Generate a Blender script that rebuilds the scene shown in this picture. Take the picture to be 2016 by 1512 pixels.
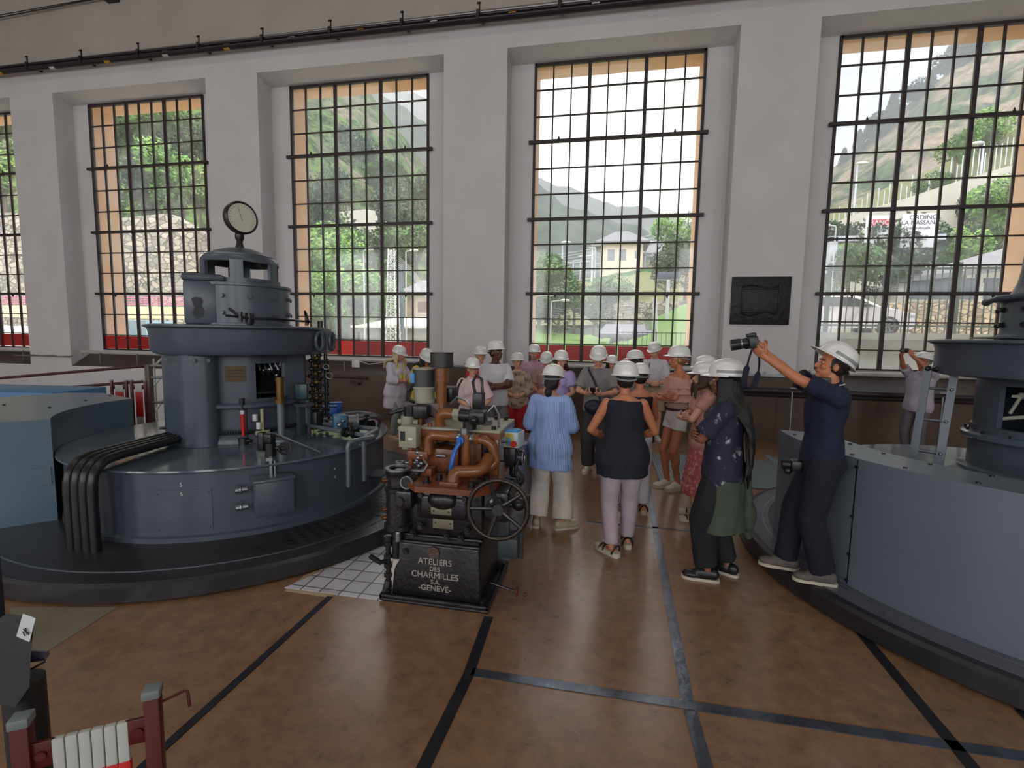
import bpy, bmesh, math, random
from mathutils import Vector, Matrix, Euler, noise
R_=math.radians; PI=math.pi
SC=bpy.context.scene
COL=SC.collection
for _o in list(bpy.data.objects): bpy.data.objects.remove(_o)
# ---------------------------------------------------------------- camera
H=1.9
FPX=950.0
RM=Matrix(((0.98092978,0.03579449,-0.19103799),(0.19359882,-0.09289997,0.97667246),(0.01721207,-0.99503183,-0.09805812)))
cam_d=bpy.data.cameras.new('camera'); cam_o=bpy.data.objects.new('camera',cam_d); COL.objects.link(cam_o)
cam_d.sensor_width=36; cam_d.sensor_fit='HORIZONTAL'; cam_d.lens=36*FPX/2016; cam_d.clip_start=0.05; cam_d.clip_end=3000
m4=Matrix.Identity(4)
for i in range(3):
    m4[i][0]=RM[i][0]; m4[i][1]=-RM[i][1]; m4[i][2]=-RM[i][2]
m4[2][3]=H
cam_o.matrix_world=m4
SC.camera=cam_o
# ---------------------------------------------------------------- exposure
SC.view_settings.view_transform='Standard'; SC.view_settings.look='None'
SC.view_settings.exposure=0.0; SC.view_settings.gamma=1.0; SC.view_settings.use_curve_mapping=False
# ---------------------------------------------------------------- sky
W=bpy.data.worlds.new('sky'); SC.world=W; W.use_nodes=True
nt=W.node_tree; nt.nodes.clear()
def nd(nt,t,**k):
    n=nt.nodes.new(t)
    for a,b in k.items(): setattr(n,a,b)
    return n
out=nd(nt,'ShaderNodeOutputWorld'); bg=nd(nt,'ShaderNodeBackground')
tc=nd(nt,'ShaderNodeTexCoord'); sep=nd(nt,'ShaderNodeSeparateXYZ')
nt.links.new(tc.outputs['Generated'],sep.inputs[0])
# white summer haze over the valley, clear blue patch towards +x
mr=nd(nt,'ShaderNodeMapRange'); mr.inputs['From Min'].default_value=0.19; mr.inputs['From Max'].default_value=0.29
nt.links.new(sep.outputs['X'],mr.inputs['Value'])
nz=nd(nt,'ShaderNodeTexNoise'); nz.inputs['Scale'].default_value=2.2; nz.inputs['Detail'].default_value=6
nt.links.new(tc.outputs['Generated'],nz.inputs['Vector'])
mr2=nd(nt,'ShaderNodeMapRange'); mr2.inputs['From Min'].default_value=0.80; mr2.inputs['From Max'].default_value=0.55
nt.links.new(nz.outputs['Fac'],mr2.inputs['Value'])
mu=nd(nt,'ShaderNodeMath',operation='MULTIPLY'); nt.links.new(mr.outputs[0],mu.inputs[0]); nt.links.new(mr2.outputs[0],mu.inputs[1])
mx=nd(nt,'ShaderNodeMixRGB'); mx.inputs[1].default_value=(4.0,4.1,4.2,1); mx.inputs[2].default_value=(0.30,0.50,1.02,1)
nt.links.new(mu.outputs[0],mx.inputs[0]); nt.links.new(mx.outputs[0],bg.inputs[0]); bg.inputs[1].default_value=1.0
nt.links.new(bg.outputs[0],out.inputs[0])
# ---------------------------------------------------------------- sun (hazy, high, over the roof ridge)
def lamp(name,kind,loc,rot,energy,color=(1,1,1),**k):
    d=bpy.data.lights.new(name,kind); o=bpy.data.objects.new(name,d); COL.objects.link(o)
    o.location=loc; o.rotation_euler=rot; d.energy=energy; d.color=color
    for a,b in k.items(): setattr(d,a,b)
    return o
lamp('sun','SUN',(0,0,40),(R_(40),0,R_(76)),5.5,(1,0.95,0.86),angle=R_(6))
WC=[-16.61,-11.07,-5.53,0.01,5.55]       # window centres along the front wall
# added fill lamps: a row before the windowless rear wall, another under the ceiling
for x in (-16.6,-11.07,-5.53,0.01,5.55,11.1):
    lamp('rear_fill','AREA',(x,-9.7,4.4),(R_(90),0,0),270,(0.94,0.97,1.0),shape='RECTANGLE',size=3.2,size_y=5.6)
for x in (-12,-2,8):
    lamp('ceiling_fill','AREA',(x,1.0,11.8),(0,0,0),80,(1.0,0.98,0.95),shape='RECTANGLE',size=6.0,size_y=2.2)
for x in WC:                                     # sampling portals only, they emit nothing themselves
    o=lamp('window_portal','AREA',(x,10.75,4.55),(R_(-90),0,0),0,shape='RECTANGLE',size=3.25,size_y=5.6)
    o.data.cycles.is_portal=True
# ---------------------------------------------------------------- helpers
def at(px,py,Y):
    """direction of a picture point carried out to depth Y (metres towards the wall)"""
    w=RM@Vector((px-1008,py-756,FPX)); t=Y/w.y
    return Vector((w.x*t,Y,H+w.z*t))
def atz(px,py,z):
    w=RM@Vector((px-1008,py-756,FPX)); t=(z-H)/w.z
    return Vector((w.x*t,w.y*t,z))
def lin(c):
    return tuple(((v/255)/12.92 if v/255<=0.04045 else (((v/255)+0.055)/1.055)**2.4) for v in c)+(1,)
MATS={}
def mat(name,rgb,rough=0.6,metal=0.0,var=0.12,scale=4.0,bump=0.0,bscale=None,spec=0.5,coat=0.0,detail=5,dirt=None,stretch=None,emit=0,alpha=None):
    if name in MATS: return MATS[name]
    m=bpy.data.materials.new(name); m.use_nodes=True; t=m.node_tree; b=t.nodes['Principled BSDF']
    b.inputs['Roughness'].default_value=rough; b.inputs['Metallic'].default_value=metal
    b.inputs['Specular IOR Level'].default_value=spec; b.inputs['Coat Weight'].default_value=coat
    if coat: b.inputs['Coat Roughness'].default_value=0.15
    c=lin(rgb); tcn=nd(t,'ShaderNodeTexCoord'); vec=tcn.outputs['Object']
    if stretch:
        mp=nd(t,'ShaderNodeMapping'); mp.inputs['Scale'].default_value=stretch; t.links.new(vec,mp.inputs[0]); vec=mp.outputs[0]
    n=nd(t,'ShaderNodeTexNoise'); n.inputs['Scale'].default_value=scale; n.inputs['Detail'].default_value=detail; n.inputs['Roughness'].default_value=0.6
    t.links.new(vec,n.inputs['Vector'])
    rp=nd(t,'ShaderNodeValToRGB'); rp.color_ramp.elements[0].position=0.3; rp.color_ramp.elements[1].position=0.7
    rp.color_ramp.elements[0].color=tuple(max(0,v*(1-var)) for v in c[:3])+(1,)
    rp.color_ramp.elements[1].color=tuple(min(1,v*(1+var)) for v in c[:3])+(1,)
    t.links.new(n.outputs['Fac'],rp.inputs[0]); col=rp.outputs[0]
    if dirt:
        n2=nd(t,'ShaderNodeTexNoise'); n2.inputs['Scale'].default_value=dirt[1]; n2.inputs['Detail'].default_value=8; n2.inputs['Roughness'].default_value=0.7
        t.links.new(vec,n2.inputs['Vector'])
        r2=nd(t,'ShaderNodeValToRGB'); r2.color_ramp.elements[0].position=dirt[2]; r2.color_ramp.elements[1].position=dirt[2]+0.12
        t.links.new(n2.outputs['Fac'],r2.inputs[0])
        mxn=nd(t,'ShaderNodeMixRGB'); t.links.new(r2.outputs[0],mxn.inputs[0]); t.links.new(col,mxn.inputs[1]); mxn.inputs[2].default_value=lin(dirt[0]); col=mxn.outputs[0]
    t.links.new(col,b.inputs['Base Color'])
    if bump:
        nb=nd(t,'ShaderNodeTexNoise'); nb.inputs['Scale'].default_value=bscale or scale*4; nb.inputs['Detail'].default_value=6
        t.links.new(vec,nb.inputs['Vector'])
        bp=nd(t,'ShaderNodeBump'); bp.inputs['Strength'].default_value=bump; bp.inputs['Distance'].default_value=0.02
        t.links.new(nb.outputs['Fac'],bp.inputs['Height']); t.links.new(bp.outputs[0],b.inputs['Normal'])
    if emit:
        b.inputs['Emission Color'].default_value=c; b.inputs['Emission Strength'].default_value=emit
    m.diffuse_color=c; MATS[name]=m; return m
def stripes(name,ca,cb,axis,freq,width=0.5,rough=0.8):
    m=bpy.data.materials.new(name); m.use_nodes=True; t=m.node_tree; b=t.nodes['Principled BSDF']; b.inputs['Roughness'].default_value=rough
    tcn=nd(t,'ShaderNodeTexCoord'); s=nd(t,'ShaderNodeSeparateXYZ'); t.links.new(tcn.outputs['Object'],s.inputs[0])
    a=nd(t,'ShaderNodeMath',operation='MULTIPLY'); a.inputs[1].default_value=freq; t.links.new(s.outputs[axis],a.inputs[0])
    f=nd(t,'ShaderNodeMath',operation='FRACT'); t.links.new(a.outputs[0],f.inputs[0])
    g=nd(t,'ShaderNodeMath',operation='GREATER_THAN'); g.inputs[1].default_value=width; t.links.new(f.outputs[0],g.inputs[0])
    x=nd(t,'ShaderNodeMixRGB'); x.inputs[1].default_value=lin(ca); x.inputs[2].default_value=lin(cb); t.links.new(g.outputs[0],x.inputs[0])
    t.links.new(x.outputs[0],b.inputs['Base Color']); return m
class MB:
    def __init__(s): s.v=[]; s.f=[]
    def add(s,vs,fs):
        o=len(s.v); s.v+= [Vector(v) for v in vs]; s.f+= [tuple(i+o for i in f) for f in fs]; return s
    def bm(s,b):
        b.verts.index_update(); vs=[v.co.copy() for v in b.verts]; fs=[[v.index for v in f.verts] for f in b.faces]; b.free(); return s.add(vs,fs)
    def box(s,a,b,bev=0.0,rot=None,seg=2):
        """a,b opposite corners (rot: Matrix about the centre)"""
        a=Vector(a); b=Vector(b); c=(a+b)/2; d=b-a
        bm=bmesh.new(); bmesh.ops.create_cube(bm,size=1.0)
        for v in bm.verts: v.co=Vector((v.co.x*abs(d.x),v.co.y*abs(d.y),v.co.z*abs(d.z)))
        if bev: bmesh.ops.bevel(bm,geom=bm.edges[:],offset=bev,segments=seg,affect='EDGES',profile=0.5)
        for v in bm.verts: v.co=(rot@v.co if rot else v.co)+c
        return s.bm(bm)
    def cyl(s,p,q,r,r2=None,n=16,cap=True):
        p=Vector(p); q=Vector(q); r2=r if r2 is None else r2
        d=(q-p); 
        if d.length<1e-6: return s
        M=d.to_track_quat('Z','Y').to_matrix(); vs=[]
        for c,rr in ((p,r),(q,r2)):
            for i in range(n):
                a=2*PI*i/n; vs.append(c+M@Vector((math.cos(a)*rr,math.sin(a)*rr,0)))
        fs=[(i,(i+1)%n,n+(i+1)%n,n+i) for i in range(n)]
        if cap: fs+=[tuple(range(n-1,-1,-1)),tuple(range(n,2*n))]
        return s.add(vs,fs)
    def tube(s,pts,r,n=10,closed=False):
        pts=[Vector(p) for p in pts]; L=len(pts); rings=[]; up=None; vs=[]
        for i,p in enumerate(pts):
            a=pts[(i-1)%L] if (closed or i>0) else p; b=pts[(i+1)%L] if (closed or i<L-1) else p
            t=(b-a).normalized() if (b-a).length>1e-9 else Vector((0,0,1))
            if up is None: up=t.orthogonal().normalized()
            up=(up-t*up.dot(t)); up=up.normalized() if up.length>1e-6 else t.orthogonal().normalized()
            sd=t.cross(up); rr=r[i] if isinstance(r,(list,tuple)) else r
            for k in range(n):
                an=2*PI*k/n; vs.append(p+(up*math.cos(an)+sd*math.sin(an))*rr)
        fs=[]
        for i in range(L if closed else L-1):
            j=(i+1)%L
            for k in range(n): fs.append((i*n+k,i*n+(k+1)%n,j*n+(k+1)%n,j*n+k))
        if not closed: fs+=[tuple(range(n-1,-1,-1)),tuple(range((L-1)*n,L*n))]
        return s.add(vs,fs)
    def lathe(s,prof,c=(0,0,0),n=48,a0=0,a1=360,M=None):
        """prof: list of (r,z); closed profile if first==last"""
        c=Vector(c); full=abs(a1-a0)>=359.9; m=n if full else n+1; vs=[]; L=len(prof)
        for i in range(m):
            a=R_(a0+(a1-a0)*i/n)
            for r,z in prof:
                v=Vector((r*math.cos(a),r*math.sin(a),z)); vs.append(c+(M@v if M else v))
        fs=[]
        for i in range(n):
            j=(i+1)%m
            for k in range(L-1): fs.append((i*L+k,j*L+k,j*L+k+1,i*L+k+1))
        if not full and prof[0]==prof[-1]: fs+=[tuple(range(L-1)),tuple(((m-1)*L+k) for k in range(L-2,-1,-1))]
        return s.add(vs,fs)
    def prism(s,poly,z0,z1,M=None,c=(0,0,0)):
        n=len(poly); c=Vector(c); vs=[Vector((x,y,z)) for z in (z0,z1) for x,y in poly]; vs=[c+(M@v if M else v) for v in vs]
        return s.add(vs,[tuple(range(n-1,-1,-1)),tuple(range(n,2*n))]+[(i,(i+1)%n,n+(i+1)%n,n+i) for i in range(n)])
    def ell(s,c,r,M=None,u=20,v=12):
        c=Vector(c); vs=[]
        if not isinstance(r,(tuple,list)): r=(r,r,r)
        for j in range(1,v):
            th=PI*j/v
            for i in range(u):
                a=2*PI*i/u; p=Vector((r[0]*math.sin(th)*math.cos(a),r[1]*math.sin(th)*math.sin(a),r[2]*math.cos(th))); vs.append(c+(M@p if M else p))
        T=Vector((0,0,r[2])); vs+=[c+(M@T if M else T),c-(M@T if M else T)]
        fs=[]
        for j in range(v-2):
            for i in range(u): fs.append((j*u+i,(j+1)*u+i,(j+1)*u+(i+1)%u,j*u+(i+1)%u))
        t=(v-1)*u
        for i in range(u): fs.append((t,i,(i+1)%u)); fs.append((t+1,(v-2)*u+(i+1)%u,(v-2)*u+i))
        return s.add(vs,fs)
    def cap2(s,p,q,r,r2=None,n=14):
        """capsule (rounded cone)"""
        r2=r if r2 is None else r2
        s.cyl(p,q,r,r2,n); s.ell(p,r,u=n,v=8); s.ell(q,r2,u=n,v=8); return s
    def torus(s,c,R,r,M=None,n=40,m=10):
        c=Vector(c); pts=[]
        for i in range(n):
            a=2*PI*i/n; v=Vector((R*math.cos(a),R*math.sin(a),0)); pts.append(c+(M@v if M else v))
        return s.tube(pts,r,m,True)
    def loft(s,rings,n=28):
        """rings: (cx,cy,z,rx,ry[,exp]) stacked, capped"""
        vs=[]
        for g in rings:
            e=g[5] if len(g)>5 else 1.0
            for i in range(n):
                a=2*PI*i/n; ca,sa=math.cos(a),math.sin(a)
                vs.append(Vector((g[0]+g[3]*math.copysign(abs(ca)**e,ca),g[1]+g[4]*math.copysign(abs(sa)**e,sa),g[2])))
        fs=[(j*n+i,j*n+(i+1)%n,(j+1)*n+(i+1)%n,(j+1)*n+i) for j in range(len(rings)-1) for i in range(n)]
        fs+=[tuple(range(n-1,-1,-1)),tuple(range((len(rings)-1)*n,len(rings)*n))]
        return s.add(vs,fs)
    def quad(s,*p): return s.add(p,[tuple(range(len(p)))])
    def xf(s,M):
        s.v=[M@v for v in s.v]; return s
    def build(s,name,m,parent=None,smooth=True,ang=35):
        off=Vector((0,0,0))
        if parent is not None: off=Vector(parent.get('_o',(0,0,0)))
        me=bpy.data.meshes.new(name); me.from_pydata([v-off for v in s.v],[],s.f); me.update()
        if isinstance(m,(list,tuple)):
            for x in m: me.materials.append(x)
        else: me.materials.append(m)
        bm=bmesh.new(); bm.from_mesh(me); bmesh.ops.recalc_face_normals(bm,faces=bm.faces[:]); bm.to_mesh(me); bm.free()
        if smooth:
            me.polygons.foreach_set('use_smooth',[True]*len(me.polygons)); me.set_sharp_from_angle(angle=R_(ang))
        o=bpy.data.objects.new(name,me); COL.objects.link(o)
        if parent is not None: o.parent=parent; o['_o']=tuple(off)
        return o
def each(mb,name,m,parent,**k):
    """build every connected piece of mb as a part of its own"""
    n=len(mb.v); p=list(range(n))
    def f(i):
        while p[i]!=i: p[i]=p[p[i]]; i=p[i]
        return i
    for fc in mb.f:
        a=f(fc[0])
        for j in fc[1:]: p[f(j)]=a
    g={}
    for fc in mb.f: g.setdefault(f(fc[0]),[]).append(fc)
    out=[]
    for fs in g.values():
        ids=sorted({i for fc in fs for i in fc}); mp={v:i for i,v in enumerate(ids)}
        q=MB(); q.v=[mb.v[i] for i in ids]; q.f=[tuple(mp[i] for i in fc) for fc in fs]; out.append(q.build(name,m,parent,**k))
    return out
def tag(o,label,cat,group=None,kind=None):
    if label: o['label']=label
    if cat: o['category']=cat
    if group: o['group']=group
    if kind: o['kind']=kind
    return o
def thing(name,label,cat,loc,group=None,kind=None):
    o=bpy.data.objects.new(name,None); o.empty_display_size=0.1; COL.objects.link(o); o.location=loc; o['_o']=tuple(loc)
    return tag(o,label,cat,group,kind)
def single(name,mb,m,label,cat,group=None,kind=None,**k):
    return tag(mb.build(name,m,**k),label,cat,group,kind)
def struct(name,mb,m,parent=None,**k):
    o=mb.build(name,m,parent,**k)
    if parent is None: o['kind']='structure'
    return o
def dup(o,loc=None,rotz=None,scale=None,label=None,group=None,parent=None):
    c=o.copy(); COL.objects.link(c)
    if parent is not None: c.parent=parent
    if loc is not None: c.location=loc
    if rotz is not None: c.rotation_euler=(0,0,rotz)
    if scale is not None: c.scale=scale if isinstance(scale,(tuple,list)) else (scale,)*3
    if label: c['label']=label
    if group: c['group']=group
    for ch in list(o.children): dup(ch,parent=c)
    return c
def text(body,size,m,name,parent,M,depth=0.004,align='CENTER'):
    cu=bpy.data.curves.new(name,'FONT'); cu.body=body; cu.size=size; cu.extrude=depth; cu.align_x=align; cu.align_y='CENTER'
    o=bpy.data.objects.new(name,cu); COL.objects.link(o)
    dg=bpy.context.evaluated_depsgraph_get(); me=bpy.data.meshes.new_from_object(o.evaluated_get(dg))
    bpy.data.objects.remove(o); me.name=name; me.materials.clear(); me.materials.append(m)
    off=Vector(parent.get('_o',(0,0,0))) if parent is not None else Vector((0,0,0))
    for v in me.vertices: v.co=(M@v.co)-off
    o=bpy.data.objects.new(name,me); COL.objects.link(o)
    if parent is not None: o.parent=parent; o['_o']=tuple(off)
    return o
def arc(c,r,a0,a1,n,M=None):
    out=[]
    for i in range(n+1):
        a=R_(a0+(a1-a0)*i/n); v=Vector((r*math.cos(a),r*math.sin(a),0)); out.append(Vector(c)+(M@v if M else v))
    return out
def bend(pts,r,n=6):
    """round the corners of a polyline with radius r"""
    pts=[Vector(p) for p in pts]; o=[pts[0]]
    for i in range(1,len(pts)-1):
        a,b,c=pts[i-1],pts[i],pts[i+1]; u=(a-b).normalized(); w=(c-b).normalized(); k=min(r,(a-b).length*0.49,(c-b).length*0.49)
        p0=b+u*k; p1=b+w*k
        for j in range(n+1):
            t=j/n; o.append(p0*(1-t)**2+b*2*t*(1-t)+p1*t*t)
    o.append(pts[-1]); return o
RX=lambda a: Matrix.Rotation(R_(a),3,'X')
RY=lambda a: Matrix.Rotation(R_(a),3,'Y')
RZ=lambda a: Matrix.Rotation(R_(a),3,'Z')
# ================================================================ THE HALL
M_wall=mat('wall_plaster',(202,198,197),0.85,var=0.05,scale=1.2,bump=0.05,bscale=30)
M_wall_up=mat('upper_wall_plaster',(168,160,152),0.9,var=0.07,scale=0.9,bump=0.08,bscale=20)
M_cream=mat('cream_paint',(206,198,180),0.8,var=0.05)
M_wain=mat('brown_wainscot_paint',(84,66,54),0.55,var=0.16,scale=2.5,bump=0.1,bscale=20)
M_slope=mat('dark_sill_slate',(70,60,54),0.5,var=0.2,scale=6,bump=0.15)
M_iron=mat('window_iron',(52,42,42),0.55,0.2,var=0.15,scale=12)
M_glassred=mat('red_window_panel',(172,30,24),0.4,var=0.2,scale=2.0)
M_stucco=mat('peach_stucco',(226,180,136),0.9,var=0.06,scale=3,bump=0.1)
def glassmat():
    m=bpy.data.materials.new('dusty_window_glass'); m.use_nodes=True; t=m.node_tree; t.nodes.clear()
    o=nd(t,'ShaderNodeOutputMaterial'); tr=nd(t,'ShaderNodeBsdfTransparent'); gl=nd(t,'ShaderNodeBsdfGlossy'); gl.inputs['Roughness'].default_value=0.05
    tl=nd(t,'ShaderNodeBsdfTranslucent'); tl.inputs[0].default_value=(0.95,0.97,1,1)
    tcn=nd(t,'ShaderNodeTexCoord'); n=nd(t,'ShaderNodeTexNoise'); n.inputs['Scale'].default_value=1.6; n.inputs['Detail'].default_value=7; t.links.new(tcn.outputs['Object'],n.inputs[0])
    mr=nd(t,'ShaderNodeMapRange'); mr.inputs['From Min'].default_value=0.35; mr.inputs['From Max'].default_value=0.75; mr.inputs['To Min'].default_value=0.03; mr.inputs['To Max'].default_value=0.13
    t.links.new(n.outputs['Fac'],mr.inputs[0])
    m1=nd(t,'ShaderNodeMixShader'); t.links.new(mr.outputs[0],m1.inputs[0]); t.links.new(tr.outputs[0],m1.inputs[1]); t.links.new(tl.outputs[0],m1.inputs[2])
    m2=nd(t,'ShaderNodeMixShader'); m2.inputs[0].default_value=0.03; t.links.new(m1.outputs[0],m2.inputs[1]); t.links.new(gl.outputs[0],m2.inputs[2])
    t.links.new(m2.outputs[0],o.inputs[0]); return m
M_glass=glassmat()
def floormat():
    m=bpy.data.materials.new('brown_linoleum'); m.use_nodes=True; t=m.node_tree; b=t.nodes['Principled BSDF']
    tcn=nd(t,'ShaderNodeTexCoord'); L=t.links.new
    n1=nd(t,'ShaderNodeTexNoise'); n1.inputs['Scale'].default_value=1.3; n1.inputs['Detail'].default_value=3; L(tcn.outputs['Object'],n1.inputs[0])
    n2=nd(t,'ShaderNodeTexNoise'); n2.inputs['Scale'].default_value=9; n2.inputs['Detail'].default_value=10; n2.inputs['Roughness'].default_value=0.75; L(tcn.outputs['Object'],n2.inputs[0])
    r1=nd(t,'ShaderNodeValToRGB'); e=r1.color_ramp.elements; e[0].position=0.3; e[0].color=lin((122,92,66)); e[1].position=0.7; e[1].color=lin((142,106,76)); L(n1.outputs[0],r1.inputs[0])
    r2=nd(t,'ShaderNodeValToRGB'); e=r2.color_ramp.elements; e[0].position=0.36; e[0].color=lin((98,76,62)); e[1].position=0.62; e[1].color=lin((160,122,88)); L(n2.outputs[0],r2.inputs[0])
    x=nd(t,'ShaderNodeMixRGB'); x.inputs[0].default_value=0.5; L(r1.outputs[0],x.inputs[1]); L(r2.outputs[0],x.inputs[2])
    L(x.outputs[0],b.inputs['Base Color'])
    r3=nd(t,'ShaderNodeMapRange'); r3.inputs['To Min'].default_value=0.20; r3.inputs['To Max'].default_value=0.40; L(n2.outputs[0],r3.inputs[0]); L(r3.outputs[0],b.inputs['Roughness'])
    b.inputs['Coat Weight'].default_value=0.35; b.inputs['Coat Roughness'].default_value=0.16
    bp=nd(t,'ShaderNodeBump'); bp.inputs['Strength'].default_value=0.06; bp.inputs['Distance'].default_value=0.01; L(n2.outputs[0],bp.inputs['Height']); L(bp.outputs[0],b.inputs['Normal'])
    return m
M_floor=floormat()
XL,XR=-20.0,14.0; YF=9.75; YB=10.2; YO=10.7; YR=-10.0; ZT=12.0; ZH=7.48; HW=2.12; WW=1.62; ZW0=1.38; ZW1=7.37
# the hall floor, with the stair well opening left out at the far left corner
fl=MB(); fl.box((XL,YR,-0.3),(XR,6.9,0.0)); fl.box((-6.9,6.9,-0.3),(XR,YF,0.0)); fl.box((XL,6.9,-0.3),(-15,YF,0.0)); struct('floor',fl,M_floor,smooth=False)
fl=MB(); fl.box((-15,6.8,-2.7),(-6.9,YF,-2.5)); fl.box((-15.1,6.8,-2.6),(-15,YF,-0.3)); fl.box((-6.9,6.8,-2.6),(-6.8,YF,-0.3)); fl.box((-15,6.8,-2.6),(-6.9,6.9,-0.3)); fl.box((-15,YF,-2.6),(-6.9,YF+0.1,0)); struct('floor_stair_well',fl,M_wall,smooth=False)
# front wall: piers, header, lower part, back of the recesses
w=MB()
edges=[XL]+[v for c in WC for v in (c-HW,c+HW)]+[XR]
for i in range(0,len(edges),2):
    w.box((edges[i],YF,0),(edges[i+1],YO,ZH))
w.box((XL,YF,ZH),(XR,YO,8.2))
for c in WC:
    w.box((c-HW,YF,0),(c+HW,YO,0.98))
    w.box((c-HW,YB,0.98),(c+HW,YO-0.02,1.38)); w.box((c-HW,YB,ZW1),(c+HW,YO-0.02,ZH))
    w.box((c-HW,YB,1.38),(c-WW,YO-0.02,ZW1)); w.box((c+WW,YB,1.38),(c+HW,YO-0.02,ZW1))
struct('wall_front',w,M_wall,smooth=False)
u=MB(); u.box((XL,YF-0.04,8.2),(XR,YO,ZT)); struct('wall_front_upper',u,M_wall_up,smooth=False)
# slanted soffit plates and dark sloping sills of the recesses
s=MB(); q=MB()
for c in WC:
    s.add([(c-HW,YF,ZH),(c+HW,YF,ZH),(c+HW,YB,ZW1+0.01),(c-HW,YB,ZW1+0.01),(c-HW,YB,ZH),(c+HW,YB,ZH)],[(0,1,2,3),(0,3,4),(1,5,2),(3,2,5,4),(0,4,5,1)])
    q.add([(c-HW,YF,0.98),(c+HW,YF,0.98),(c+HW,YB,1.27),(c-HW,YB,1.27),(c-HW,YB,0.98),(c+HW,YB,0.98)],[(0,1,2,3),(0,3,4),(1,5,2),(3,2,5,4),(0,4,5,1)])
struct('trim_1',s,M_wall,smooth=False); struct('trim_2',q,M_slope,smooth=False)
# brown wainscot from behind the left machine to the right end
wn=MB(); wn.box((-7.8,YF-0.02,0.0),(XR,YF,0.985))
for a_,b_ in ((-7.8,-5.53-HW),(-5.53+HW,0.01-HW),(0.01+HW,5.55-HW),(5.55+HW,XR)): wn.box((a_,YF-0.02,0.985),(b_,YF,1.24))
struct('baseboard_front',wn,M_wain,smooth=False)
# outside skin of the building with the reveals
o=MB()
edo=[XL-2]+[v for c in WC for v in (c-WW,c+WW)]+[XR+2]
for i in range(0,len(edo),2): o.box((edo[i],YO-0.02,-4),(edo[i+1],YO+0.08,ZT))
for c in WC:
    o.box((c-WW,YO-0.02,-4),(c+WW,YO+0.08,1.36)); o.box((c-WW,YO-0.02,ZW1),(c+WW,YO+0.08,ZT))
    e=0.012
    o.box((c-WW,YB+0.06,1.37),(c-WW+e,YO+0.08,ZW1)); o.box((c+WW-e,YB+0.06,1.37),(c+WW,YO+0.08,ZW1)); o.box((c-WW,YB+0.06,ZW1-e),(c+WW,YO+0.08,ZW1)); o.box((c-WW,YB+0.06,1.36),(c+WW,YO+0.2,1.375))
struct('trim_3',o,M_stucco,smooth=False)
# other walls and ceiling
b=MB(); b.box((XL-0.3,YR-0.3,0),(XR+0.3,YR,ZT)); struct('wall_back',b,M_wall,smooth=False)
b=MB(); b.box((XL-0.3,YR,0),(XL,YO,ZT)); struct('wall_left',b,M_wall,smooth=False)
b=MB(); b.box((XR,YR,0),(XR+0.3,YO,ZT)); struct('wall_right',b,M_wall,smooth=False)
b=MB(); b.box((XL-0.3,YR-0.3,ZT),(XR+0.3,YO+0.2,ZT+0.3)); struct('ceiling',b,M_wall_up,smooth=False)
# ---------------------------------------------------------------- the tall iron windows
rows=[7.37,6.86,6.35,5.84,5.33,4.82,4.31,3.81,3.31,2.80,2.28,1.76,1.38]
for i,c in enumerate(WC):
    wnd=thing('window_%d'%(i+1),None,None,(c,YB,ZW0),kind='structure')
    f=MB(); t=0.03
    for x in (c-WW,c+WW): f.box((x-0.025,YB-0.03,ZW0),(x+0.025,YB+0.05,ZW1))
    f.box((c-WW,YB-0.03,ZW1-0.05),(c+WW,YB+0.05,ZW1)); f.box((c-WW,YB-0.03,ZW0),(c+WW,YB+0.05,ZW0+0.03))
    f.build('frame',M_iron,wnd,smooth=False)
    g=MB()
    for k in range(1,9):
        x=c-WW+2*WW*k/9; h=0.034 if k in (3,6) else 0.013
        g.box((x-h,YB-0.02,ZW0),(x+h,YB+0.03,ZW1))
    for z in rows[1:-1]:
        g.box((c-WW,YB-0.012,z-0.012),(c+WW,YB+0.025,z+0.012))
    g.build('glazing_bars',M_iron,wnd,smooth=False)
    for z in (5.84,4.31,2.80):
        cb=MB(); cb.box((c-WW-0.11,YB-0.085,z-0.03),(c+WW+0.11,YB-0.02,z+0.03))
        if z>5:
            for dx in (-0.56,0.56): cb.cyl((c+dx*2,YB-0.06,z+0.03),(c+dx*2,YB-0.06,z+0.1),0.03,0.005,6)
        if z<3:
            for dx in (-0.56,0.56): cb.cyl((c+dx*2,YB-0.06,z-0.03),(c+dx*2,YB-0.06,z-0.09),0.03,0.005,6)
        cb.build('crossbar',M_iron,wnd,smooth=False)
    gl=MB(); gl.box((c-WW+0.03,YB+0.005,1.76),(c+WW-0.03,YB+0.009,ZW1-0.04)); gl.build('glass',M_glass,wnd,smooth=False)
    if i<4:
        for k in range(9):
            x0=c-WW+2*WW*k/9+0.03; x1=c-WW+2*WW*(k+1)/9-0.016
            mm=mat('bright_red_panel',(235,38,8),0.35,var=0.05) if (i==2 and k==3) else M_glassred
            rp=MB(); rp.box((x0,YB,1.42),(x1,YB+0.015,1.74)); pn=rp.build('red_panel',mm,wnd,smooth=False)
            if mm is not M_glassred: pn['label']='brighter orange red panel'
    else:
        gl=MB(); gl.box((c-WW+0.03,YB+0.005,1.4),(c+WW-0.03,YB+0.009,1.76)); gl.build('glass',M_glass,wnd,smooth=False)
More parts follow.
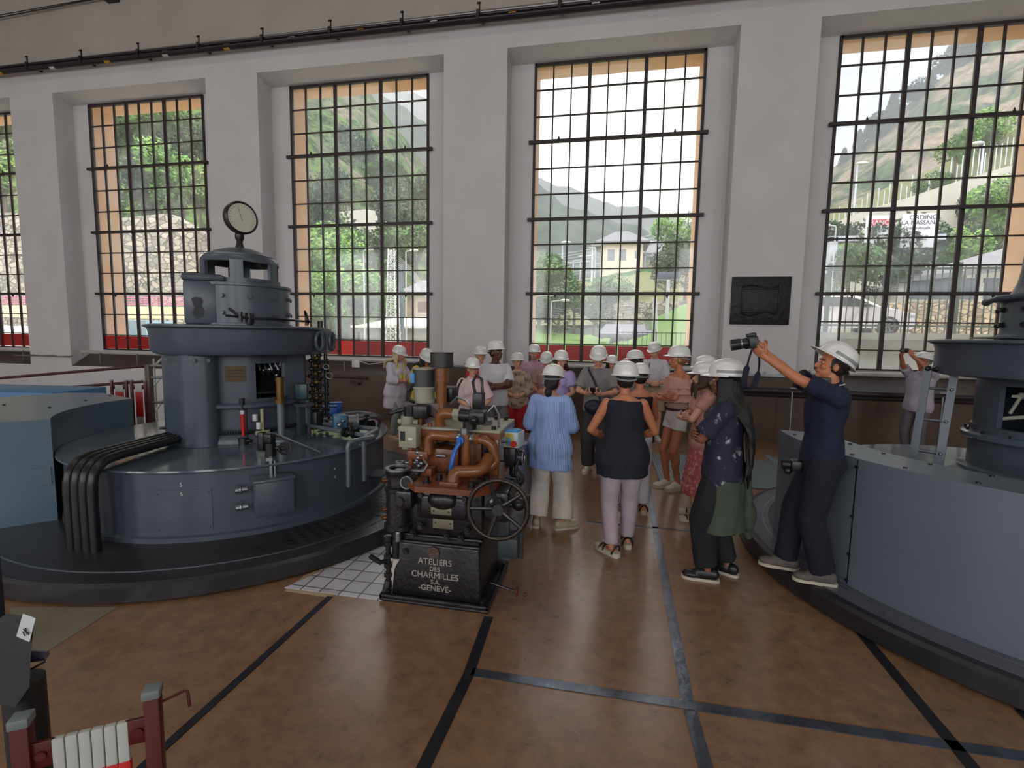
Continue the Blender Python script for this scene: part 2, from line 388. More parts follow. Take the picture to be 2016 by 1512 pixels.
# ---------------------------------------------------------------- floor joints (steel strips), pads, tiles
M_strip=mat('steel_joint_strip',(104,110,120),0.24,0.75,var=0.35,scale=7,stretch=(1,1,1),bump=0.1,bscale=30)
M_strip_dark=mat('dark_joint_strip',(40,40,46),0.42,0.3,var=0.3,scale=7)
def strip(pts,wd,m,label,name='joint_strip'):
    b=MB()
    for (x0,y0),(x1,y1) in zip(pts[:-1],pts[1:]):
        d=Vector((x1-x0,y1-y0,0)).normalized(); nrm=Vector((-d.y,d.x,0))*wd/2
        a=Vector((x0,y0,0)); c=Vector((x1,y1,0)); z=0.0045
        vs=[a-nrm,c-nrm,c+nrm,a+nrm]; b.add([v for v in vs]+[v+Vector((0,0,z)) for v in vs],[(0,1,2,3),(4,5,6,7),(0,1,5,4),(1,2,6,5),(2,3,7,6),(3,0,4,7)])
    return single(name,b,m,label,'floor strip',group='metal joint strips in the floor',smooth=False)
strip([(0.6,7.1),(0.545,4.9),(0.482,2.51)],0.065,M_strip,'long shiny steel strip running between the visitors to the window wall')
strip([(0.486,2.44),(0.53,1.2)],0.065,M_strip,'short steel strip at bottom centre, continuing the long one towards the viewer')
strip([(-0.69,2.478),(3.4,2.49)],0.062,M_strip,'steel strip running crosswise over the floor in the foreground')
strip([(-0.725,3.02),(-0.70,2.45),(-0.76,1.2)],0.062,M_strip_dark,'dark strip leading from the black governor base towards the viewer')
strip([(-1.905,3.017),(-1.93,1.2)],0.045,M_strip_dark,'thin dark strip on the left half of the floor, starting at the white tiles')
strip([(1.70,3.42),(1.67,1.3)],0.062,M_strip_dark,'black strip on the right, starting at the edge of the right plinth')
strip([(-0.15,4.9),(1.3,4.92)],0.04,M_strip,'faint crosswise strip under the visitors\' feet')
strip([(2.19,2.82),(2.17,2.55),(3.2,2.56)],0.062,M_strip_dark,'angled dark strip at the right edge beside the plinth')
def tilemat(name,c1,grout,sc):
    m=bpy.data.materials.new(name); m.use_nodes=True; t=m.node_tree; b=t.nodes['Principled BSDF']; L=t.links.new
    tcn=nd(t,'ShaderNodeTexCoord'); br=nd(t,'ShaderNodeTexBrick'); br.offset=0.0; br.squash=1.0
    br.inputs['Scale'].default_value=1.0; br.inputs['Brick Width'].default_value=sc; br.inputs['Row Height'].default_value=sc; br.inputs['Mortar Size'].default_value=0.006
    br.inputs['Color1'].default_value=lin(c1); br.inputs['Color2'].default_value=lin(tuple(v*0.9 for v in c1)); br.inputs['Mortar'].default_value=lin(grout)
    L(tcn.outputs['Object'],br.inputs['Vector']); L(br.outputs['Color'],b.inputs['Base Color']); b.inputs['Roughness'].default_value=0.3; return m
M_tile=tilemat('white_floor_tile',(200,198,205),(90,86,86),0.155)
b=MB(); b.prism([(-2.3,3.05),(-1.52,3.05),(-1.52,5.4),(-1.75,5.4),(-1.8,4.35),(-2.0,3.75)],0.0,0.006); single('tiled_floor_patch',b,M_tile,'white square tiles between the left plinth and the black governor','floor patch',smooth=False)
b=MB(); b.box((-1.68,3.32,0.006),(-1.53,3.66,0.012)); single('paint_splashed_board',b,mat('pale_board',(206,206,192),0.6,var=0.1,dirt=((40,40,36),14,0.62)),'small pale board with dark specks lying on the white tiles','board',smooth=False)
b=MB(); b.prism([(-3.1,2.43),(-2.2,3.06),(-2.25,3.1),(-2.6,3.0),(-3.2,2.7),(-3.6,2.5)],0.0,0.005)
M_beige=mat('grey_beige_floor',(120,112,96),0.6,var=0.15,scale=3)
b=MB(); pz=[atz(*p,0)[:2] for p in ((20,1196),(232,1196),(95,1282),(20,1310))]; b.prism(pz,0.0,0.004); single('beige_floor_patch',b,M_beige,'grey beige bare floor patch in front of the left plinth at the left edge','floor patch',smooth=False)
b=MB(); pz=[atz(*p,0)[:2] for p in ((560,1163),(650,1176),(735,1120),(765,1060),(690,1100),(600,1133))]; b.prism(pz,0.0,0.003); single('sandy_floor_patch',b,mat('sandy_floor',(168,150,122),0.5,var=0.15,scale=3),'sand coloured floor wedge between the left plinth and the white tiles','floor patch',smooth=False)
M_plate=stripes('ribbed_steel_plate',(128,138,142),(88,98,102),'X',26,0.5,0.4)
b=MB(); b.box((0.75,6.55,0),(2.62,8.2,0.012)); single('ribbed_floor_plate',b,M_plate,'ribbed blue grey steel floor plate behind the ruffle topped woman','floor plate',smooth=False)
b=MB(); b.prism([(2.35,6.35),(3.1,6.35),(2.7,8.6),(2.62,8.6),(2.62,6.55),(2.35,6.55)],0,0.008); single('plain_floor_plate',b,mat('plain_plate',(140,150,152),0.35,0.3,var=0.1),'smooth blue grey floor plate beside the right plinth','floor plate',smooth=False)
# ---------------------------------------------------------------- things on the wall
M_rail=mat('dark_pipe_paint',(48,40,44),0.4,0.3,var=0.15)
M_alu=mat('white_channel',(186,184,178),0.45,0.2,var=0.06)
M_galv=mat('galvanised',(150,154,158),0.35,0.7,var=0.1)
cp=MB(); y=YF-0.2; z=7.95
cp.cyl((XL,y,z+0.02),(XR,y,z-0.08),0.055,n=12); cp.cyl((XL,y-0.03,z+0.1),(XR,y-0.03,z+0.0),0.03,n=10); cp.cyl((XL,y-0.07,z+0.01),(XR,y-0.07,z-0.09),0.028,n=10)
tt=thing('wall_pipe_run','dark purple pipes and cables running high along the window wall','pipes',(XL,y,z))
cp.build('pipe',M_rail,tt)
x=-15.0
k=0
while x<3:
    c=MB(); c.box((x-0.03,y-0.06,z+0.02),(x+0.03,YF,z+0.06)); c.box((x-0.012,y-0.1,z+0.05),(x+0.012,y-0.08,z+0.23)); c.box((x-0.05,y-0.1,z+0.2),(x+0.02,y-0.08,z+0.23)); c.box((x-0.06,y-0.11,z-0.07),(x-0.01,y-0.09,z+0.1))
    c.build('bracket',M_rail,tt,smooth=False)
    c=MB(); xx=x+0.55; c.cyl((xx,y,z-0.01),(xx+0.14,y,z-0.01),0.06,n=12); c.build('tape_label',mat('white_tape',(190,190,186),0.6) if k%2 else mat('yellow_tape',(180,140,50),0.6),tt)
    x+=1.55; k+=1
cw=MB(); cw.tube([(-19.9,9.6,9.1),(-14.6,9.6,9.19),(-11.2,9.6,9.31),(-2,9.6,9.6)],0.013,6); cw.tube([(-19.9,9.6,9.16),(-14.6,9.6,9.24),(-11.2,9.6,9.33)],0.011,6)
tt=thing('overhead_cable','thin twin cable with small clamp at top left of the upper wall','cable',(-11.2,9.6,9.3)); cw.build('cable',M_rail,tt); c=MB(); c.box((-11.35,9.58,9.24),(-11.05,9.705,9.38)); c.build('clamp',M_rail,tt)
for i,c0 in enumerate(WC):
    nm=['far left','second from left','middle left','centre','right'][i]
    t_=thing('sill_channel','white cable channel on thin legs below the %s tall window'%nm,'cable channel',(c0,YF+0.1,1.33),'white channels below the windows')
    b=MB(); b.box((c0-1.85,YF+0.02,1.315),(c0+2.1,YF+0.14,1.365),0.006); b.build('channel',M_alu,t_)
    for dx in (-1.3,-0.2,0.9,1.8):
        b=MB(); b.box((c0+dx-0.014,YF+0.05,1.05),(c0+dx+0.014,YF+0.08,1.315)); b.build('leg',mat('sill_leg',(110,104,98),0.6),t_,smooth=False)
for x0_,x1_,lb in ((-3.4,-2.12,'thin cable tray crossing the pier between the two middle windows'),(2.13,3.44,'thin cable tray crossing the pier below the bronze plaque')):
    b=MB(); b.box((x0_,YF-0.06,1.24),(x1_,YF-0.02,1.28))
    for k in range(4): b.box((x0_+0.2+0.28*k,YF-0.055,1.27),(x0_+0.23+0.28*k,YF-0.025,1.33))
    single('cable_tray',b,M_galv,lb,'cable tray',smooth=False)
b=MB(); b.box((-15.0,YF-0.05,1.19),(-13.2,YF-0.02,1.215)); b.tube([(-14.5+0.2*i,YF-0.045,1.215+0.012*math.sin(i*2.1)) for i in range(8)],0.012,6); single('left_cable_tray',b,mat('old_tray',(110,104,96),0.6),'rusty cable tray across the white pier at far left','cable tray',smooth=False)
t_=thing('socket_box','white socket box hanging from the sill channel left of the blonde woman','socket box',(-5.33,YF-0.03,1.2))
b=MB(); b.box((-5.5,YF-0.03,1.16),(-5.32,YF+0.03,1.32),0.012); b.build('housing',mat('white_plastic',(205,205,198),0.4),t_)
b=MB(); b.tube([(-5.32,YF,1.3),(-5.1,YF,1.24),(-4.9,YF,1.27),(-4.7,YF,1.3)],0.008,6); b.build('cable',mat('white_plastic2',(205,205,198),0.4),t_)
# handrails at the wainscot
t_=thing('wall_handrail','dark brown iron handrail end fixed to the brown wainscot on the left','handrail',(-5.6,YF-0.1,0.95))
b=MB(); b.tube(bend([(-8.3,YF-0.1,0.95),(-5.15,YF-0.1,0.95),(-5.15,YF-0.1,0.9)],0.03),0.028,8); b.box((-5.5,YF-0.13,0.8),(-5.3,YF-0.02,0.83)); b.box((-5.5,YF-0.13,0.8),(-5.48,YF-0.11,0.95)); b.box((-5.32,YF-0.13,0.8),(-5.3,YF-0.11,0.95)); b.build('rail',mat('brown_iron',(66,50,44),0.5,0.3),t_)
t_=thing('wall_barrier','dark thick pipe barrier on thin posts in front of the brown wall at right','barrier',(4.5,9.45,0))
b=MB(); b.cyl((2.2,9.45,1.0),(9.0,9.45,1.0),0.055,n=14); b.cyl((2.2,9.62,0.9),(9.0,9.62,0.9),0.03,n=10); b.build('pipe',M_rail,t_)
for x in (3.28,4.05,5.62,8.4):
    b=MB(); b.cyl((x,9.4,0),(x,9.4,1.0),0.017,n=10); b.cyl((x,9.4,0.22),(x,9.4,0.235),0.04,n=12); b.cyl((x-0.04,9.4,1.06),(x+0.08,9.4,1.06),0.014,n=8); b.build('post',M_galv,t_)
# bronze plaque
t_=thing('memorial_plaque','dark bronze relief plaque on the pier right of the centre window','plaque',(2.73,YF-0.03,2.64))
M_brz=mat('dark_bronze',(36,34,38),0.45,0.5,var=0.3,scale=9,bump=0.8,bscale=10)
b=MB(); b.box((2.23,YF-0.05,2.2),(3.24,YF,3.07),0.008); b.build('plate',M_brz,t_)
b=MB()
for a,c in (((2.42,2.42),(3.04,2.45)),((2.42,2.84),(3.04,2.87)),((2.4,2.42),(2.43,2.87)),((3.03,2.42),(3.06,2.87))): b.box((a[0],YF-0.068,a[1]),(c[0],YF-0.045,c[1]),0.008)
for i in range(14):
    x=2.42+0.045*i; b.ell((x,YF-0.055,2.89+0.03*math.sin(i*0.5)),(0.03,0.018,0.02)); b.ell((x,YF-0.055,2.40-0.03*math.sin(i*0.5)),(0.03,0.018,0.02))
b.build('relief_frame',M_brz,t_)
# left railings around the stair well, posts and barriers
M_wht=mat('rail_white_grey',(168,168,168),0.5,0.3,var=0.1)
# ================================================================ THE GENERATORS
M_gen=mat('blue_grey_machine_paint',(74,82,92),0.30,var=0.10,scale=3.0,bump=0.06,bscale=25,dirt=((60,62,66),7,0.70))
M_gen_top=mat('blue_grey_deck_paint',(82,92,102),0.12,var=0.14,scale=3.5,bump=0.05,bscale=12,dirt=((120,126,134),5,0.66))
M_gen_dk=mat('dark_machine_inside',(34,36,42),0.5,0.2,var=0.2)
M_duct=mat('blue_duct_paint',(80,100,114),0.3,var=0.05,scale=2)
M_cover=mat('grey_cover_paint',(100,108,118),0.3,var=0.05,scale=2,bump=0.03)
M_plinth=mat('black_plinth_paint',(42,40,43),0.32,var=0.25,scale=4,bump=0.1,dirt=((80,78,84),6,0.66))
M_steel=mat('worn_steel',(140,144,148),0.3,0.85,var=0.15,scale=12)
M_dksteel=mat('oily_dark_steel',(56,54,56),0.32,0.7,var=0.3,scale=14)
M_brass=mat('tarnished_brass',(112,86,44),0.4,0.7,var=0.25,scale=10)
M_black=mat('black_enamel',(30,28,31),0.33,0.1,var=0.2,scale=8,bump=0.08)
M_blue=mat('blue_actuator',(24,74,150),0.35,var=0.08)
M_bluegrey=mat('teal_box',(60,100,124),0.4,var=0.1)
M_white=mat('white_print',(206,206,206),0.5,var=0.03)
M_pipe=mat('grey_pipe_paint',(112,118,124),0.3,0.3,var=0.1)
def frame2(C):
    n=Vector((C[0],C[1],0)).normalized(); lat=Vector((n.y,-n.x,0)); tow=-n
    def P(l,t,z): return Vector((C[0],C[1],0))+lat*l+tow*t+Vector((0,0,z))
    M=Matrix((lat,-tow,Vector((0,0,1)))).transposed()      # local x=lat, y=away, z=up
    return P,M
def bolt(mb,p,d,r=0.016,h=0.018):
    p=Vector(p); d=Vector(d).normalized(); mb.tube([p-d*0.004,p+d*0.006,p+d*0.0061,p+d*h],[r*1.35,r*1.35,r,r],8)
def plinth(C,r,label,line_a):
    t=thing('machine_plinth',label,'plinth',(C[0],C[1],0))
    b=MB(); b.lathe([(0,0),(r,0),(r+0.03,0.02),(r+0.03,0.13),(r+0.01,0.155),(r-0.02,0.16),(0,0.16)],(C[0],C[1],0),96); b.build('base',M_plinth,t)
    b=MB(); b.lathe([(2.0,0.16),(2.0,0.164),(2.014,0.164),(2.014,0.16)],(C[0],C[1],0),96); b.build('edge_strip',M_steel,t)
    b=MB()
    for k in range(40):
        a=R_(line_a+k*3.2); rr=Matrix.Rotation(a,3,'Z')
        for r0 in (1.62,1.69,1.76,1.83,1.90): b.box(Vector((C[0],C[1],0.16))+rr@Vector((r0,0,0))-Vector((0.022,0.022,0)),Vector((C[0],C[1],0.1625))+rr@Vector((r0,0,0))+Vector((0.022,0.022,0)))
    b.build('grating',M_dksteel,t,smooth=False)
    return t
CLc=(-3.95,4.65); CRc=(3.52,4.55)
plinth(CLc,2.15,'round low black plinth under the left generator',-40)
pr_=plinth(CRc,2.18,'round low dark plinth under the right generator, the photographer stands on it',170)
b=MB(); b.lathe([(1.96,0.16),(2.14,0.16),(2.14,0.163),(1.96,0.163),(1.96,0.16)],(CRc[0],CRc[1],0),96); b.build('sheen_top_ring',mat('sheen_plinth_top',(88,88,98),0.24,var=0.15,scale=4,dirt=((64,62,68),5,0.6)),pr_)  # lighter ring, the reflection on the plinth top put into its colour
def lathe_box(mb,C,r0,r1,z0,z1,a0,a1,n=24): mb.lathe([(r0,z0),(r1,z0),(r1,z1),(r0,z1),(r0,z0)],(C[0],C[1],0),n,a0,a1)
# ---------------------------------------------------------------- left generator
P,M=frame2(CLc); C3=Vector((CLc[0],CLc[1],0))
G=thing('hydro_generator','big blue grey generator on the left with a round gauge on top','generator',(CLc[0],CLc[1],0.16))
b=MB(); b.lathe([(0,0.16),(1.53,0.16),(1.53,0.2),(1.5,0.21),(1.5,0.745),(1.0,0.745),(0,0.745)],C3,96); b.build('drum',M_gen,G)
b=MB(); b.lathe([(1.0,0.745),(1.54,0.745),(1.55,0.755),(1.545,0.77),(0,0.775)],C3,96); b.build('deck',M_gen_top,G)
def cplate(a0,a1,z0,z1,r=1.5,th=0.006,name='access_panel'):
    b=MB(); lathe_box(b,CLc,r-0.01,r+th,z0,z1,a0,a1,10)
    for a in (a0+1,a1-1):
        for z in (z0+0.03,z1-0.03):
            d=Vector((math.cos(R_(a)),math.sin(R_(a)),0)); b.cyl(C3+d*(r)+Vector((0,0,z)),C3+d*(r+th+0.006)+Vector((0,0,z)),0.008,n=8)
    return b.build(name,M_gen,G)
cplate(-76,-59.5,0.24,0.6); cplate(-28,-9,0.22,0.55); cplate(-118,-100,0.24,0.6)
def numeral(ch,ang,z,size):
    d=Vector((math.cos(R_(ang)),math.sin(R_(ang)),0)); x=Vector((-d.y,d.x,0)); mm=Matrix((x,Vector((0,0,1)),d)).transposed().to_4x4(); mm.translation=C3+d*1.509+Vector((0,0,z))
    text(ch,size,M_white,'panel_number',G,mm,0.001)
numeral('5',-67.8,0.645,0.045); numeral('5',-67.8,0.565,0.045); numeral('4',-20,0.60,0.04); numeral('4',-20,0.52,0.04)
# bracket on the drum edge near the governor
d=lambda a:Vector((math.cos(R_(a)),math.sin(R_(a)),0))
b=MB()
b.box((-2.48,4.62,0.40),(-2.28,4.85,0.415)); b.box((-2.46,4.63,0.28),(-2.44,4.65,0.4)); b.build('shelf_bracket',M_gen,G,smooth=False)
# junction box with valve block above
jb=MB(); c=C3+d(-42.5)*1.6; rz=RZ(-42.5+90)
jb.box(c+Vector((-0.155,-0.085,0.35)),c+Vector((0.155,0.085,0.66)),0.02,rz); j=jb.build('junction_box',M_gen,G)
b=MB(); b.box(c+Vector((-0.165,-0.1,0.645)),c+Vector((0.165,0.09,0.675)),0.012,rz); b.build('lid',M_gen,j)
for z in (0.43,0.58):
    b=MB(); p0=C3+d(-49.6)*1.56+Vector((0,0,z)); b.cyl(p0,p0+rz@Vector((-0.09,0,0)),0.026,n=10); b.torus(p0+rz@Vector((-0.05,0,0)),0.026,0.01,(rz@RY(90)),20,6); b.build('gland',M_steel,j)
b=MB(); c2=c+rz@Vector((0,0.07,0)); b.cyl(c2+Vector((0,0,0.66)),c2+Vector((0,0,0.86)),0.017,n=10); b.cyl(c2+rz@Vector((0.03,0,0))+Vector((0,0,0.66)),c2+rz@Vector((0.03,0,0))+Vector((0,0,0.8)),0.012,n=8)
b.cyl(c2+Vector((0,0,0.80)),c2+Vector((0,0,0.83)),0.05,n=16); b.build('standpipe',M_steel,G)
b=MB(); v0=c2+Vector((0,0,0.9))
b.cyl(v0-Vector((0,0,0.06)),v0+Vector((0,0,0.05)),0.045,n=16); b.box(v0+Vector((-0.11,-0.03,-0.02)),v0+Vector((-0.05,0.03,0.14)),0.008); b.box(v0+Vector((-0.05,-0.035,0.05)),v0+Vector((0.03,0.035,0.13)),0.01); b.cyl(v0,v0+rz@Vector((0.1,-0.05,0.0)),0.02,n=8)
b.build('valve_body',M_dksteel,G)
b=MB(); hw=v0+rz@Vector((0.1,-0.06,0)); b.torus(hw,0.045,0.009,rz@RX(80),20,6)
for k in range(5):
    a=2*PI*k/5; b.cyl(hw,hw+rz@RX(80)@Vector((0.045*math.cos(a),0.045*math.sin(a),0)),0.006,n=6)
b.build('hand_wheel',M_dksteel,G)
b=MB(); e=C3+d(-26)*1.5+Vector((0,0,0.79)); s0=v0+Vector((-0.04,0,0.13)); b.tube([s0,s0+(e-s0)*0.15+Vector((0,0,0.02)),e],0.013,8); b.build('lever_rod',M_steel,G)
# four conduits over the deck and down the side
for k in range(4):
    o=k*0.078; b=MB()
    top=Vector((-4.13+o,3.06,0.86)); st=P(-0.42+0.02*k,0.36+0.075*k*0,0.86)
    st=Vector((-4.35+o*1.0,4.22+0.0*k,0.85)); 
    X_=lambda y:-4.13+o-0.17*min(1,max(0,(y-3.0)/0.95)); b.tube([st,Vector((X_(3.95),3.98,0.852))]+[Vector((X_(y),y,z)) for y,z in ((3.7,0.856),(3.45,0.862),(3.25,0.866),(3.13,0.862),(3.06,0.845),(3.01,0.81),(2.98,0.765),(2.965,0.70),(2.96,0.6),(2.96,0.4),(2.96,0.16))],0.036,12); b.build('conduit',M_black,G)
# pedestal legs: rounded housings
def leg(foot,z0,z1,name='leg_housing'):
    b=MB(); b.prism(foot,z0,z1,M,C3); return b.build(name,M_gen,G,ang=30)
def roundpoly(p,r,n=5):
    q=[]; L=len(p)
    for i in range(L):
        a=Vector(p[i-1]+(0,)) ; b_=Vector(p[i]+(0,)); c_=Vector(p[(i+1)%L]+(0,))
        for v in bend([a,b_,c_],r,n)[1:-1]: q.append((v.x,v.y))
    return q
LF=[(-0.70,0.45),(-0.71,-0.15),(-0.50,-0.62),(-0.24,-0.66),(-0.17,-0.35),(-0.25,0.3)]   # (lat, away)
L1=leg(roundpoly(LF,0.13),0.775,1.67)
leg(roundpoly([(0.36,-0.38),(0.62,-0.30),(0.66,0.3),(0.42,0.4)],0.05),0.775,1.67)
b=MB()
for z in (1.62,):
    for l in (-0.64,-0.56,-0.40,-0.28): 
        bolt(b,P(l,0.42 if l<-0.5 else 0.665,z),P(0,1,0)-P(0,0,0),0.014)
for z in (0.95,1.1,1.25,1.4,1.55): bolt(b,P(-0.19,0.5,z),P(1,0.2,0)-P(0,0,0),0.012)
each(b,'rivet',M_gen,L1)
# inner shell with opening
def ang_of(l,t):
    v=P(l,t,0)-C3; return math.degrees(math.atan2(v.y,v.x))
A0=ang_of(0,1)
b=MB(); lathe_box(b,CLc,0.50,0.56,0.775,1.22,0,360,64); lathe_box(b,CLc,0.50,0.56,1.58,1.68,0,360,64); lathe_box(b,CLc,0.50,0.56,1.22,1.58,A0+60,A0+360+12,56)
b.build('inner_shell',M_gen,G)
b=MB(); b.lathe([(0.55,1.13),(0.62,1.13),(0.64,1.145),(0.64,1.17),(0.62,1.185),(0.55,1.185)],C3,64,A0-70,A0+75); b.build('shell_flange',M_gen,G)
b=MB(); b.lathe([(0.55,0.775),(0.64,0.775),(0.64,0.80),(0.60,0.87),(0.56,0.87)],C3,64); b.build('foot_ring',M_gen,G)
b=MB()
for k in range(44): b.ell(P(0,0,0)+Vector((0.625*math.cos(R_(A0-45+k*2.2)),0.625*math.sin(R_(A0-45+k*2.2)),0.90)),(0.012,0.012,0.02),u=6,v=5)
b.lathe([(0.56,0.885),(0.62,0.885),(0.62,0.9),(0.56,0.9),(0.56,0.885)],C3,48,A0-60,A0+80); b.build('ratchet_band',M_gen_dk,G)
b=MB(); b.cyl(C3+Vector((0,0,0.8)),C3+Vector((0,0,1.9)),0.17,n=32); b.build('shaft',M_dksteel,G)
b=MB(); random.seed(3)
for k in range(16): b.ell(P(random.uniform(0.12,0.46),random.uniform(0.05,0.3),random.uniform(1.42,1.6)),random.uniform(0.018,0.04),u=10,v=8)
for k in range(5): b.tube([P(0.14+0.05*k,0.3,1.62),P(0.16+0.06*k,0.32,1.5),P(0.2+0.05*k,0.22,1.44)],0.013,8)
b.build('internal_fittings',M_steel,G)
b=MB(); b.add([P(0.1,0.1,1.24),P(0.5,0.1,1.24),P(0.5,-0.05,1.46),P(0.1,-0.05,1.46),P(0.1,0.1,1.22),P(0.5,0.1,1.22),P(0.5,-0.05,1.44),P(0.1,-0.05,1.44)],[(0,1,2,3),(4,7,6,5),(0,4,5,1),(1,5,6,2),(2,6,7,3),(3,7,4,0)]); b.build('inner_hood',M_gen_dk,G,smooth=False)
b=MB(); lathe_box(b,CLc,0.556,0.566,1.40,1.56,A0-16,A0+3,10); np_=b.build('name_plate',mat('dull_brown_brass',(78,60,38),0.45,0.5,var=0.2),G); np_['label']='small brass plate'
b=MB()
for z in (1.45,1.48,1.51): lathe_box(b,CLc,0.565,0.5675,z,z+0.01,A0-14,A0+1,8)
each(b,'plate_line',M_gen_dk,np_)
# collar disc
b=MB(); b.lathe([(0,1.66),(0.74,1.66),(0.79,1.675),(0.815,1.71),(0.82,1.88),(0.83,1.92),(0.865,1.94),(0.865,1.955),(0.80,1.965),(0,1.97)],C3,96); b.build('collar',M_gen,G)
b=MB(); ex=roundpoly([(0.55,-0.5),(0.80,-0.36),(0.93,-0.1),(0.93,0.35),(0.6,0.6)],0.1); b.prism(ex,1.67,1.95,M,C3); ce=b.build('terminal_case',M_gen,G,ang=30)
for l,t,aa in ((0.74,0.42,-62),(0.89,0.26,-40)):
    b=MB(); cc=P(l,t,1.81); dd=(P(math.cos(R_(aa)),-math.sin(R_(aa))*1.0,0)-P(0,0,0)).normalized(); MM=dd.to_track_quat('Z','Y').to_matrix()
    S=Matrix.Diagonal((1.0,1.0,1.0))
    pts=[cc+MM@Vector((0.045*math.cos(2*PI*i/24),0.095*math.sin(2*PI*i/24),0.012)) for i in range(24)]
    b.tube(pts,0.02,8,True)
    for i in range(0,24,3): b.cyl(pts[i],pts[i]+dd*0.028,0.008,n=6)
    f=b.build('port_flange',M_gen,ce); b=MB(); b.ell(cc+dd*0.002,(0.04,0.09,0.006),MM); b.build('port_cover',M_black,f)
# cap drum with bolts
b=MB(); b.lathe([(0,1.965),(0.485,1.965),(0.485,1.985),(0.465,1.99),(0.465,2.36),(0.485,2.365),(0.485,2.39),(0.40,2.40),(0,2.40)],P(0.03,0,0),72); cp=b.build('cap_drum',M_gen,G)
b=MB()
for k in range(12):
    for z in (2.09,2.26):
        a=R_(A0-23+k*30); dd=Vector((math.cos(a),math.sin(a),0)); bolt(b,P(0.03,0,z)+dd*0.465,dd,0.02,0.028)
each(b,'bolt',M_gen,cp)
b=MB(); cdm=P(0.02,0,0); r1=0.385
lathe_box(b,cdm,0.355,0.388,2.39,2.45,0,360,72)
b.lathe([(0.345,2.62),(0.378,2.62),(0.372,2.66),(0.345,2.69),(0.33,2.69),(0.345,2.62)],cdm,72)
for k in range(6): 
    ca=A0+24+60*k+30; lathe_box(b,cdm,0.352,0.385,2.44,2.63,ca-9,ca+9,6)
b.build('lantern_dome',M_gen,G)
b=MB(); b.lathe([(0,2.80),(0.08,2.795),(0.14,2.785),(0.24,2.75),(0.30,2.72),(0.335,2.705),(0.335,2.69),(0,2.685)],cdm,64); b.build('lid',M_gen,G)
b=MB(); b.cyl(P(0.0,0.02,2.4),P(0.0,0.02,2.7),0.03,n=12); b.cyl(P(-0.08,0.0,2.4),P(-0.08,0,2.6),0.02,n=10); b.build('spindle',M_gen_dk,G)
# box on the left of the cap
b=MB(); bc=P(-0.31,0.24,2.2); b.box(bc-Vector((0.17,0.16,0.235)),bc+Vector((0.17,0.16,0.20)),0.03,RZ(math.degrees(math.atan2(M[1][0],M[0][0])))); bx=b.build('terminal_box',M_gen,G)
b=MB(); b.box(bc+Vector((-0.185,-0.175,0.19)),bc+Vector((0.185,0.175,0.265)),0.035,RZ(math.degrees(math.atan2(M[1][0],M[0][0])))); b.build('lid',M_gen,bx)
b=MB(); pv=[(-0.02,0.1),(0.03,0.1),(0.045,0.07),(0.03,0.02),(0.05,-0.03),(0.04,-0.09),(-0.02,-0.11),(-0.05,-0.06),(-0.03,0.0),(-0.05,0.06),(-0.055,0.09)]
mm=Matrix((M@Vector((1,0,0)),Vector((0,0,1)),M@Vector((0,-1,0)))).transposed(); b.prism(pv,0,0.003,mm,P(-0.36,0.4005,2.13)); ch=b.build('paint_chip',mat('chipped_primer',(44,44,48),0.6),bx,smooth=False)
b=MB(); 
for z in (2.05,2.15,2.25,2.35): bolt(b,P(-0.135,0.38,z),P(0.6,0.6,0)-P(0,0,0),0.012)
each(b,'screw',M_black,bx)
# fittings round the foot of the cap
b=MB(); b.tube([P(-0.13,0.46,2.06),P(0.1,0.5,2.04),P(0.35,0.42,2.04),P(0.6,0.2,2.03),P(0.7,0.1,2.03)],0.012,8); b.box(P(0.08,0.47,2.0)-Vector((0.03,0.03,0.03)),P(0.08,0.47,2.0)+Vector((0.03,0.03,0.09)),0.006); b.cyl(P(0.0,0.5,2.0),P(0.0,0.5,2.1),0.018,n=10); b.tube([P(-0.1,0.49,2.13),P(-0.02,0.5,2.06)],0.012,8); b.build('grease_lines',M_dksteel,G)
b=MB(); hc=P(0.66,0.1,2.08); b.torus(hc,0.07,0.01,M@RY(75),24,6); b.cyl(hc-Vector((0,0,0.1)),hc,0.02,n=8); b.cyl(P(0.8,0.12,1.95),P(0.8,0.12,2.04),0.03,n=10); b.build('small_hand_wheel',M_dksteel,G)
# gauge
gt=MB(); gt.lathe([(0.055,2.795),(0.04,2.82),(0.03,2.87),(0.045,2.9),(0.045,2.94),(0.03,2.96),(0.0,2.96)],P(0.02,0,0),24); ga=gt.build('gauge_stem',M_black,G)
gd=Vector((0.93,-0.42,0.02)).normalized(); gM=gd.to_track_quat('Z','Y').to_matrix(); gc=P(0.035,0,3.115)
b=MB(); b.lathe([(0,-0.045),(0.14,-0.045),(0.168,-0.03),(0.172,0.0),(0.172,0.035),(0.158,0.045),(0.15,0.042),(0.15,0.032),(0,0.032)],gc,40,M=gM); g=b.build('gauge',M_black,G); 
b=MB(); b.lathe([(0,0.033),(0.149,0.033),(0.149,0.036),(0,0.036)],gc,40,M=gM); dl=b.build('dial',mat('gauge_dial',(206,202,186),0.25,var=0.04,coat=0.6),g); dl['label']='pale dial'
b=MB()
for k in range(21):
    a=R_(-135+k*13.5+90); u=Vector((math.cos(a),math.sin(a),0)); b.cyl(gc+gM@(u*0.115+Vector((0,0,0.037))),gc+gM@(u*0.135+Vector((0,0,0.037))),0.002,n=4)
b.cyl(gc+gM@Vector((0,-0.03,0.038)),gc+gM@Vector((-0.04,0.1,0.038)),0.003,n=4); b.build('markings',mat('grey_marks',(120,116,108),0.5),dl)
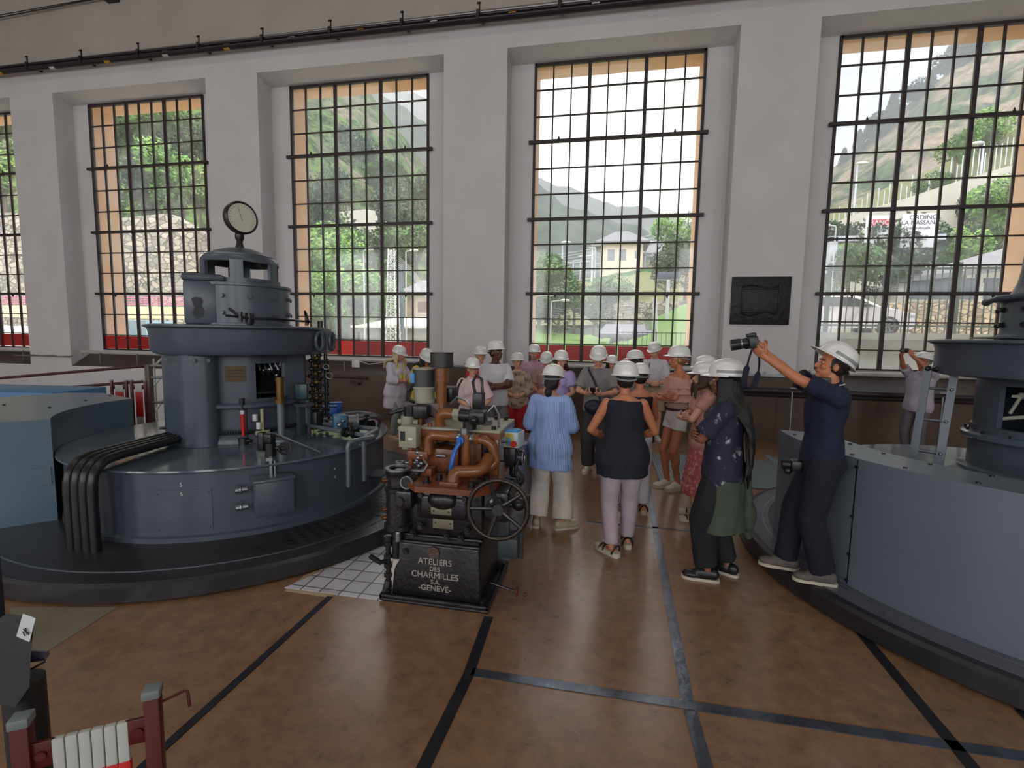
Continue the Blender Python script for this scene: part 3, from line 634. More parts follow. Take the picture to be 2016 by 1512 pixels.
# red level glass, sight glass column
b=MB(); p0=Vector((-3.56,4.17,0)); b.cyl(p0+Vector((0,0,0.77)),p0+Vector((0,0,0.84)),0.05,n=14); b.cyl(p0+Vector((-0.09,0,0.81)),p0+Vector((0.09,0,0.81)),0.02,n=8); b.cyl(p0+Vector((0,0,1.12)),p0+Vector((0,0,1.24)),0.024,n=12); b.cyl(p0+Vector((0.045,0,0.84)),p0+Vector((0.045,0,1.14)),0.006,n=6); lg=b.build('level_gauge',M_dksteel,G)
b=MB(); b.cyl(p0+Vector((0,0,0.86)),p0+Vector((0,0,1.08)),0.018,n=12); b.build('red_column',mat('red_fluid',(190,30,24),0.25),lg); b=MB(); b.cyl(p0+Vector((0,0,1.08)),p0+Vector((0,0,1.13)),0.018,n=12); b.build('white_cap',M_white,lg)
b=MB(); 
for a,z in ((-0.10,1.0),(-0.05,1.03),(0.08,1.03),(0.12,0.95)): b.box(p0+Vector((a-0.02,0.06,z-0.03)),p0+Vector((a+0.02,0.09,z+0.04)),0.004)
each(b,'terminal_block',M_white,lg)
b=MB(); p0=Vector((-3.31,4.41,0)); b.cyl(p0+Vector((0,0,0.77)),p0+Vector((0,0,1.17)),0.036,n=16); b.lathe([(0.0,0.775),(0.11,0.775),(0.11,0.80),(0.05,0.82),(0,0.82)],p0,20); sc=b.build('sight_column',M_pipe,G)
b=MB(); b.cyl(p0+Vector((0,0,1.17)),p0+Vector((0,0,1.21)),0.055,n=16); b.cyl(p0+Vector((0,0,1.21)),p0+Vector((0,0,1.40)),0.04,n=16); b.cyl(p0+Vector((0,0,1.40)),p0+Vector((0,0,1.44)),0.045,n=16); b.build('brass_sight_glass',M_brass,sc)
b=MB(); q0=P(0.16,0.6,0); b.cyl(q0+Vector((0,0,0.86)),q0+Vector((0,0,0.9)),0.07,n=16); b.cyl(q0+Vector((0,0,0.9)),q0+Vector((0,0,1.12)),0.016,n=8); b.build('drain_funnel',mat('cream_tube',(170,166,130),0.5),G)
# stand beside the sight glass, clutter column of black and brass valves
b=MB()
for l,t in ((0.52,0.42),(0.63,0.36)): b.box(P(l,t,0.775)-Vector((0.015,0.015,0)),P(l,t,1.13)+Vector((0.015,0.015,0)))
b.box(P(0.50,0.4,1.1)-Vector((0.02,0.02,0)),P(0.66,0.38,1.13)+Vector((0.02,0.02,0))); b.build('support_stand',M_gen,G,smooth=False)
b=MB(); b.box(P(0.56,0.42,1.18)-Vector((0.06,0.04,0.0)),P(0.56,0.42,1.18)+Vector((0.06,0.04,0.17)),0.012,RZ(20)); b.build('transmitter',mat('dark_teal',(44,72,78),0.35),G)
random.seed(8)
vt=MB(); vb=MB(); vs_=MB()
for l in (0.70,0.77,0.84): 
    vt.cyl(P(l,0.2,0.80),P(l,0.2,1.68),0.02,n=10)
for k in range(26):
    z=0.9+0.03*k; l=0.72+0.05*math.sin(k*2.1); t=0.26+0.06*math.cos(k*1.3); (vt if k%3 else vb).ell(P(l,t,z),(0.03,0.03,0.026),u=10,v=8)
for k in range(8):
    z=0.95+0.09*k; vt.cyl(P(0.66,0.27,z),P(0.82,0.27,z),0.014,n=8); vt.cyl(P(0.84,0.27,z),P(0.86,0.27,z),0.034,n=10)
vt.cyl(P(0.60,0.2,1.0),P(0.60,0.2,1.3),0.045,n=12); vt.box(P(0.68,0.3,0.82)-Vector((0.05,0.05,0)),P(0.74,0.3,1.02)+Vector((0.03,0.05,0)),0.01)
vt.build('valve_stack',M_dksteel,G); each(vb,'brass_fitting',M_brass,G)
b=MB(); b.torus(P(0.86,0.30,1.42),0.036,0.006,M@RX(70),20,6); b.torus(P(0.83,0.3,1.52),0.03,0.006,M@RX(70),20,6); each(b,'valve_wheel',M_steel,G)
b=MB(); 
for k in range(5): b.tube([P(0.76,0.28,0.93),P(0.86+0.01*k,0.3,0.84-0.005*k),P(0.80-0.02*k,0.34,0.79)],0.006,6)
each(b,'thin_cable',M_black,G)
for k,(l,t,z) in enumerate(((0.88,0.14,0.97),(0.95,0.02,0.99))):
    b=MB(); b.box(P(l,t,z)-Vector((0.085,0.05,0.07)),P(l,t,z)+Vector((0.085,0.05,0.07)),0.012,RZ(35)); bb=b.build('blue_actuator',M_blue,G); b=MB(); b.box(P(l,t,z+0.07)-Vector((0.09,0.055,0)),P(l,t,z+0.085)+Vector((0.09,0.055,0)),0.006,RZ(35)); b.build('cover_plate',M_blue,bb)
# pipes over the deck
def pz(px,py,z): return atz(px,py,z)
b=MB(); zz=0.86
pp=[P(0.60,0.30,1.2),P(0.60,0.30,zz),pz(690,852,zz),pz(745,858,zz),pz(752,868,zz)]
b.tube(bend([P(0.62,0.30,1.15),P(0.62,0.30,zz),pz(738,860,zz),C3+d(-17)*1.60+Vector((0,0,zz)),C3+d(-17)*1.60+Vector((0,0,0.42))],0.07,6),0.023,10); b.build('oil_pipe',M_pipe,G)
b=MB(); b.tube(bend([P(0.72,0.2,1.1),P(0.72,0.2,zz),pz(745,845,zz),C3+d(-9)*1.60+Vector((0,0,zz)),C3+d(-9)*1.60+Vector((0,0,0.42))],0.07,6),0.026,10); b.build('oil_pipe',M_pipe,G)
b=MB(); b.tube(bend([pz(625,825,0.92),pz(720,818,0.92),pz(740,820,0.9),pz(748,828,0.78)],0.08,6),0.024,10); b.tube(bend([pz(640,818,0.94),pz(712,810,0.95),pz(738,815,0.92),pz(752,822,0.78)],0.08,6),0.015,8); b.build('air_pipe',M_pipe,G)
def flange(mb,p,dirn,r,h): p=Vector(p); dd=Vector(dirn).normalized(); mb.cyl(p-dd*h/2,p+dd*h/2,r,n=18)
for px,py,k in ((690,852,0),(722,835,1)):
    b=MB(); p=pz(px,py,zz); dd=(pz(745,858,zz)-pz(660,846,zz)).normalized()
    for s_ in (-0.075,0.055): 
        flange(b,p+dd*s_,dd,0.055,0.016); flange(b,p+dd*(s_+0.02),dd,0.055,0.016)
        for q in range(6):
            w_=dd.orthogonal().normalized(); w_=Matrix.Rotation(q*PI/3,3,dd)@w_; b.cyl(p+dd*(s_-0.02)+w_*0.043,p+dd*(s_+0.04)+w_*0.043,0.007,n=6)
    b.ell(p,(0.04,0.04,0.035)); b.cyl(p,p+Vector((0,0,0.1)),0.014,n=8); b.cyl(p+Vector((0,0,0.06)),p+Vector((0,0,0.075)),0.03,n=10); b.cyl(p+Vector((-0.03,0,0.1)),p+Vector((0.03,0,0.105)),0.012,n=8)
    b.build('flanged_valve',M_dksteel,G)
b=MB(); c=pz(672,832,0.93); b.box(c-Vector((0.09,0.06,0.09)),c+Vector((0.05,0.06,0.09)),0.014,RZ(40)); mv=b.build('motor_valve',M_bluegrey,G)
b=MB(); b.cyl(c+Vector((0.05,0.05,0)),c+Vector((0.12,0.11,0)),0.07,n=20); b.cyl(c+Vector((0.12,0.11,0)),c+Vector((0.135,0.12,0)),0.085,n=20); b.build('motor_flange',M_pipe,mv)
b=MB(); b.ell(c+Vector((0.02,-0.07,-0.01)),0.03,u=12,v=8); b.ell(c+Vector((0.05,-0.05,0.03)),0.02,u=12,v=8); each(b,'knob',M_steel,mv)
# ladder post on the deck behind the left leg
b=MB(); b.box((-5.02,4.66,0.775),(-4.97,4.70,1.68)); b.box((-5.06,4.62,0.775),(-4.93,4.74,0.785)); b.build('stay_post',M_gen,G,smooth=False)
# ---------------------------------------------------------------- left cooling duct
def duct(C,ri,ro,z0,z1,a0,a1,m,name,label,cat,seams):
    t=thing(name,label,cat,(C[0],C[1],z0))
    b=MB(); b.lathe([(ri,z0),(ro,z0),(ro,z1),(ri,z1),(ri,z0)],(C[0],C[1],0),40,a0,a1); sh=b.build('shell',m,t)
    b=MB()
    for a in seams:
        dd=Vector((math.cos(R_(a)),math.sin(R_(a)),0)); c3=Vector((C[0],C[1],0))
        for r,o in ((ro,1),):
            p=c3+dd*r; tn=Vector((-dd.y,dd.x,0))*0.004
            b.add([p-tn+Vector((0,0,z0+0.01)),p+tn+Vector((0,0,z0+0.01)),p+tn+Vector((0,0,z1-0.01)),p-tn+Vector((0,0,z1-0.01))]+[q+dd*0.003 for q in (p-tn+Vector((0,0,z0+0.01)),p+tn+Vector((0,0,z0+0.01)),p+tn+Vector((0,0,z1-0.01)),p-tn+Vector((0,0,z1-0.01)))],[(0,1,2,3),(4,5,6,7),(0,1,5,4),(1,2,6,5),(2,3,7,6),(3,0,4,7)])
            for z in (z1-0.06,z0+(z1-z0)*0.55,z0+(z1-z0)*0.25,z0+0.04): b.cyl(p+Vector((0,0,z)),p+dd*0.014+Vector((0,0,z)),0.011,n=8)
    aa=a0+6
    while aa<a1-3:
        dd=Vector((math.cos(R_(aa)),math.sin(R_(aa)),0)); c3=Vector((C[0],C[1],0))
        for r in (ri+0.06,ro-0.06): b.cyl(c3+dd*r+Vector((0,0,z1)),c3+dd*r+Vector((0,0,z1+0.008)),0.013,n=8)
        aa+=11
    each(b,'cover_screw',M_dksteel,t); return t
duct(CRc,1.56,1.95,0.16,1.09,174,300,M_cover,'generator_cover','tall curved grey sheet metal cover around the right generator','cover',(205,))
t=thing('cooling_duct','blue painted curved air duct at the left edge, hugging the left generator','duct',(-5.3,4.2,0.16))
inner=[(CLc[0]+1.56*math.cos(R_(a)),CLc[1]+1.56*math.sin(R_(a))) for a in range(178,236,4)]
poly=inner+[(-5.28,2.98),(-6.2,2.4),(-7.2,3.4),(-6.75,4.9),(-6.3,5.0)]
b=MB(); b.prism(poly,0.16,1.09); b.build('shell',M_duct,t,ang=25)
b=MB(); 
for x,y in ((-5.35,3.3),(-5.6,3.9),(-5.8,4.4),(-6.2,3.9),(-5.95,4.8)): b.cyl((x,y,1.09),(x,y,1.10),0.014,n=8)
each(b,'screw',M_dksteel,t)
b=MB(); p0=Vector(inner[-1]+(0,)); p1=Vector((-5.28,2.98,0)); dn=(p1-p0).normalized(); nn=Vector((dn.y,-dn.x,0)); 
if nn.x<0: nn=-nn
def fpt(a,z): return p0+dn*a+nn*0.004+Vector((0,0,z))
b.box((-4.95,3.35,0.50),(-4.78,3.4,0.66)) if False else None
q=[fpt(0.02,0.5),fpt(0.16,0.5),fpt(0.16,0.66),fpt(0.02,0.66)]; b.add(q+[v+nn*0.008 for v in q],[(0,1,2,3),(4,5,6,7),(0,1,5,4),(1,2,6,5),(2,3,7,6),(3,0,4,7)]); b.build('hatch',M_duct,t,smooth=False)
b=MB(); b.box((-9.4,4.7,0.0),(-7.0,5.5,1.08),0.01,RZ(8)); t2=single('blue_cabinet',b,mat('strong_blue_paint',(40,104,150),0.4,var=0.06),'blue metal cabinet behind the left air duct at the left edge','cabinet')
# ---------------------------------------------------------------- right generator
P,M=frame2(CRc); C3=Vector((CRc[0],CRc[1],0)); A0=ang_of(0,1)
G2=thing('hydro_generator','big blue grey generator at the right edge with a ladder on its deck','generator',(CRc[0],CRc[1],0.16))
b=MB(); b.lathe([(0,0.16),(1.53,0.16),(1.5,0.21),(1.5,0.745),(0,0.745)],C3,96); b.build('drum',M_gen,G2)
b=MB(); b.lathe([(0,0.745),(1.54,0.745),(1.55,0.755),(1.545,0.77),(0,0.775)],C3,96); b.build('deck',M_gen_top,G2)
b=MB(); b.lathe([(0.50,0.775),(0.62,0.775),(0.62,0.80),(0.52,0.82),(0.50,0.84)],C3,64); b.build('foot_ring',M_gen,G2)
b=MB(); lathe_box(b,CRc,0.44,0.50,0.80,1.24,0,360,64); lathe_box(b,CRc,0.44,0.485,1.58,1.68,0,360,64); lathe_box(b,CRc,0.44,0.485,1.24,1.58,A0+2,A0+320,56); b.build('column',M_gen,G2)
b=MB(); b.lathe([(0.47,1.13),(0.545,1.13),(0.555,1.14),(0.555,1.17),(0.535,1.185),(0.47,1.185)],C3,64); b.lathe([(0.49,0.86),(0.56,0.86),(0.56,0.89),(0.49,0.90)],C3,64); b.build('flange',M_gen_top,G2)
b=MB()
for k in range(16):
    a=R_(k*22.5+5); dd=Vector((math.cos(a),math.sin(a),0)); b.cyl(C3+dd*0.525+Vector((0,0,1.18)),C3+dd*0.525+Vector((0,0,1.205)),0.013,n=6); b.cyl(C3+dd*0.55+Vector((0,0,0.80)),C3+dd*0.55+Vector((0,0,0.815)),0.013,n=6)
each(b,'flange_bolt',M_dksteel,G2)
b=MB(); b.cyl(C3+Vector((0,0,0.8)),C3+Vector((0,0,1.9)),0.15,n=24); 
b.build('shaft',M_dksteel,G2)
b=MB()
for k in range(9): b.ell(P(-0.2+0.05*k,0.22,1.5+0.05*math.sin(k)),0.028,u=10,v=8)
b.tube(bend([P(-0.25,0.3,1.5),P(-0.2,0.3,1.5),P(-0.25,0.28,1.36)],0.02),0.012,8); b.tube([P(-0.35,0.3,1.3),P(-0.1,0.3,1.36)],0.015,8); b.build('internal_fittings',mat('cream_pipe',(170,170,150),0.5),G2)
b=MB(); b.lathe([(0,1.64),(0.72,1.64),(0.77,1.655),(0.775,1.69),(0.775,1.86),(0.79,1.90),(0.83,1.915),(0.83,1.93),(0.76,1.94),(0,1.95)],C3,96); b.build('collar',M_gen,G2)
b=MB(); b.lathe([(0,1.94),(0.55,1.95),(0.55,1.96),(0.40,1.97),(0.385,2.0),(0.395,2.24),(0.43,2.25),(0.43,2.275),(0.36,2.285),(0.335,2.33),(0.31,2.4),(0.295,2.5),(0.285,2.72),(0.25,2.76),(0,2.78)],C3,64); b.build('cap_drum',M_gen,G2)
b=MB()
for k in range(12):
    for z in (2.06,2.18):
        a=R_(A0-65+k*30); dd=Vector((math.cos(a),math.sin(a),0)); bolt(b,C3+dd*0.39+Vector((0,0,z)),dd,0.018,0.03)
each(b,'bolt',M_black,G2)
b=MB(); b.tube([P(-0.47,0.1,2.25),P(-0.46,0.16,2.25),P(-0.38,0.28,2.27),P(-0.2,0.42,2.28),P(0.1,0.47,2.28),P(0.4,0.35,2.28)],0.022,10); b.ell(P(-0.47,0.1,2.25),0.03); b.build('grab_rail',M_gen,G2)
ld=thing('steel_ladder','grey steel ladder leaning on the right generator collar','ladder',P(-0.75,0.3,0.775))
lo,lt=0.30,0.22
def lp(u,z): return P(-0.80+0.175*u,0.42-0.0*z,z)+(P(0.0,-0.12,0)-P(0,0,0))*((z-0.8)/0.9)+(P(0.03,0,0)-P(0,0,0))*((z-0.8)/0.9)
for u in (0,1):
    b=MB(); ax=(M@Vector((0.028,0,0))); ay=M@Vector((0,0.012,0)); a=lp(u,0.785); c=lp(u,1.70)
    vs=[a-ax-ay,a+ax-ay,a+ax+ay,a-ax+ay,c-ax-ay,c+ax-ay,c+ax+ay,c-ax+ay]; b.add(vs,[(0,1,2,3),(4,5,6,7),(0,1,5,4),(1,2,6,5),(2,3,7,6),(3,0,4,7)]); b.build('side_rail',M_cover,ld,smooth=False)
for z in (0.98,1.25,1.52):
    b=MB(); b.cyl(lp(0,z),lp(1,z),0.012,n=10); b.ell(lp(1,z)+ (P(0,0.02,0)-P(0,0,0)),0.014,u=8,v=6); b.build('rung',M_steel,ld)
b=MB(); b.cyl(lp(0,1.68),lp(1.8,1.68),0.016,n=8)
for u in (0,0.35,1,1.5): b.ell(lp(u,1.685),0.026,u=10,v=8)
b.build('top_clamp',M_dksteel,ld)
# ================================================================ THE GOVERNOR (black cast iron machine)
M_cast=mat('black_cast_iron',(30,27,32),0.32,0.15,var=0.25,scale=10,bump=0.25,bscale=35,coat=0.2)
M_oxide=mat('oxide_red_brown',(116,62,34),0.35,var=0.16,scale=6,bump=0.08,bscale=18,coat=0.25)
M_rust=mat('orange_brown_pipe_paint',(122,72,34),0.3,var=0.18,scale=8,bump=0.08,coat=0.3)
M_putty=mat('putty_grey',(150,148,128),0.45,var=0.08)
M_maroon=mat('maroon_grey',(84,66,66),0.45,var=0.15)
M_letter=mat('worn_cast_letters',(176,168,158),0.45,0.3,var=0.15,scale=20)
GV=thing('turbine_governor','black cast iron machine with brown pipes and a hand wheel, raised letters on its front','machine',(-1.13,3.38,0))
# foot tray
b=MB(); b.box((-1.54,3.05,0),(-0.735,3.74,0.022),0.008)
for a,c in (((-1.54,3.05),(-0.735,3.075)),((-1.54,3.715),(-0.735,3.74)),((-1.54,3.05),(-1.515,3.74)),((-0.76,3.05),(-0.735,3.74))): b.box((a[0],a[1],0.02),(c[0],c[1],0.05),0.006)
b.build('foot_tray',M_cast,GV)
b=MB()
for x,y in ((-1.49,3.1),(-0.79,3.1),(-0.79,3.68),(-1.49,3.68)): b.cyl((x,y,0.02),(x,y,0.07),0.022,n=6); b.cyl((x,y,0.02),(x,y,0.03),0.035,n=14)
each(b,'foot_bolt',M_dksteel,GV)
def taper(mb,x0,x1,y0,y1,z0,X0,X1,Y0,Y1,z1,bev=0.02):
    bm=bmesh.new(); vs=[bm.verts.new(v) for v in ((x0,y0,z0),(x1,y0,z0),(x1,y1,z0),(x0,y1,z0),(X0,Y0,z1),(X1,Y0,z1),(X1,Y1,z1),(X0,Y1,z1))]
    for f in ((3,2,1,0),(4,5,6,7),(0,1,5,4),(1,2,6,5),(2,3,7,6),(3,0,4,7)): bm.faces.new([vs[i] for i in f])
    bmesh.ops.bevel(bm,geom=bm.edges[:],offset=bev,segments=3,affect='EDGES',profile=0.5); mb.bm(bm)
b=MB(); taper(b,-1.47,-0.80,3.10,3.69,0.02,-1.45,-0.82,3.115,3.67,0.43,0.022); body=b.build('pedestal',M_cast,GV)
b=MB(); b.box((-1.455,3.10,0.42),(-0.815,3.68,0.445),0.01); b.box((-1.40,3.12,0.465),(-0.80,3.66,0.49),0.01); b.box((-1.41,3.13,0.44),(-0.83,3.65,0.47)); b.build('ledge',M_cast,GV)
b=MB(); taper(b,-1.36,-0.80,3.13,3.66,0.485,-1.34,-0.80,3.12,3.66,0.835,0.02); ub=b.build('casing',M_cast,GV)
b=MB(); b.box((-1.27,3.095,0.62),(-0.88,3.13,0.81),0.02); b.box((-1.245,3.08,0.64),(-0.905,3.11,0.79),0.02); b.ell((-1.08,3.10,0.765),(0.11,0.06,0.07)); b.build('cover_plate',M_cast,ub)
for z0,z1 in ((0.665,0.715),(0.55,0.63)):
    b=MB(); b.box((-1.16,3.075 if z0>0.6 else 3.115,z0),(-1.01,3.09 if z0>0.6 else 3.125,z1),0.003); pl=b.build('type_plate',mat('pewter_plate',(128,120,104),0.45,0.3,var=0.12),ub)
    b=MB(); 
    for x in (-1.14,-1.03): b.cyl((x,3.07 if z0>0.6 else 3.11,(z0+z1)/2),(x,3.08 if z0>0.6 else 3.12,(z0+z1)/2),0.006,n=6)
    each(b,'screw',M_dksteel,pl)
b=MB()
for x,z in ((-1.24,0.79),(-0.92,0.79),(-1.24,0.56),(-0.90,0.56),(-1.3,0.5),(-1.05,0.5),(-0.95,0.5)): bolt(b,(x,3.10,z),(0,-1,0),0.018,0.028)
each(b,'bolt',M_cast,ub)
b=MB()
bolt(b,(-1.36,3.11,0.36),(0,-1,0),0.02,0.02); each(b,'bolt',M_cast,body)
b=MB(); b.cyl((-1.15,3.115,0.375),(-1.15,3.098,0.375),0.042,n=24); b.build('maker_rosette',mat('old_medallion',(92,74,68),0.5,0.3,var=0.3,scale=40,bump=0.5,bscale=60),body)
MT=Matrix(((1,0,0),(0,0,-1),(0,1,0))).to_4x4()
def ltr(s_,x,z,size,h=0.006):
    m_=MT.copy(); m_.translation=Vector((x,3.106,z)); text(s_,size,M_letter,'cast_lettering',body,m_,h)
ltr('ATELIERS',-1.14,0.305,0.062); ltr('DES',-1.14,0.252,0.046); ltr('CHARMILLES',-1.14,0.205,0.062); ltr('S.A.',-1.135,0.157,0.046); ltr('-GENEVE-',-1.14,0.11,0.058)
# side flange cylinders on the left
b=MB(); c=Vector((-1.42,3.12,0))
b.lathe([(0,0.53),(0.10,0.53),(0.10,0.56),(0.085,0.57),(0.085,0.80),(0.095,0.81),(0.095,0.83),(0.075,0.84),(0.075,0.90),(0.085,0.905),(0.085,0.925),(0.088,0.93),(0.088,0.955),(0.06,0.955),(0.06,0.935),(0,0.935)],c,36); sv=b.build('servo_cylinder',M_cast,GV)
b=MB(); b.lathe([(0.064,0.955),(0.09,0.955),(0.09,0.965),(0.064,0.965),(0.064,0.955)],c,36); b.cyl(c+Vector((0.01,0,0.935)),c+Vector((0.01,0,0.952)),0.03,n=16); b.build('bright_ring',M_steel,sv)
b=MB()
for z in (0.61,0.67,0.88): b.cyl((-1.48,3.09,z),(-1.515,3.06,z),0.016,n=10)
each(b,'brass_nut',mat('copper_nut',(110,70,48),0.35,0.8,var=0.2),sv)
b=MB(); b.cyl((-1.33,3.06,0.88),(-1.33,3.15,0.88),0.045,n=20); b.box((-1.40,3.02,0.70),(-1.28,3.12,0.83),0.02); b.cyl((-1.36,3.0,0.76),(-1.36,3.05,0.76),0.03,n=12); b.build('side_cover',M_cast,GV)
b=MB(); b.torus((-1.33,3.055,0.88),0.042,0.007,RX(90),20,6); b.torus((-1.48,3.3,0.95),0.03,0.012,None,18,6); b.cyl((-1.45,3.3,0.95),(-1.3,3.35,0.95),0.012,n=8); each(b,'eye_ring',M_steel,GV)
# linkage rods at left foot
b=MB(); 
b.cyl((-1.44,3.16,0.42),(-1.44,3.16,0.55),0.05,n=14); b.cyl((-1.50,3.12,0.10),(-1.50,3.12,0.46),0.018,n=10); b.cyl((-1.44,3.12,0.30),(-1.44,3.12,0.44),0.028,n=12); b.tube([(-1.60,3.04,0.33),(-1.54,3.08,0.27),(-1.5,3.12,0.28)],0.018,8)
for z in (0.17,0.24,0.31,0.40,0.44): b.cyl((-1.50,3.12,z-0.015),(-1.50,3.12,z+0.015),0.032,n=10)
b.cyl((-1.52,3.1,0.02),(-1.5,3.12,0.12),0.026,n=10); b.build('linkage',M_dksteel,GV)
b=MB(); b.cyl((-1.41,3.09,0.44),(-1.41,3.09,0.50),0.022,n=12); b.ell((-1.41,3.09,0.50),0.02,u=10,v=8); b.build('chrome_nut',M_steel,GV)
b=MB(); b.tube([(-1.45,3.14,0.02),(-1.455,3.14,0.2),(-1.43,3.13,0.3)],0.03,8); b.build('pale_rag',mat('pale_cloth',(190,182,174),0.8),GV)
# oxide bed plate
b=MB(); b.prism([(-1.24,2.98),(-0.80,2.98),(-0.72,3.08),(-0.72,3.75),(-1.36,3.75),(-1.36,3.10)],0.845,0.885); bed=b.build('bed_plate',M_oxide,GV,smooth=False)
b=MB()
for x,y in ((-1.19,3.08),(-1.13,3.17),(-1.1,3.3),(-0.86,3.05),(-0.83,3.14),(-0.80,3.22),(-1.3,3.25)): b.cyl((x,y,0.885),(x,y,0.895),0.03,n=12); b.cyl((x,y,0.893),(x,y,0.925),0.022,n=6)
each(b,'bed_bolt',M_black,bed)
b=MB(); b.box((-1.08,3.02,0.885),(-0.95,3.12,0.915),0.004); b.build('clamp_block',M_oxide,bed)
b=MB(); b.box((-1.29,3.22,0.885),(-1.21,3.32,0.94),0.004); b.box((-1.36,3.35,0.885),(-1.05,3.70,1.06),0.01); b.box((-1.02,3.45,0.885),(-0.9,3.7,1.15),0.01); b.build('valve_block',M_oxide,GV)
# pipework
b=MB(); b.tube(bend([(-1.0,3.07,0.90),(-1.0,3.10,0.97),(-0.82,3.16,0.97),(-0.80,3.30,1.04),(-0.80,3.30,1.06)],0.06),0.042,14); b.build('brown_pipe',M_rust,GV)
b=MB(); b.tube(bend([(-0.97,3.28,0.90),(-0.97,3.28,1.20)],0.05),0.034,14); b.build('brown_pipe',M_rust,GV)
b=MB(); b.tube(bend([(-1.27,3.32,1.03),(-1.27,3.32,1.17),(-1.08,3.30,1.17),(-1.03,3.30,1.17)],0.075,8),0.036,14); b.cyl((-1.09,3.3,1.17),(-1.04,3.3,1.17),0.045,n=8); b.build('brown_pipe',M_rust,GV)
b=MB(); b.tube(bend([(-0.93,3.30,1.165),(-0.80,3.30,1.155),(-0.75,3.32,1.0),(-0.80,3.3,0.96),(-0.86,3.2,0.96)],0.09,8),0.033,14); b.cyl((-0.93,3.3,1.165),(-0.88,3.3,1.16),0.042,n=6); b.build('brown_pipe',M_rust,GV)
b=MB(); b.tube(bend([(-1.22,3.45,1.10),(-1.22,3.42,1.32),(-1.08,3.40,1.32)],0.08,8),0.042,14); b.build('brown_pipe',M_rust,GV)
b=MB(); b.cyl((-1.055,3.3,1.168),(-0.91,3.3,1.163),0.038,n=18); b.cyl((-0.985,3.29,1.17),(-0.985,3.29,1.24),0.034,n=14); b.cyl((-1.055,3.3,1.168),(-1.035,3.3,1.168),0.046,n=6); b.cyl((-0.93,3.3,1.163),(-0.91,3.3,1.163),0.046,n=6); b.build('ball_valve',M_steel,GV)
b=MB(); h0=Vector((-1.0,3.245,1.17)); h1=Vector((-1.055,3.18,0.90)); b.cyl((-1.0,3.26,1.16),(-1.0,3.23,1.16),0.028,n=10); 
pts=[h0,h0+Vector((-0.005,-0.02,-0.03)),Vector((-1.035,3.2,1.08)),Vector((-1.045,3.18,1.0)),h1]; b.tube(bend(pts,0.04),[0.014]*1+[0.016]*(len(bend(pts,0.04))-1),8); 
for v in b.v[-8*len(bend(pts,0.04)):]: pass
b.build('blue_lever',mat('blue_vinyl',(26,96,180),0.35,var=0.05),GV)
b=MB(); b.cyl((-1.08,3.36,1.325),(-0.99,3.33,1.325),0.045,n=6); b.cyl((-0.985,3.33,1.25),(-0.985,3.33,1.30),0.03,n=12); b.build('brass_union',M_putty,GV)
b=MB(); b.cyl((-1.03,3.33,1.325),(-0.84,3.32,1.32),0.048,n=20); b.box((-0.95,3.25,1.27),(-0.83,3.37,1.37),0.02); b.ell((-0.90,3.24,1.31),0.03,u=12,v=8); b.cyl((-0.955,3.32,1.23),(-0.955,3.32,1.29),0.05,n=14); b.build('solenoid',M_black,GV)
# rear table on posts
b=MB(); b.box((-1.36,3.36,1.19),(-0.74,3.92,1.215),0.004); tb=b.build('top_plate',M_putty,GV)
b=MB(); b.box((-1.36,3.355,1.15),(-0.74,3.375,1.20)); b.box((-0.755,3.37,1.15),(-0.74,3.92,1.20)); b.build('plate_edge',M_oxide,tb,smooth=False)
for x,y in ((-0.785,3.39),(-0.785,3.88),(-1.33,3.88),(-1.33,3.42)):
    b=MB(); b.box((x-0.032,y-0.02,0.885),(x+0.032,y+0.02,1.16),0.004); b.build('table_post',M_rust,GV)
b=MB(); b.box((-0.80,3.365,1.0),(-0.777,3.37,1.06)); b.box((-0.80,3.365,1.1),(-0.777,3.37,1.13)); b.build('post_sticker',mat('pale_sticker',(190,170,130),0.5),GV,smooth=False)
b=MB(); b.cyl((-0.97,3.62,1.215),(-0.97,3.62,1.25),0.11,n=28); b.cyl((-0.97,3.62,1.25),(-0.97,3.62,1.31),0.055,n=20); b.cyl((-0.97,3.62,1.27),(-0.97,3.62,1.285),0.075,n=6); ex=b.build('exciter_flange',M_steel,GV)
b=MB(); b.box((-1.01,3.57,1.31),(-0.93,3.67,1.46),0.008); b.tube([(-1.0,3.62,1.46),(-1.02,3.62,1.54),(-0.99,3.62,1.60),(-0.95,3.62,1.57),(-0.94,3.62,1.46)],0.012,8); b.build('solenoid_plug',M_black,GV)
b=MB(); b.tube([(-0.90,3.6,1.3),(-0.84,3.6,1.37),(-0.80,3.58,1.3),(-0.78,3.5,1.22)],0.009,6); b.tube([(-1.2,3.62,1.36),(-1.14,3.6,1.42),(-1.06,3.58,1.40),(-1.0,3.5,1.35)],0.009,6); each(b,'thin_tube',M_steel,GV)
for x,y in ((-0.80,3.42),(-0.80,3.85),(-0.88,3.85)):
    b=MB(); b.cyl((x,y,1.215),(x,y,1.24),0.018,n=6); b.build('table_bolt',M_black,GV)
b=MB(); b.box((-1.28,3.5,0.89),(-0.86,3.86,1.15),0.02); b.build('inner_works',M_black,GV)
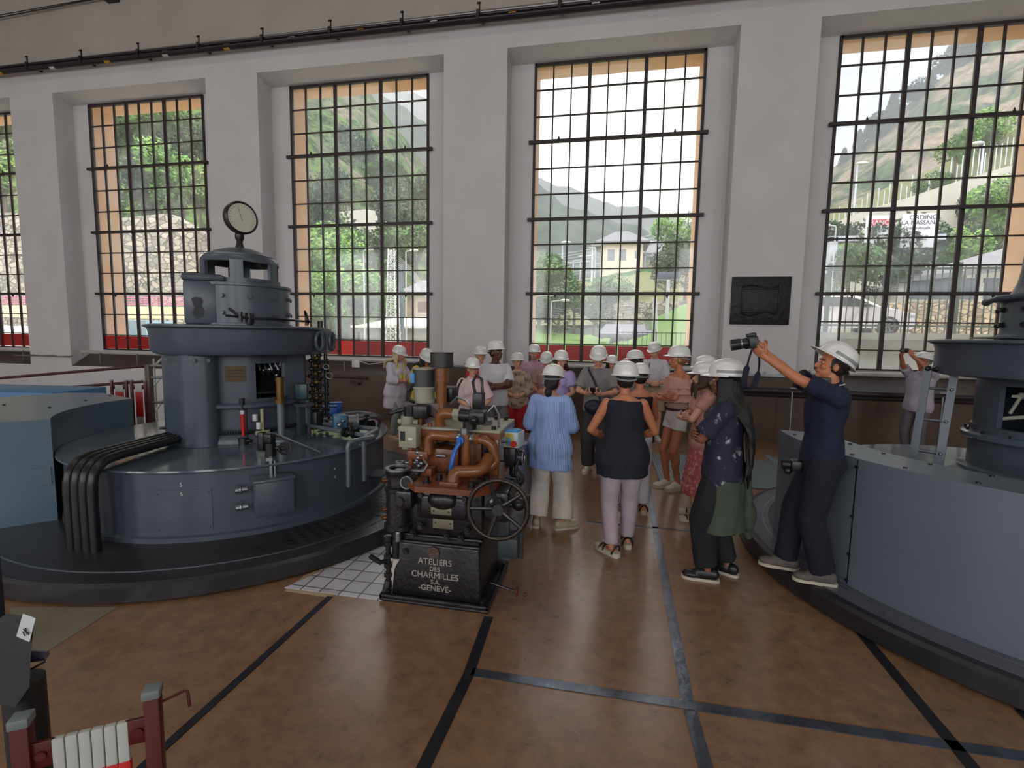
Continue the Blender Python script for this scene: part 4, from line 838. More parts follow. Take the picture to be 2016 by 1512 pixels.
# breather filter on tall brown pipe
b=MB(); b.cyl((-1.31,3.72,0.88),(-1.31,3.72,1.64),0.042,n=20); b.cyl((-1.31,3.72,1.52),(-1.31,3.72,1.64),0.055,n=20); b.build('vent_pipe',M_rust,GV)
M_mesh=stripes('perforated_filter',(70,70,66),(24,24,24),'Z',90,0.5,0.5)
b=MB(); b.cyl((-1.31,3.72,1.655),(-1.31,3.72,1.755),0.092,n=28); vf=b.build('filter_basket',M_mesh,GV); b=MB(); b.cyl((-1.31,3.72,1.755),(-1.31,3.72,1.763),0.094,n=28); b.cyl((-1.31,3.72,1.645),(-1.31,3.72,1.655),0.1,n=28); b.build('filter_rim',M_dksteel,vf)
# maroon tank with electric motor
b=MB(); b.box((-1.62,3.68,1.13),(-1.28,4.08,1.35),0.01); tk=b.build('oil_tank',M_maroon,GV)
b=MB()
for x,z in ((-1.42,1.28),(-1.38,1.22),(-1.43,1.19),(-1.36,1.27)): b.cyl((x,3.675,z),(x,3.66,z),0.032,n=16)
each(b,'round_cap',M_maroon,tk)
c=Vector((-1.47,3.74,0)); b=MB(); b.cyl(c+Vector((0,0,1.35)),c+Vector((0,0,1.38)),0.10,n=24); b.cyl(c+Vector((0,0,1.38)),c+Vector((0,0,1.47)),0.085,n=24); b.build('motor_base',M_putty,GV)
b=MB(); b.cyl(c+Vector((0,0,1.47)),c+Vector((0,0,1.62)),0.092,n=28); em=b.build('electric_motor',mat('dark_motor_grey',(56,60,60),0.4,var=0.1),GV)
b=MB(); b.cyl(c+Vector((0,0,1.62)),c+Vector((0,0,1.63)),0.094,n=28); b.cyl(c+Vector((0,0,1.465)),c+Vector((0,0,1.48)),0.096,n=28); b.build('motor_rim',M_putty,em)
b=MB(); lb=Vector((-0.092,-0.03,0)); b.box(c+Vector((-0.088,-0.045,1.51)),c+Vector((-0.055,-0.078,1.59)),0.002,RZ(8)); s_=b.build('blue_sticker',mat('sky_sticker',(60,140,200),0.5,var=0.03),em)
b=MB(); b.box((-1.36,3.78,1.35),(-1.24,3.95,1.47),0.008); b.build('motor_terminal_box',M_black,GV)
# filter bowls hanging at left with lever and hoses
b=MB(); c=Vector((-1.56,3.62,0)); b.cyl(c+Vector((0,0,1.10)),c+Vector((0,0,1.25)),0.055,n=20); b.cyl(c+Vector((0,0,0.98)),c+Vector((0,0,1.10)),0.048,n=20); b.cyl(c+Vector((0,0,1.09)),c+Vector((0,0,1.12)),0.066,n=6); b.cyl(c+Vector((-0.08,0,1.2)),c+Vector((0.09,0,1.2)),0.022,n=10); b.cyl(c+Vector((-0.08,0,1.14)),c+Vector((0.09,0,1.14)),0.018,n=10); b.build('filter_bowl',M_putty,GV)
b=MB(); b.cyl(c+Vector((0.02,0,1.25)),c+Vector((0.02,0,1.33)),0.05,n=16); b.box(c+Vector((0.06,-0.05,1.24)),c+Vector((0.18,0.05,1.34)),0.01); b.build('pump_head',M_dksteel,GV)
b=MB(); b.cyl(c+Vector((-0.13,-0.02,1.27)),c+Vector((-0.02,0,1.30)),0.016,n=10); b.ell(c+Vector((-0.135,-0.02,1.268)),0.024,u=10,v=8); b.build('pump_lever',M_dksteel,GV)
b=MB(); b.cyl(c+Vector((0.05,0,1.29)),c+Vector((0.16,0,1.30)),0.024,n=10); b.cyl(c+Vector((0.11,0,0.98)),c+Vector((0.11,0,1.28)),0.014,n=8); b.build('brown_fitting',M_rust,GV)
b=MB(); b.tube(bend([(-1.56,3.66,1.36),(-1.60,3.68,1.42),(-1.52,3.72,1.50),(-1.47,3.70,1.50)],0.05),0.012,8); b.tube(bend([(-1.5,3.6,1.36),(-1.56,3.62,1.38),(-1.58,3.66,1.46),(-1.52,3.68,1.52)],0.05),0.012,8); each(b,'hose',M_black,GV)
# pressure switch box
b=MB(); b.box((-1.47,3.24,1.08),(-1.335,3.34,1.235),0.006); ps=b.build('pressure_switch',M_putty,GV)
b=MB(); b.box((-1.455,3.234,1.13),(-1.42,3.242,1.20)); b.build('dial_window',M_black,ps,smooth=False); b=MB(); b.box((-1.395,3.234,1.14),(-1.36,3.242,1.155)); b.build('small_label',M_white,ps,smooth=False)
b=MB(); b.box((-1.42,3.27,0.99),(-1.26,3.36,1.05),0.006); b.cyl((-1.40,3.3,0.88),(-1.40,3.3,1.08),0.018,n=8); b.cyl((-1.29,3.4,0.88),(-1.29,3.4,1.24),0.018,n=8); b.build('switch_bracket',M_oxide,GV)
b=MB()
for k in range(6): b.ell((-1.33+0.02*math.sin(k*2),3.28,0.94+0.02*k),0.018,u=8,v=6)
b.tube([(-1.28,3.25,1.0),(-1.24,3.22,0.97),(-1.26,3.2,0.93),(-1.36,3.18,0.93)],0.011,8); b.tube([(-1.2,3.3,1.02),(-1.13,3.3,1.02)],0.012,8); each(b,'chrome_fitting',M_steel,GV)
# control box with emergency button at right
b=MB(); b.box((-0.735,3.52,1.06),(-0.62,3.66,1.18),0.006,RZ(-12)); cb=b.build('control_box',mat('pale_control_box',(176,190,196),0.4,var=0.04),GV)
b=MB(); b.box((-0.73,3.512,1.07),(-0.67,3.522,1.17),0.002,RZ(-12)); b.build('yellow_backplate',mat('yellow_plate',(180,160,60),0.5,var=0.04),cb)
b=MB(); b.box((-0.715,3.50,1.08),(-0.69,3.514,1.14),0.002,RZ(-12)); b.box((-0.74,3.53,1.18),(-0.63,3.64,1.19),0.002,RZ(-12)); b.build('blue_label',mat('sky_sticker',(60,140,200),0.5),cb)
b=MB(); b.cyl((-0.655,3.52,1.10),(-0.66,3.48,1.10),0.012,n=10); b.cyl((-0.66,3.48,1.10),(-0.662,3.468,1.10),0.024,n=16); b.build('stop_button',mat('stop_red',(180,24,18),0.35),cb)
b=MB(); b.box((-0.74,3.56,0.90),(-0.66,3.68,1.05),0.01); b.cyl((-0.64,3.6,0.97),(-0.61,3.6,0.97),0.06,n=20); b.build('relay',M_black,GV)
b=MB(); b.torus((-0.605,3.6,0.97),0.055,0.006,RY(90),24,6); b.cyl((-0.76,3.5,1.10),(-0.70,3.5,1.11),0.007,n=6); b.build('relay_ring',M_steel,GV)
b=MB(); b.tube(bend([(-0.66,3.58,1.06),(-0.62,3.56,0.99),(-0.66,3.5,0.88),(-0.60,3.45,0.82),(-0.66,3.4,0.78)],0.05),0.012,8); b.tube(bend([(-0.70,3.6,0.9),(-0.68,3.5,0.85),(-0.62,3.48,0.86),(-0.58,3.5,0.84)],0.05),0.014,8); b.tube(bend([(-0.68,3.62,0.9),(-0.58,3.6,0.80),(-0.66,3.55,0.72)],0.06),0.012,8); each(b,'cable_loop',M_black,GV)
# hand wheel with five spokes
hw=Vector((-0.655,2.95,0.785)); wd=Vector((0.12,-1,0.05)).normalized(); wM=wd.to_track_quat('Z','Y').to_matrix()
b=MB(); b.torus(hw,0.192,0.0155,wM,56,12); wh=b.build('hand_wheel_rim',mat('worn_wheel_iron',(62,56,50),0.3,0.7,var=0.3,scale=18),GV)
b=MB()
for k in range(5):
    a=PI*2*k/5+0.3+PI/2; p=hw+wM@Vector((0.18*math.cos(a),0.18*math.sin(a),0.0)); q=hw-wd*0.02+wM@Vector((0.02*math.cos(a),0.02*math.sin(a),0)); b.cyl(q,p,0.017,0.012,n=8)
each(b,'spoke',M_cast,wh)
b=MB(); b.cyl(hw-wd*0.05,hw+wd*0.02,0.036,n=20); b.cyl(hw-wd*0.25,hw-wd*0.05,0.022,n=16); b.build('hub',M_cast,wh)
b=MB(); b.box((-0.80,3.12,0.62),(-0.62,3.5,0.84),0.03); b.cyl((-0.70,3.05,0.74),(-0.70,3.12,0.74),0.07,n=20); b.build('gear_case',M_cast,GV)
b=MB(); b.ell((-0.55,3.12,0.77),0.045); b.cyl((-0.62,3.12,0.76),(-0.48,3.12,0.77),0.016,n=8); b.cyl((-0.49,3.12,0.70),(-0.49,3.12,0.84),0.018,n=8); b.cyl((-0.62,3.2,0.82),(-0.58,3.14,0.92),0.02,n=8); b.build('governor_ball',M_dksteel,GV)
b=MB(); b.cyl((-0.60,3.14,0.84),(-0.56,3.1,0.90),0.022,n=10); b.ell((-0.72,3.05,0.80),0.022,u=10,v=8); each(b,'chrome_knob',M_steel,GV)
b=MB(); b.box((-0.69,3.2,0.45),(-0.63,3.26,0.70),0.006); b.box((-0.70,3.16,0.36),(-0.56,3.34,0.5),0.012); b.cyl((-0.55,3.24,0.34),(-0.55,3.24,0.54),0.02,n=10); b.build('side_housing',mat('dark_slate_paint',(50,56,60),0.4,var=0.15),GV)
b=MB(); b.cyl((-0.76,3.22,0.14),(-0.58,3.18,0.12),0.010,n=8); b.build('drain_rod',M_dksteel,GV)
b=MB(); b.torus((-0.56,3.18,0.12),0.03,0.006,RY(90),16,6); b.ell((-0.50,3.17,0.11),0.014,u=8,v=6); b.cyl((-0.58,3.18,0.12),(-0.5,3.17,0.11),0.006,n=6); b.build('drain_tap',mat('red_brown_tap',(90,40,30),0.4,0.2),GV)
# grey cabinet behind the governor
t=thing('grey_cabinet','long low blue grey cabinet standing behind the black governor','cabinet',(-0.95,4.4,0))
b=MB(); b.box((-1.15,3.85,0.0),(-0.74,5.0,0.86),0.012); cbt=b.build('body',M_cover,t); b=MB(); b.box((-1.17,3.83,0.86),(-0.72,5.02,0.88),0.004); b.build('top',M_gen_top,t)
b=MB(); b.cyl((-0.735,4.2,0.62),(-0.72,4.2,0.62),0.02,n=12); b.box((-0.742,4.18,0.5),(-0.73,4.22,0.58),0.003); b.build('handle',M_black,t)
# ================================================================ OUTSIDE
def veg(name,dark,light,rock,sc,rk):
    m=bpy.data.materials.new(name); m.use_nodes=True; t=m.node_tree; b=t.nodes['Principled BSDF']; L=t.links.new; b.inputs['Roughness'].default_value=0.95; b.inputs['Specular IOR Level'].default_value=0.1
    tcn=nd(t,'ShaderNodeTexCoord'); 
    def nz_(s,dt=12,r=0.7):
        n=nd(t,'ShaderNodeTexNoise'); n.inputs['Scale'].default_value=s; n.inputs['Detail'].default_value=dt; n.inputs['Roughness'].default_value=r; L(tcn.outputs['Object'],n.inputs[0]); return n
    a=nz_(sc*6,8,0.8); r=nd(t,'ShaderNodeValToRGB'); e=r.color_ramp.elements; e[0].position=0.45; e[0].color=lin(dark); e[1].position=0.56; e[1].color=lin(light); L(a.outputs[0],r.inputs[0])
    c=nz_(sc); r2=nd(t,'ShaderNodeValToRGB'); e=r2.color_ramp.elements; e[0].position=rk; e[1].position=rk+0.08; L(c.outputs[0],r2.inputs[0])
    d=nz_(sc*9,8,0.8); r3=nd(t,'ShaderNodeValToRGB'); e=r3.color_ramp.elements; e[0].position=0.35; e[0].color=lin(tuple(v*0.6 for v in rock)); e[1].position=0.65; e[1].color=lin(rock); L(d.outputs[0],r3.inputs[0])
    x=nd(t,'ShaderNodeMixRGB'); L(r2.outputs[0],x.inputs[0]); L(r.outputs[0],x.inputs[1]); L(r3.outputs[0],x.inputs[2]); L(x.outputs[0],b.inputs['Base Color'])
    bp=nd(t,'ShaderNodeBump'); bp.inputs['Strength'].default_value=1.0; bp.inputs['Distance'].default_value=0.35/sc*0.1; L(a.outputs[0],bp.inputs['Height']); L(bp.outputs[0],b.inputs['Normal']); return m
M_forest2=veg('rocky_wooded_slope',(34,52,28),(98,124,62),(150,138,118),0.07,0.54)
M_cliff=veg('cliff_slope',(34,50,32),(84,104,56),(170,152,128),0.045,0.47)
M_far=veg('far_forest',(38,56,42),(66,86,54),(110,108,96),0.012,0.62)
M_grass=mat('meadow_grass',(92,94,54),0.95,var=0.25,scale=1.5,bump=0.3)
M_lawn=mat('bright_lawn',(76,104,40),0.95,var=0.2,scale=1.5,bump=0.3)
def stonemat(name,c1,c2,joint,sc):
    m=bpy.data.materials.new(name); m.use_nodes=True; t=m.node_tree; b=t.nodes['Principled BSDF']; L=t.links.new; b.inputs['Roughness'].default_value=0.95
    tcn=nd(t,'ShaderNodeTexCoord'); mp=nd(t,'ShaderNodeMapping'); mp.inputs['Scale'].default_value=(1,1,1.7); L(tcn.outputs['Object'],mp.inputs[0])
    v=nd(t,'ShaderNodeTexVoronoi'); v.inputs['Scale'].default_value=sc; L(mp.outputs[0],v.inputs['Vector']); v2=nd(t,'ShaderNodeTexVoronoi'); v2.feature='DISTANCE_TO_EDGE'; v2.inputs['Scale'].default_value=sc; L(mp.outputs[0],v2.inputs['Vector'])
    sp=nd(t,'ShaderNodeSeparateXYZ'); L(v.outputs['Color'],sp.inputs[0]); x=nd(t,'ShaderNodeMixRGB'); L(sp.outputs[0],x.inputs[0]); x.inputs[1].default_value=lin(c1); x.inputs[2].default_value=lin(c2)
    r=nd(t,'ShaderNodeValToRGB'); r.color_ramp.elements[0].position=0.02; r.color_ramp.elements[1].position=0.09; L(v2.outputs['Distance'],r.inputs[0])
    y=nd(t,'ShaderNodeMixRGB'); L(r.outputs[0],y.inputs[0]); y.inputs[1].default_value=lin(joint); L(x.outputs[0],y.inputs[2]); L(y.outputs[0],b.inputs['Base Color']); return m
M_stone=stonemat('rubble_stone_wall',(170,160,142),(112,106,96),(70,66,60),1.6)
M_conc=mat('pale_concrete',(178,172,158),0.9,var=0.1,scale=0.6,dirt=((140,128,110),0.7,0.6))
M_asph=mat('asphalt',(120,118,116),0.9,var=0.1)
M_roof=mat('slate_roof',(110,110,112),0.8,var=0.15,scale=2)
M_green_rail=mat('green_fence_paint',(58,84,74),0.6)
M_poleg=mat('pole_grey',(176,180,182),0.5,0.3)
def surf(name,crest,base,nu,nv,amp,m,label,cat='hillside',seed=0,back=30,rough=1.0,pw=1.0):
    """hill between a foot line and a crest line (both lists of points), with relief, and a back slope behind the crest"""
    def samp(L,t):
        x=t*(len(L)-1); i=min(int(x),len(L)-2); return Vector(L[i]).lerp(Vector(L[i+1]),x-i)
    vs=[]
    rows=nv+4
    for j in range(rows):
        for i in range(nu+1):
            t=i/nu; c=samp(crest,t); b=samp(base,t)
            if j<=nv: 
                s=j/nv; p=b.lerp(c,s); p.z=b.z+(c.z-b.z)*(s**pw)
            else: p=c+Vector((0,back*(j-nv),-(c.z-b.z)*0.3*(j-nv)))
            q=p*(1.0/(amp*6+1e-3))+Vector((seed*7.7,0,0)); k=amp*rough
            n=noise.fractal(q,0.9,2.1,6)
            fade=min(1,j/2)
            vs.append(p+Vector((0.2*n*k,-0.8*n*k,0.9*n*k))*fade)
    fs=[(j*(nu+1)+i,j*(nu+1)+i+1,(j+1)*(nu+1)+i+1,(j+1)*(nu+1)+i) for j in range(rows-1) for i in range(nu)]
    b=MB(); b.add(vs,fs); o=b.build(name,m,None,ang=80); tag(o,label,cat); return o
gr=MB(); gr.box((-400,17,-6),(400,900,0.5)); struct('ground_outside',gr,M_grass,smooth=False)
gr=MB(); gr.box((-60,10.78,-6),(60,17,0.45)); struct('ground_bounce_apron',gr,mat('pale_bounce_concrete',(208,204,194),0.9,var=0.08),smooth=False)  # unseen pale apron, added to bounce light up to the recess soffits
# far ranges, big wooded flank on the left, rocky flank on the right
surf('far_mountain',[at(300,60,700),at(700,120,700),at(860,210,700),at(1055,352,700),at(1150,378,700),at(1260,412,700),at(1360,432,700),at(1500,440,700),at(1640,470,700)],[at(300,680,420),at(900,680,420),at(1640,680,420)],90,24,9,M_far,'hazy far mountain range seen through the centre window','mountain',1,60)
surf('middle_mountain',[at(560,110,330),at(740,176,330),at(840,236,330),at(960,320,330),at(1056,372,330),at(1180,420,330),at(1290,470,330),at(1400,520,330)],[at(560,680,150),at(1000,680,150),at(1400,680,150)],90,30,7,M_far,'dark wooded mountain flank behind the lattice pylon','mountain',2,40)
surf('left_hillside',[at(-520,-250,130),at(0,-100,130),at(420,20,130),at(640,110,135),at(760,240,140),at(850,330,145),at(960,420,150),at(1060,520,150)],[at(-520,660,38),at(0,650,40),at(420,640,45),at(850,660,60),at(1060,670,70)],120,60,4.5,M_forest2,'steep green hillside with rock patches seen through the left windows','hillside',3,20)
surf('right_mountain',[at(1600,345,260),at(1700,275,250),at(1760,225,240),at(1830,165,235),at(1925,95,230),at(2020,20,225),at(2200,-60,220)],[at(1500,610,120),at(1800,560,110),at(2200,540,100)],100,50,9,M_cliff,'rocky mountain slope with trees seen through the right window','mountain',5,30)
surf('vineyard_slope',[at(1590,430,75),at(1700,390,72),at(1800,345,70),at(1900,300,68),at(2020,240,66),at(2200,150,64)],[at(1590,560,50),at(1800,560,48),at(2200,560,46)],60,20,0.8,M_grass,'grassy terraced slope with white stakes above the retaining wall','hillside',6,10)
# big beige retaining wall on the right, with its sloping top
def wallpoly(name,top,zb,thk,m,label,cat='retaining wall'):
    b=MB(); n=len(top); vs=[]
    for p in top: vs+= [Vector((p.x,p.y,zb)),Vector(p),Vector((p.x,p.y+thk,p.z)),Vector((p.x,p.y+thk,zb))]
    fs=[(i*4+k,(i+1)*4+k,(i+1)*4+(k+1)%4,i*4+(k+1)%4) for i in range(n-1) for k in range(4)]+[(0,1,2,3),(n*4-1,n*4-2,n*4-3,n*4-4)]
    b.add(vs,fs); return single(name,b,m,label,cat,smooth=False)
wallpoly('retaining_wall',[at(1600,455,47),at(1700,415,46),at(1800,385,45),at(1900,352,44),at(2016,318,43),at(2200,262,42)],1,1.0,M_conc,'tall beige retaining wall rising to the right behind the road signs')
wallpoly('hillside_wall',[at(660,418,75),at(720,412,75),at(782,418,75)],4,1.5,M_conc,'pale concrete wall high on the hillside behind the middle left window')
wallpoly('rubble_wall',[at(-80,420,30),at(60,418,30),at(170,470,30.5),at(230,430,31),at(330,420,31),at(420,470,31.5),at(520,520,32)],-1,1.0,M_stone,'rough grey rubble stone wall seen through the two left windows')
wallpoly('rubble_wall',[at(1200,596,42),at(1290,594,42),at(1400,590,42)],-1,0.8,M_stone,'stone wall above the bright lawn in the centre window')
wallpoly('rubble_wall',[at(1700,598,24),at(1850,592,24),at(2100,590,24)],1,0.5,stonemat('warm_stone_wall',(196,178,138),(140,124,96),(90,80,64),3.0),'low warm stone wall along the street in the right window')
# bridge parapet with magenta rails on the left
bp=MB(); a=at(-120,600,20); c=at(560,606,21); bp.add([a,c,c+Vector((0,0.5,0)),a+Vector((0,0.5,0)),a+Vector((0,0,-0.6)),c+Vector((0,0,-0.6)),c+Vector((0,0.5,-0.6)),a+Vector((0,0.5,-0.6))],[(0,1,2,3),(7,6,5,4),(0,4,5,1),(1,5,6,2),(2,6,7,3),(3,7,4,0)])
bt=thing('bridge_parapet','beige bridge edge with magenta painted rails behind the two left windows','bridge',a)
bp.build('deck_edge',mat('cream_concrete',(206,190,150),0.8,var=0.05),bt,smooth=False)
b=MB()
for dz in (0.12,0.22,0.34,0.46): b.cyl(a+Vector((0,0.2,dz)),c+Vector((0,0.2,dz)),0.022,n=8)
b.build('rails',mat('magenta_rail',(196,70,120),0.5),bt)
b=MB()
for k in range(24): p=a.lerp(c,k/23)+Vector((0,0.2,0)); b.cyl(p,p+Vector((0,0,0.5)),0.02,n=6)
each(b,'rail_post',mat('magenta_rail_dark',(120,60,90),0.5),bt)
wallpoly('abutment',[at(-120,640,16.5),at(540,646,17.2)],-4,0.6,mat('white_render',(200,202,196),0.8,var=0.05),'whitish rendered wall below the bridge in the left windows','wall')
b=MB(); p=at(262,650,14); b.box(p+Vector((-0.9,0,-3)),p+Vector((0.55,1.2,0.35)),0.03); single('utility_box',b,mat('blue_grey_box',(120,150,166),0.6),'blue grey box outside behind the second window from the left','box')
# flat roofed shed, house with red eaves
def gable(name,label,p0,w,d,hh,rh,mw,mr,eave=0.4,over=None,hip=0.0,rot=0):
    t=thing(name,label,'building',p0); b=MB(); b.box((-w/2,0,-6),(w/2,d,hh)); b.xf(Matrix.Translation(p0)@Matrix.Rotation(R_(rot),4,'Z')); b.build('walls',mw,t,smooth=False)
    r=MB(); e=eave; k=hip
    v=[(-w/2-e,-e,hh),(w/2+e,-e,hh),(w/2+e,d+e,hh),(-w/2-e,d+e,hh),(-w/2-e+k,d/2,hh+rh),(w/2+e-k,d/2,hh+rh)]; v+= [(x,y,z-0.18) for x,y,z in v[:4]]
    r.add([Vector(q) for q in v],[(0,1,5,4),(2,3,4,5),(1,2,5),(3,0,4),(6,9,8,7),(0,6,7,1),(1,7,8,2),(2,8,9,3),(3,9,6,0)]); r.xf(Matrix.Translation(p0)@Matrix.Rotation(R_(rot),4,'Z')); r.build('roof',mr,t,smooth=False)
    def win(x,z,ww,wh,m=None,y=-0.03):
        q=MB(); q.box((x-ww/2,y,z),(x+ww/2,y+0.06,z+wh)); q.xf(Matrix.Translation(p0)@Matrix.Rotation(R_(rot),4,'Z')); q.build('window',m or mat('dark_pane',(84,88,92),0.3),t,smooth=False)
    return t,win
t,win=gable('stone_house','stone house with red eaves and a balcony at the right of the middle left window',at(840,640,40),4.2,5,2.8,1.3,mat('beige_stone_house',(196,176,140),0.9,var=0.3,scale=2,bump=0.4),M_roof,0.5,hip=1.2)
win(0.0,1.0,1.6,1.0,mat('brown_shutter',(120,70,60),0.6)); win(-0.8,-1.2,0.6,0.9,mat('brown_shutter',(120,70,60),0.6))
b=MB(); p=at(840,640,40); b.box(p+Vector((-1.0,-0.7,0.4)),p+Vector((1.4,0,0.5))); 
for k in range(5): b.box(p+Vector((-1.0,-0.7,0.55+0.13*k)),p+Vector((1.4,-0.66,0.59+0.13*k)))
b.build('balcony',mat('pale_balcony',(206,190,190),0.7),t,smooth=False)
b=MB(); b.box(p+Vector((-2.7,-0.56,2.62)),p+Vector((2.7,-0.5,2.76))); b.build('red_eaves',mat('red_eaves_paint',(170,50,60),0.6),t,smooth=False)
t=thing('flat_roofed_shed','grey shed with a wide flat white roof in the middle left window','building',at(760,660,26))
b=MB(); p=at(690,645,26); q=at(842,640,26); b.box((p.x,26,p.z),(q.x,30,p.z+0.14)); b.add([Vector((p.x+0.3,26.2,p.z+0.14)),Vector((q.x,26.2,p.z+0.14)),Vector((q.x,30,p.z+0.75)),Vector((p.x+1,30,p.z+0.75)),Vector((p.x+0.3,26.2,p.z)),Vector((q.x,26.2,p.z)),Vector((q.x,30,p.z)),Vector((p.x+1,30,p.z))],[(0,1,2,3),(4,7,6,5),(0,4,5,1),(1,5,6,2),(2,6,7,3),(3,7,4,0)]); b.build('roof',mat('pale_roof',(196,196,188),0.7),t,smooth=False)
b=MB(); b.box((p.x+0.4,26.4,-4),(q.x,29.6,p.z)); b.build('walls',mat('grey_shed_wall',(130,132,124),0.8,var=0.15),t,smooth=False)
# hill house with hipped roof, clutter of the substation, meadow and hedge in the centre window
surf('meadow_bank',[at(1030,566,62),at(1110,556,62),at(1200,540,62),at(1290,524,62),at(1420,520,62)],[at(1030,640,44),at(1200,640,42),at(1420,640,42)],40,14,0.35,M_grass,'yellowish meadow bank below the hill house in the centre window','meadow',9,8)
surf('lawn_bank',[at(1180,670,30),at(1260,640,33),at(1330,606,35),at(1420,575,36)],[at(1180,712,15),at(1300,712,15),at(1420,712,15)],30,10,0.1,M_lawn,'bright green lawn at the lower right of the centre window','lawn',10,3)
surf('green_verge',[at(1030,640,24),at(1110,655,24),at(1200,668,22)],[at(1030,712,14),at(1110,712,14),at(1200,712,14)],30,8,0.4,M_lawn,'grassy verge at the lower left of the centre window','lawn',11,2)
t,win=gable('hill_house','square beige hill house with a grey hipped roof in the centre window',at(1223,530,72),5.8,6,3.8,2.1,mat('cream_house_wall',(206,190,160),0.85,var=0.06),M_roof,0.9,hip=2.9)
for x in (-1.5,0.1): win(x,1.2,1.0,1.6)
for x in (2.1,): win(x,1.5,0.6,1.1)
t2,win=gable('long_annex','long low annex with a grey roof right of the hill house',at(1290,524,80),9,5,2.0,1.7,mat('cream_house_wall2',(186,176,156),0.85,var=0.1),M_roof,0.6,hip=1.5)
for x in (-3,-1,1,3): win(x,0.6,0.9,1.0)
# substation gantries
gs=thing('substation_gantry','pale steel lattice clutter of the substation around the hill house','gantry',at(1300,530,80))
rn=random.Random(4)
for k in range(20):
    px=1130+12.5*k+rn.uniform(-4,4); b=MB(); base=at(px,545-0.09*(px-1130),78); hh=rn.uniform(2.2,5.0); b.box(base+Vector((-0.09,0,-1)),base+Vector((0.09,0.18,hh))); b.box(base+Vector((-1.1,0,hh-0.3)),base+Vector((1.1,0.14,hh-0.16))); b.box(base+Vector((-0.8,0,hh-1.2)),base+Vector((0.8,0.14,hh-1.1))); b.build('lattice_post',M_poleg,gs,smooth=False)
b=MB()
for k in range(9): b.tube([at(1060,548-5*k,76),at(1200,532-6*k,77),at(1360,505-8*k,78)],0.035,4)
each(b,'overhead_wire',M_poleg,gs)
b=MB(); b.box((0,0,0),(1,1,1)) if False else None
hd=MB(); pa=at(1112,560,60); pb=at(1300,528,60); hd.add([pa+Vector((0,0,-1.2)),pb+Vector((0,0,-1.4)),pb+Vector((0,1,-1.4)),pa+Vector((0,1,-1.2)),pa+Vector((0,0,0.1)),pb+Vector((0,0,0.3)),pb+Vector((0,1,0.3)),pa+Vector((0,1,0.1))],[(0,3,2,1),(4,5,6,7),(0,1,5,4),(1,2,6,5),(2,3,7,6),(3,0,4,7)]); single('clipped_hedge',hd,mat('hedge_green',(70,100,60),0.95,var=0.3,scale=2,bump=0.8),'long clipped dark hedge above the meadow','hedge',smooth=False)
# small shed
t,win=gable('garden_shed','small open shed with a wide grey roof on the lawn in the centre window',at(1232,676,24),1.9,2.4,0.45,0.5,mat('beige_shed',(176,166,146),0.8),mat('shed_roof',(92,92,98),0.8),0.35,hip=0.3)
win(-0.45,-0.35,0.7,0.7); 
# poles, lamps, matrix sign, cables
def lamp_post(px,pyb,pyt,Y,label,arm=0.9):
    p=at(px,pyb,Y); h=at(px,pyt,Y).z-p.z; t=thing('street_lamp',label,'street lamp',p,'street lamps outside the windows'); b=MB(); b.cyl(p-Vector((0,0,2)),p+Vector((0,0,h)),0.0022*Y,0.0014*Y,n=8); b.tube(bend([p+Vector((0,0,h)),p+Vector((0,0,h+0.12)),p+Vector((arm,0,h+0.16))],0.1),0.0012*Y,6); b.build('post',M_poleg,t); b=MB(); b.ell(p+Vector((arm+0.1*(1 if arm>0 else -1),0,h+0.16)),(0.010*Y,0.005*Y,0.0028*Y)); b.build('lamp_head',mat('lamp_white',(206,206,200),0.4),t)
lamp_post(1049,690,590,18,'street lamp at the left edge of the centre window',0.5)
lamp_post(1083,690,600,18,'second street lamp from the left in the centre window',0.4)
lamp_post(1106,545,480,60,'slim street lamp on the hill left of the hill house',0.3)
lamp_post(1165,545,485,60,'slim street lamp before the wooded flank in the centre window',0.3)
lamp_post(718,660,498,22,'tall street lamp left of the lattice pylon',0.2)
lamp_post(800,668,500,22,'street lamp right of the lattice pylon with a long white head',0.3)
lamp_post(634,600,482,40,'lamp head among the trees in the middle left window',0.3)
lamp_post(1628,668,452,22,'street lamp at the left edge of the right window',-0.3)
lamp_post(1683,390,325,60,'slim street lamp on the slope in the right window',0.3)
lamp_post(1930,350,285,55,'street lamp above the big retaining wall',-0.4)
t=thing('matrix_sign','dark rectangular traffic display on a grey post in the centre window','traffic sign',at(1317,600,28)); b=MB(); p=at(1317,543,28); b.box(p+Vector((-0.58,0,-0.18)),p+Vector((0.58,0.15,0.2)),0.02); b.build('display',mat('display_dark',(62,70,86),0.4),t); b=MB(); b.box(p+Vector((-0.62,0.03,-0.22)),p+Vector((0.62,0.12,-0.17))); b.cyl(p+Vector((0,0.1,-4)),p+Vector((0,0.1,-0.2)),0.1,n=10); b.build('post',M_poleg,t,smooth=False)
t=thing('power_pole','grey pole with a fan of dark cables in the centre window','pole',at(1291,680,20)); b=MB(); b.cyl(at(1291,690,20),at(1289,585,20),0.09,n=10); b.build('pole',M_poleg,t)
b=MB()
for k in range(6): b.tube(bend([at(1283-2*k,650,19.8),at(1279-3*k,600+3*k,19.8),at(1240,592+6*k,19.8),at(1120,612+3*k,19.8),at(1046,600+8*k,19.8)],0.8),0.012,5)
each(b,'cable',mat('cable_dark',(70,76,84),0.5),t)
t=thing('radio_mast','thin dark mast right of the hill house','mast',at(1355,500,60)); b=MB(); b.cyl(at(1350,560,60),at(1356,415,60),0.14,0.06,n=6); b.build('mast',M_green_rail,t)
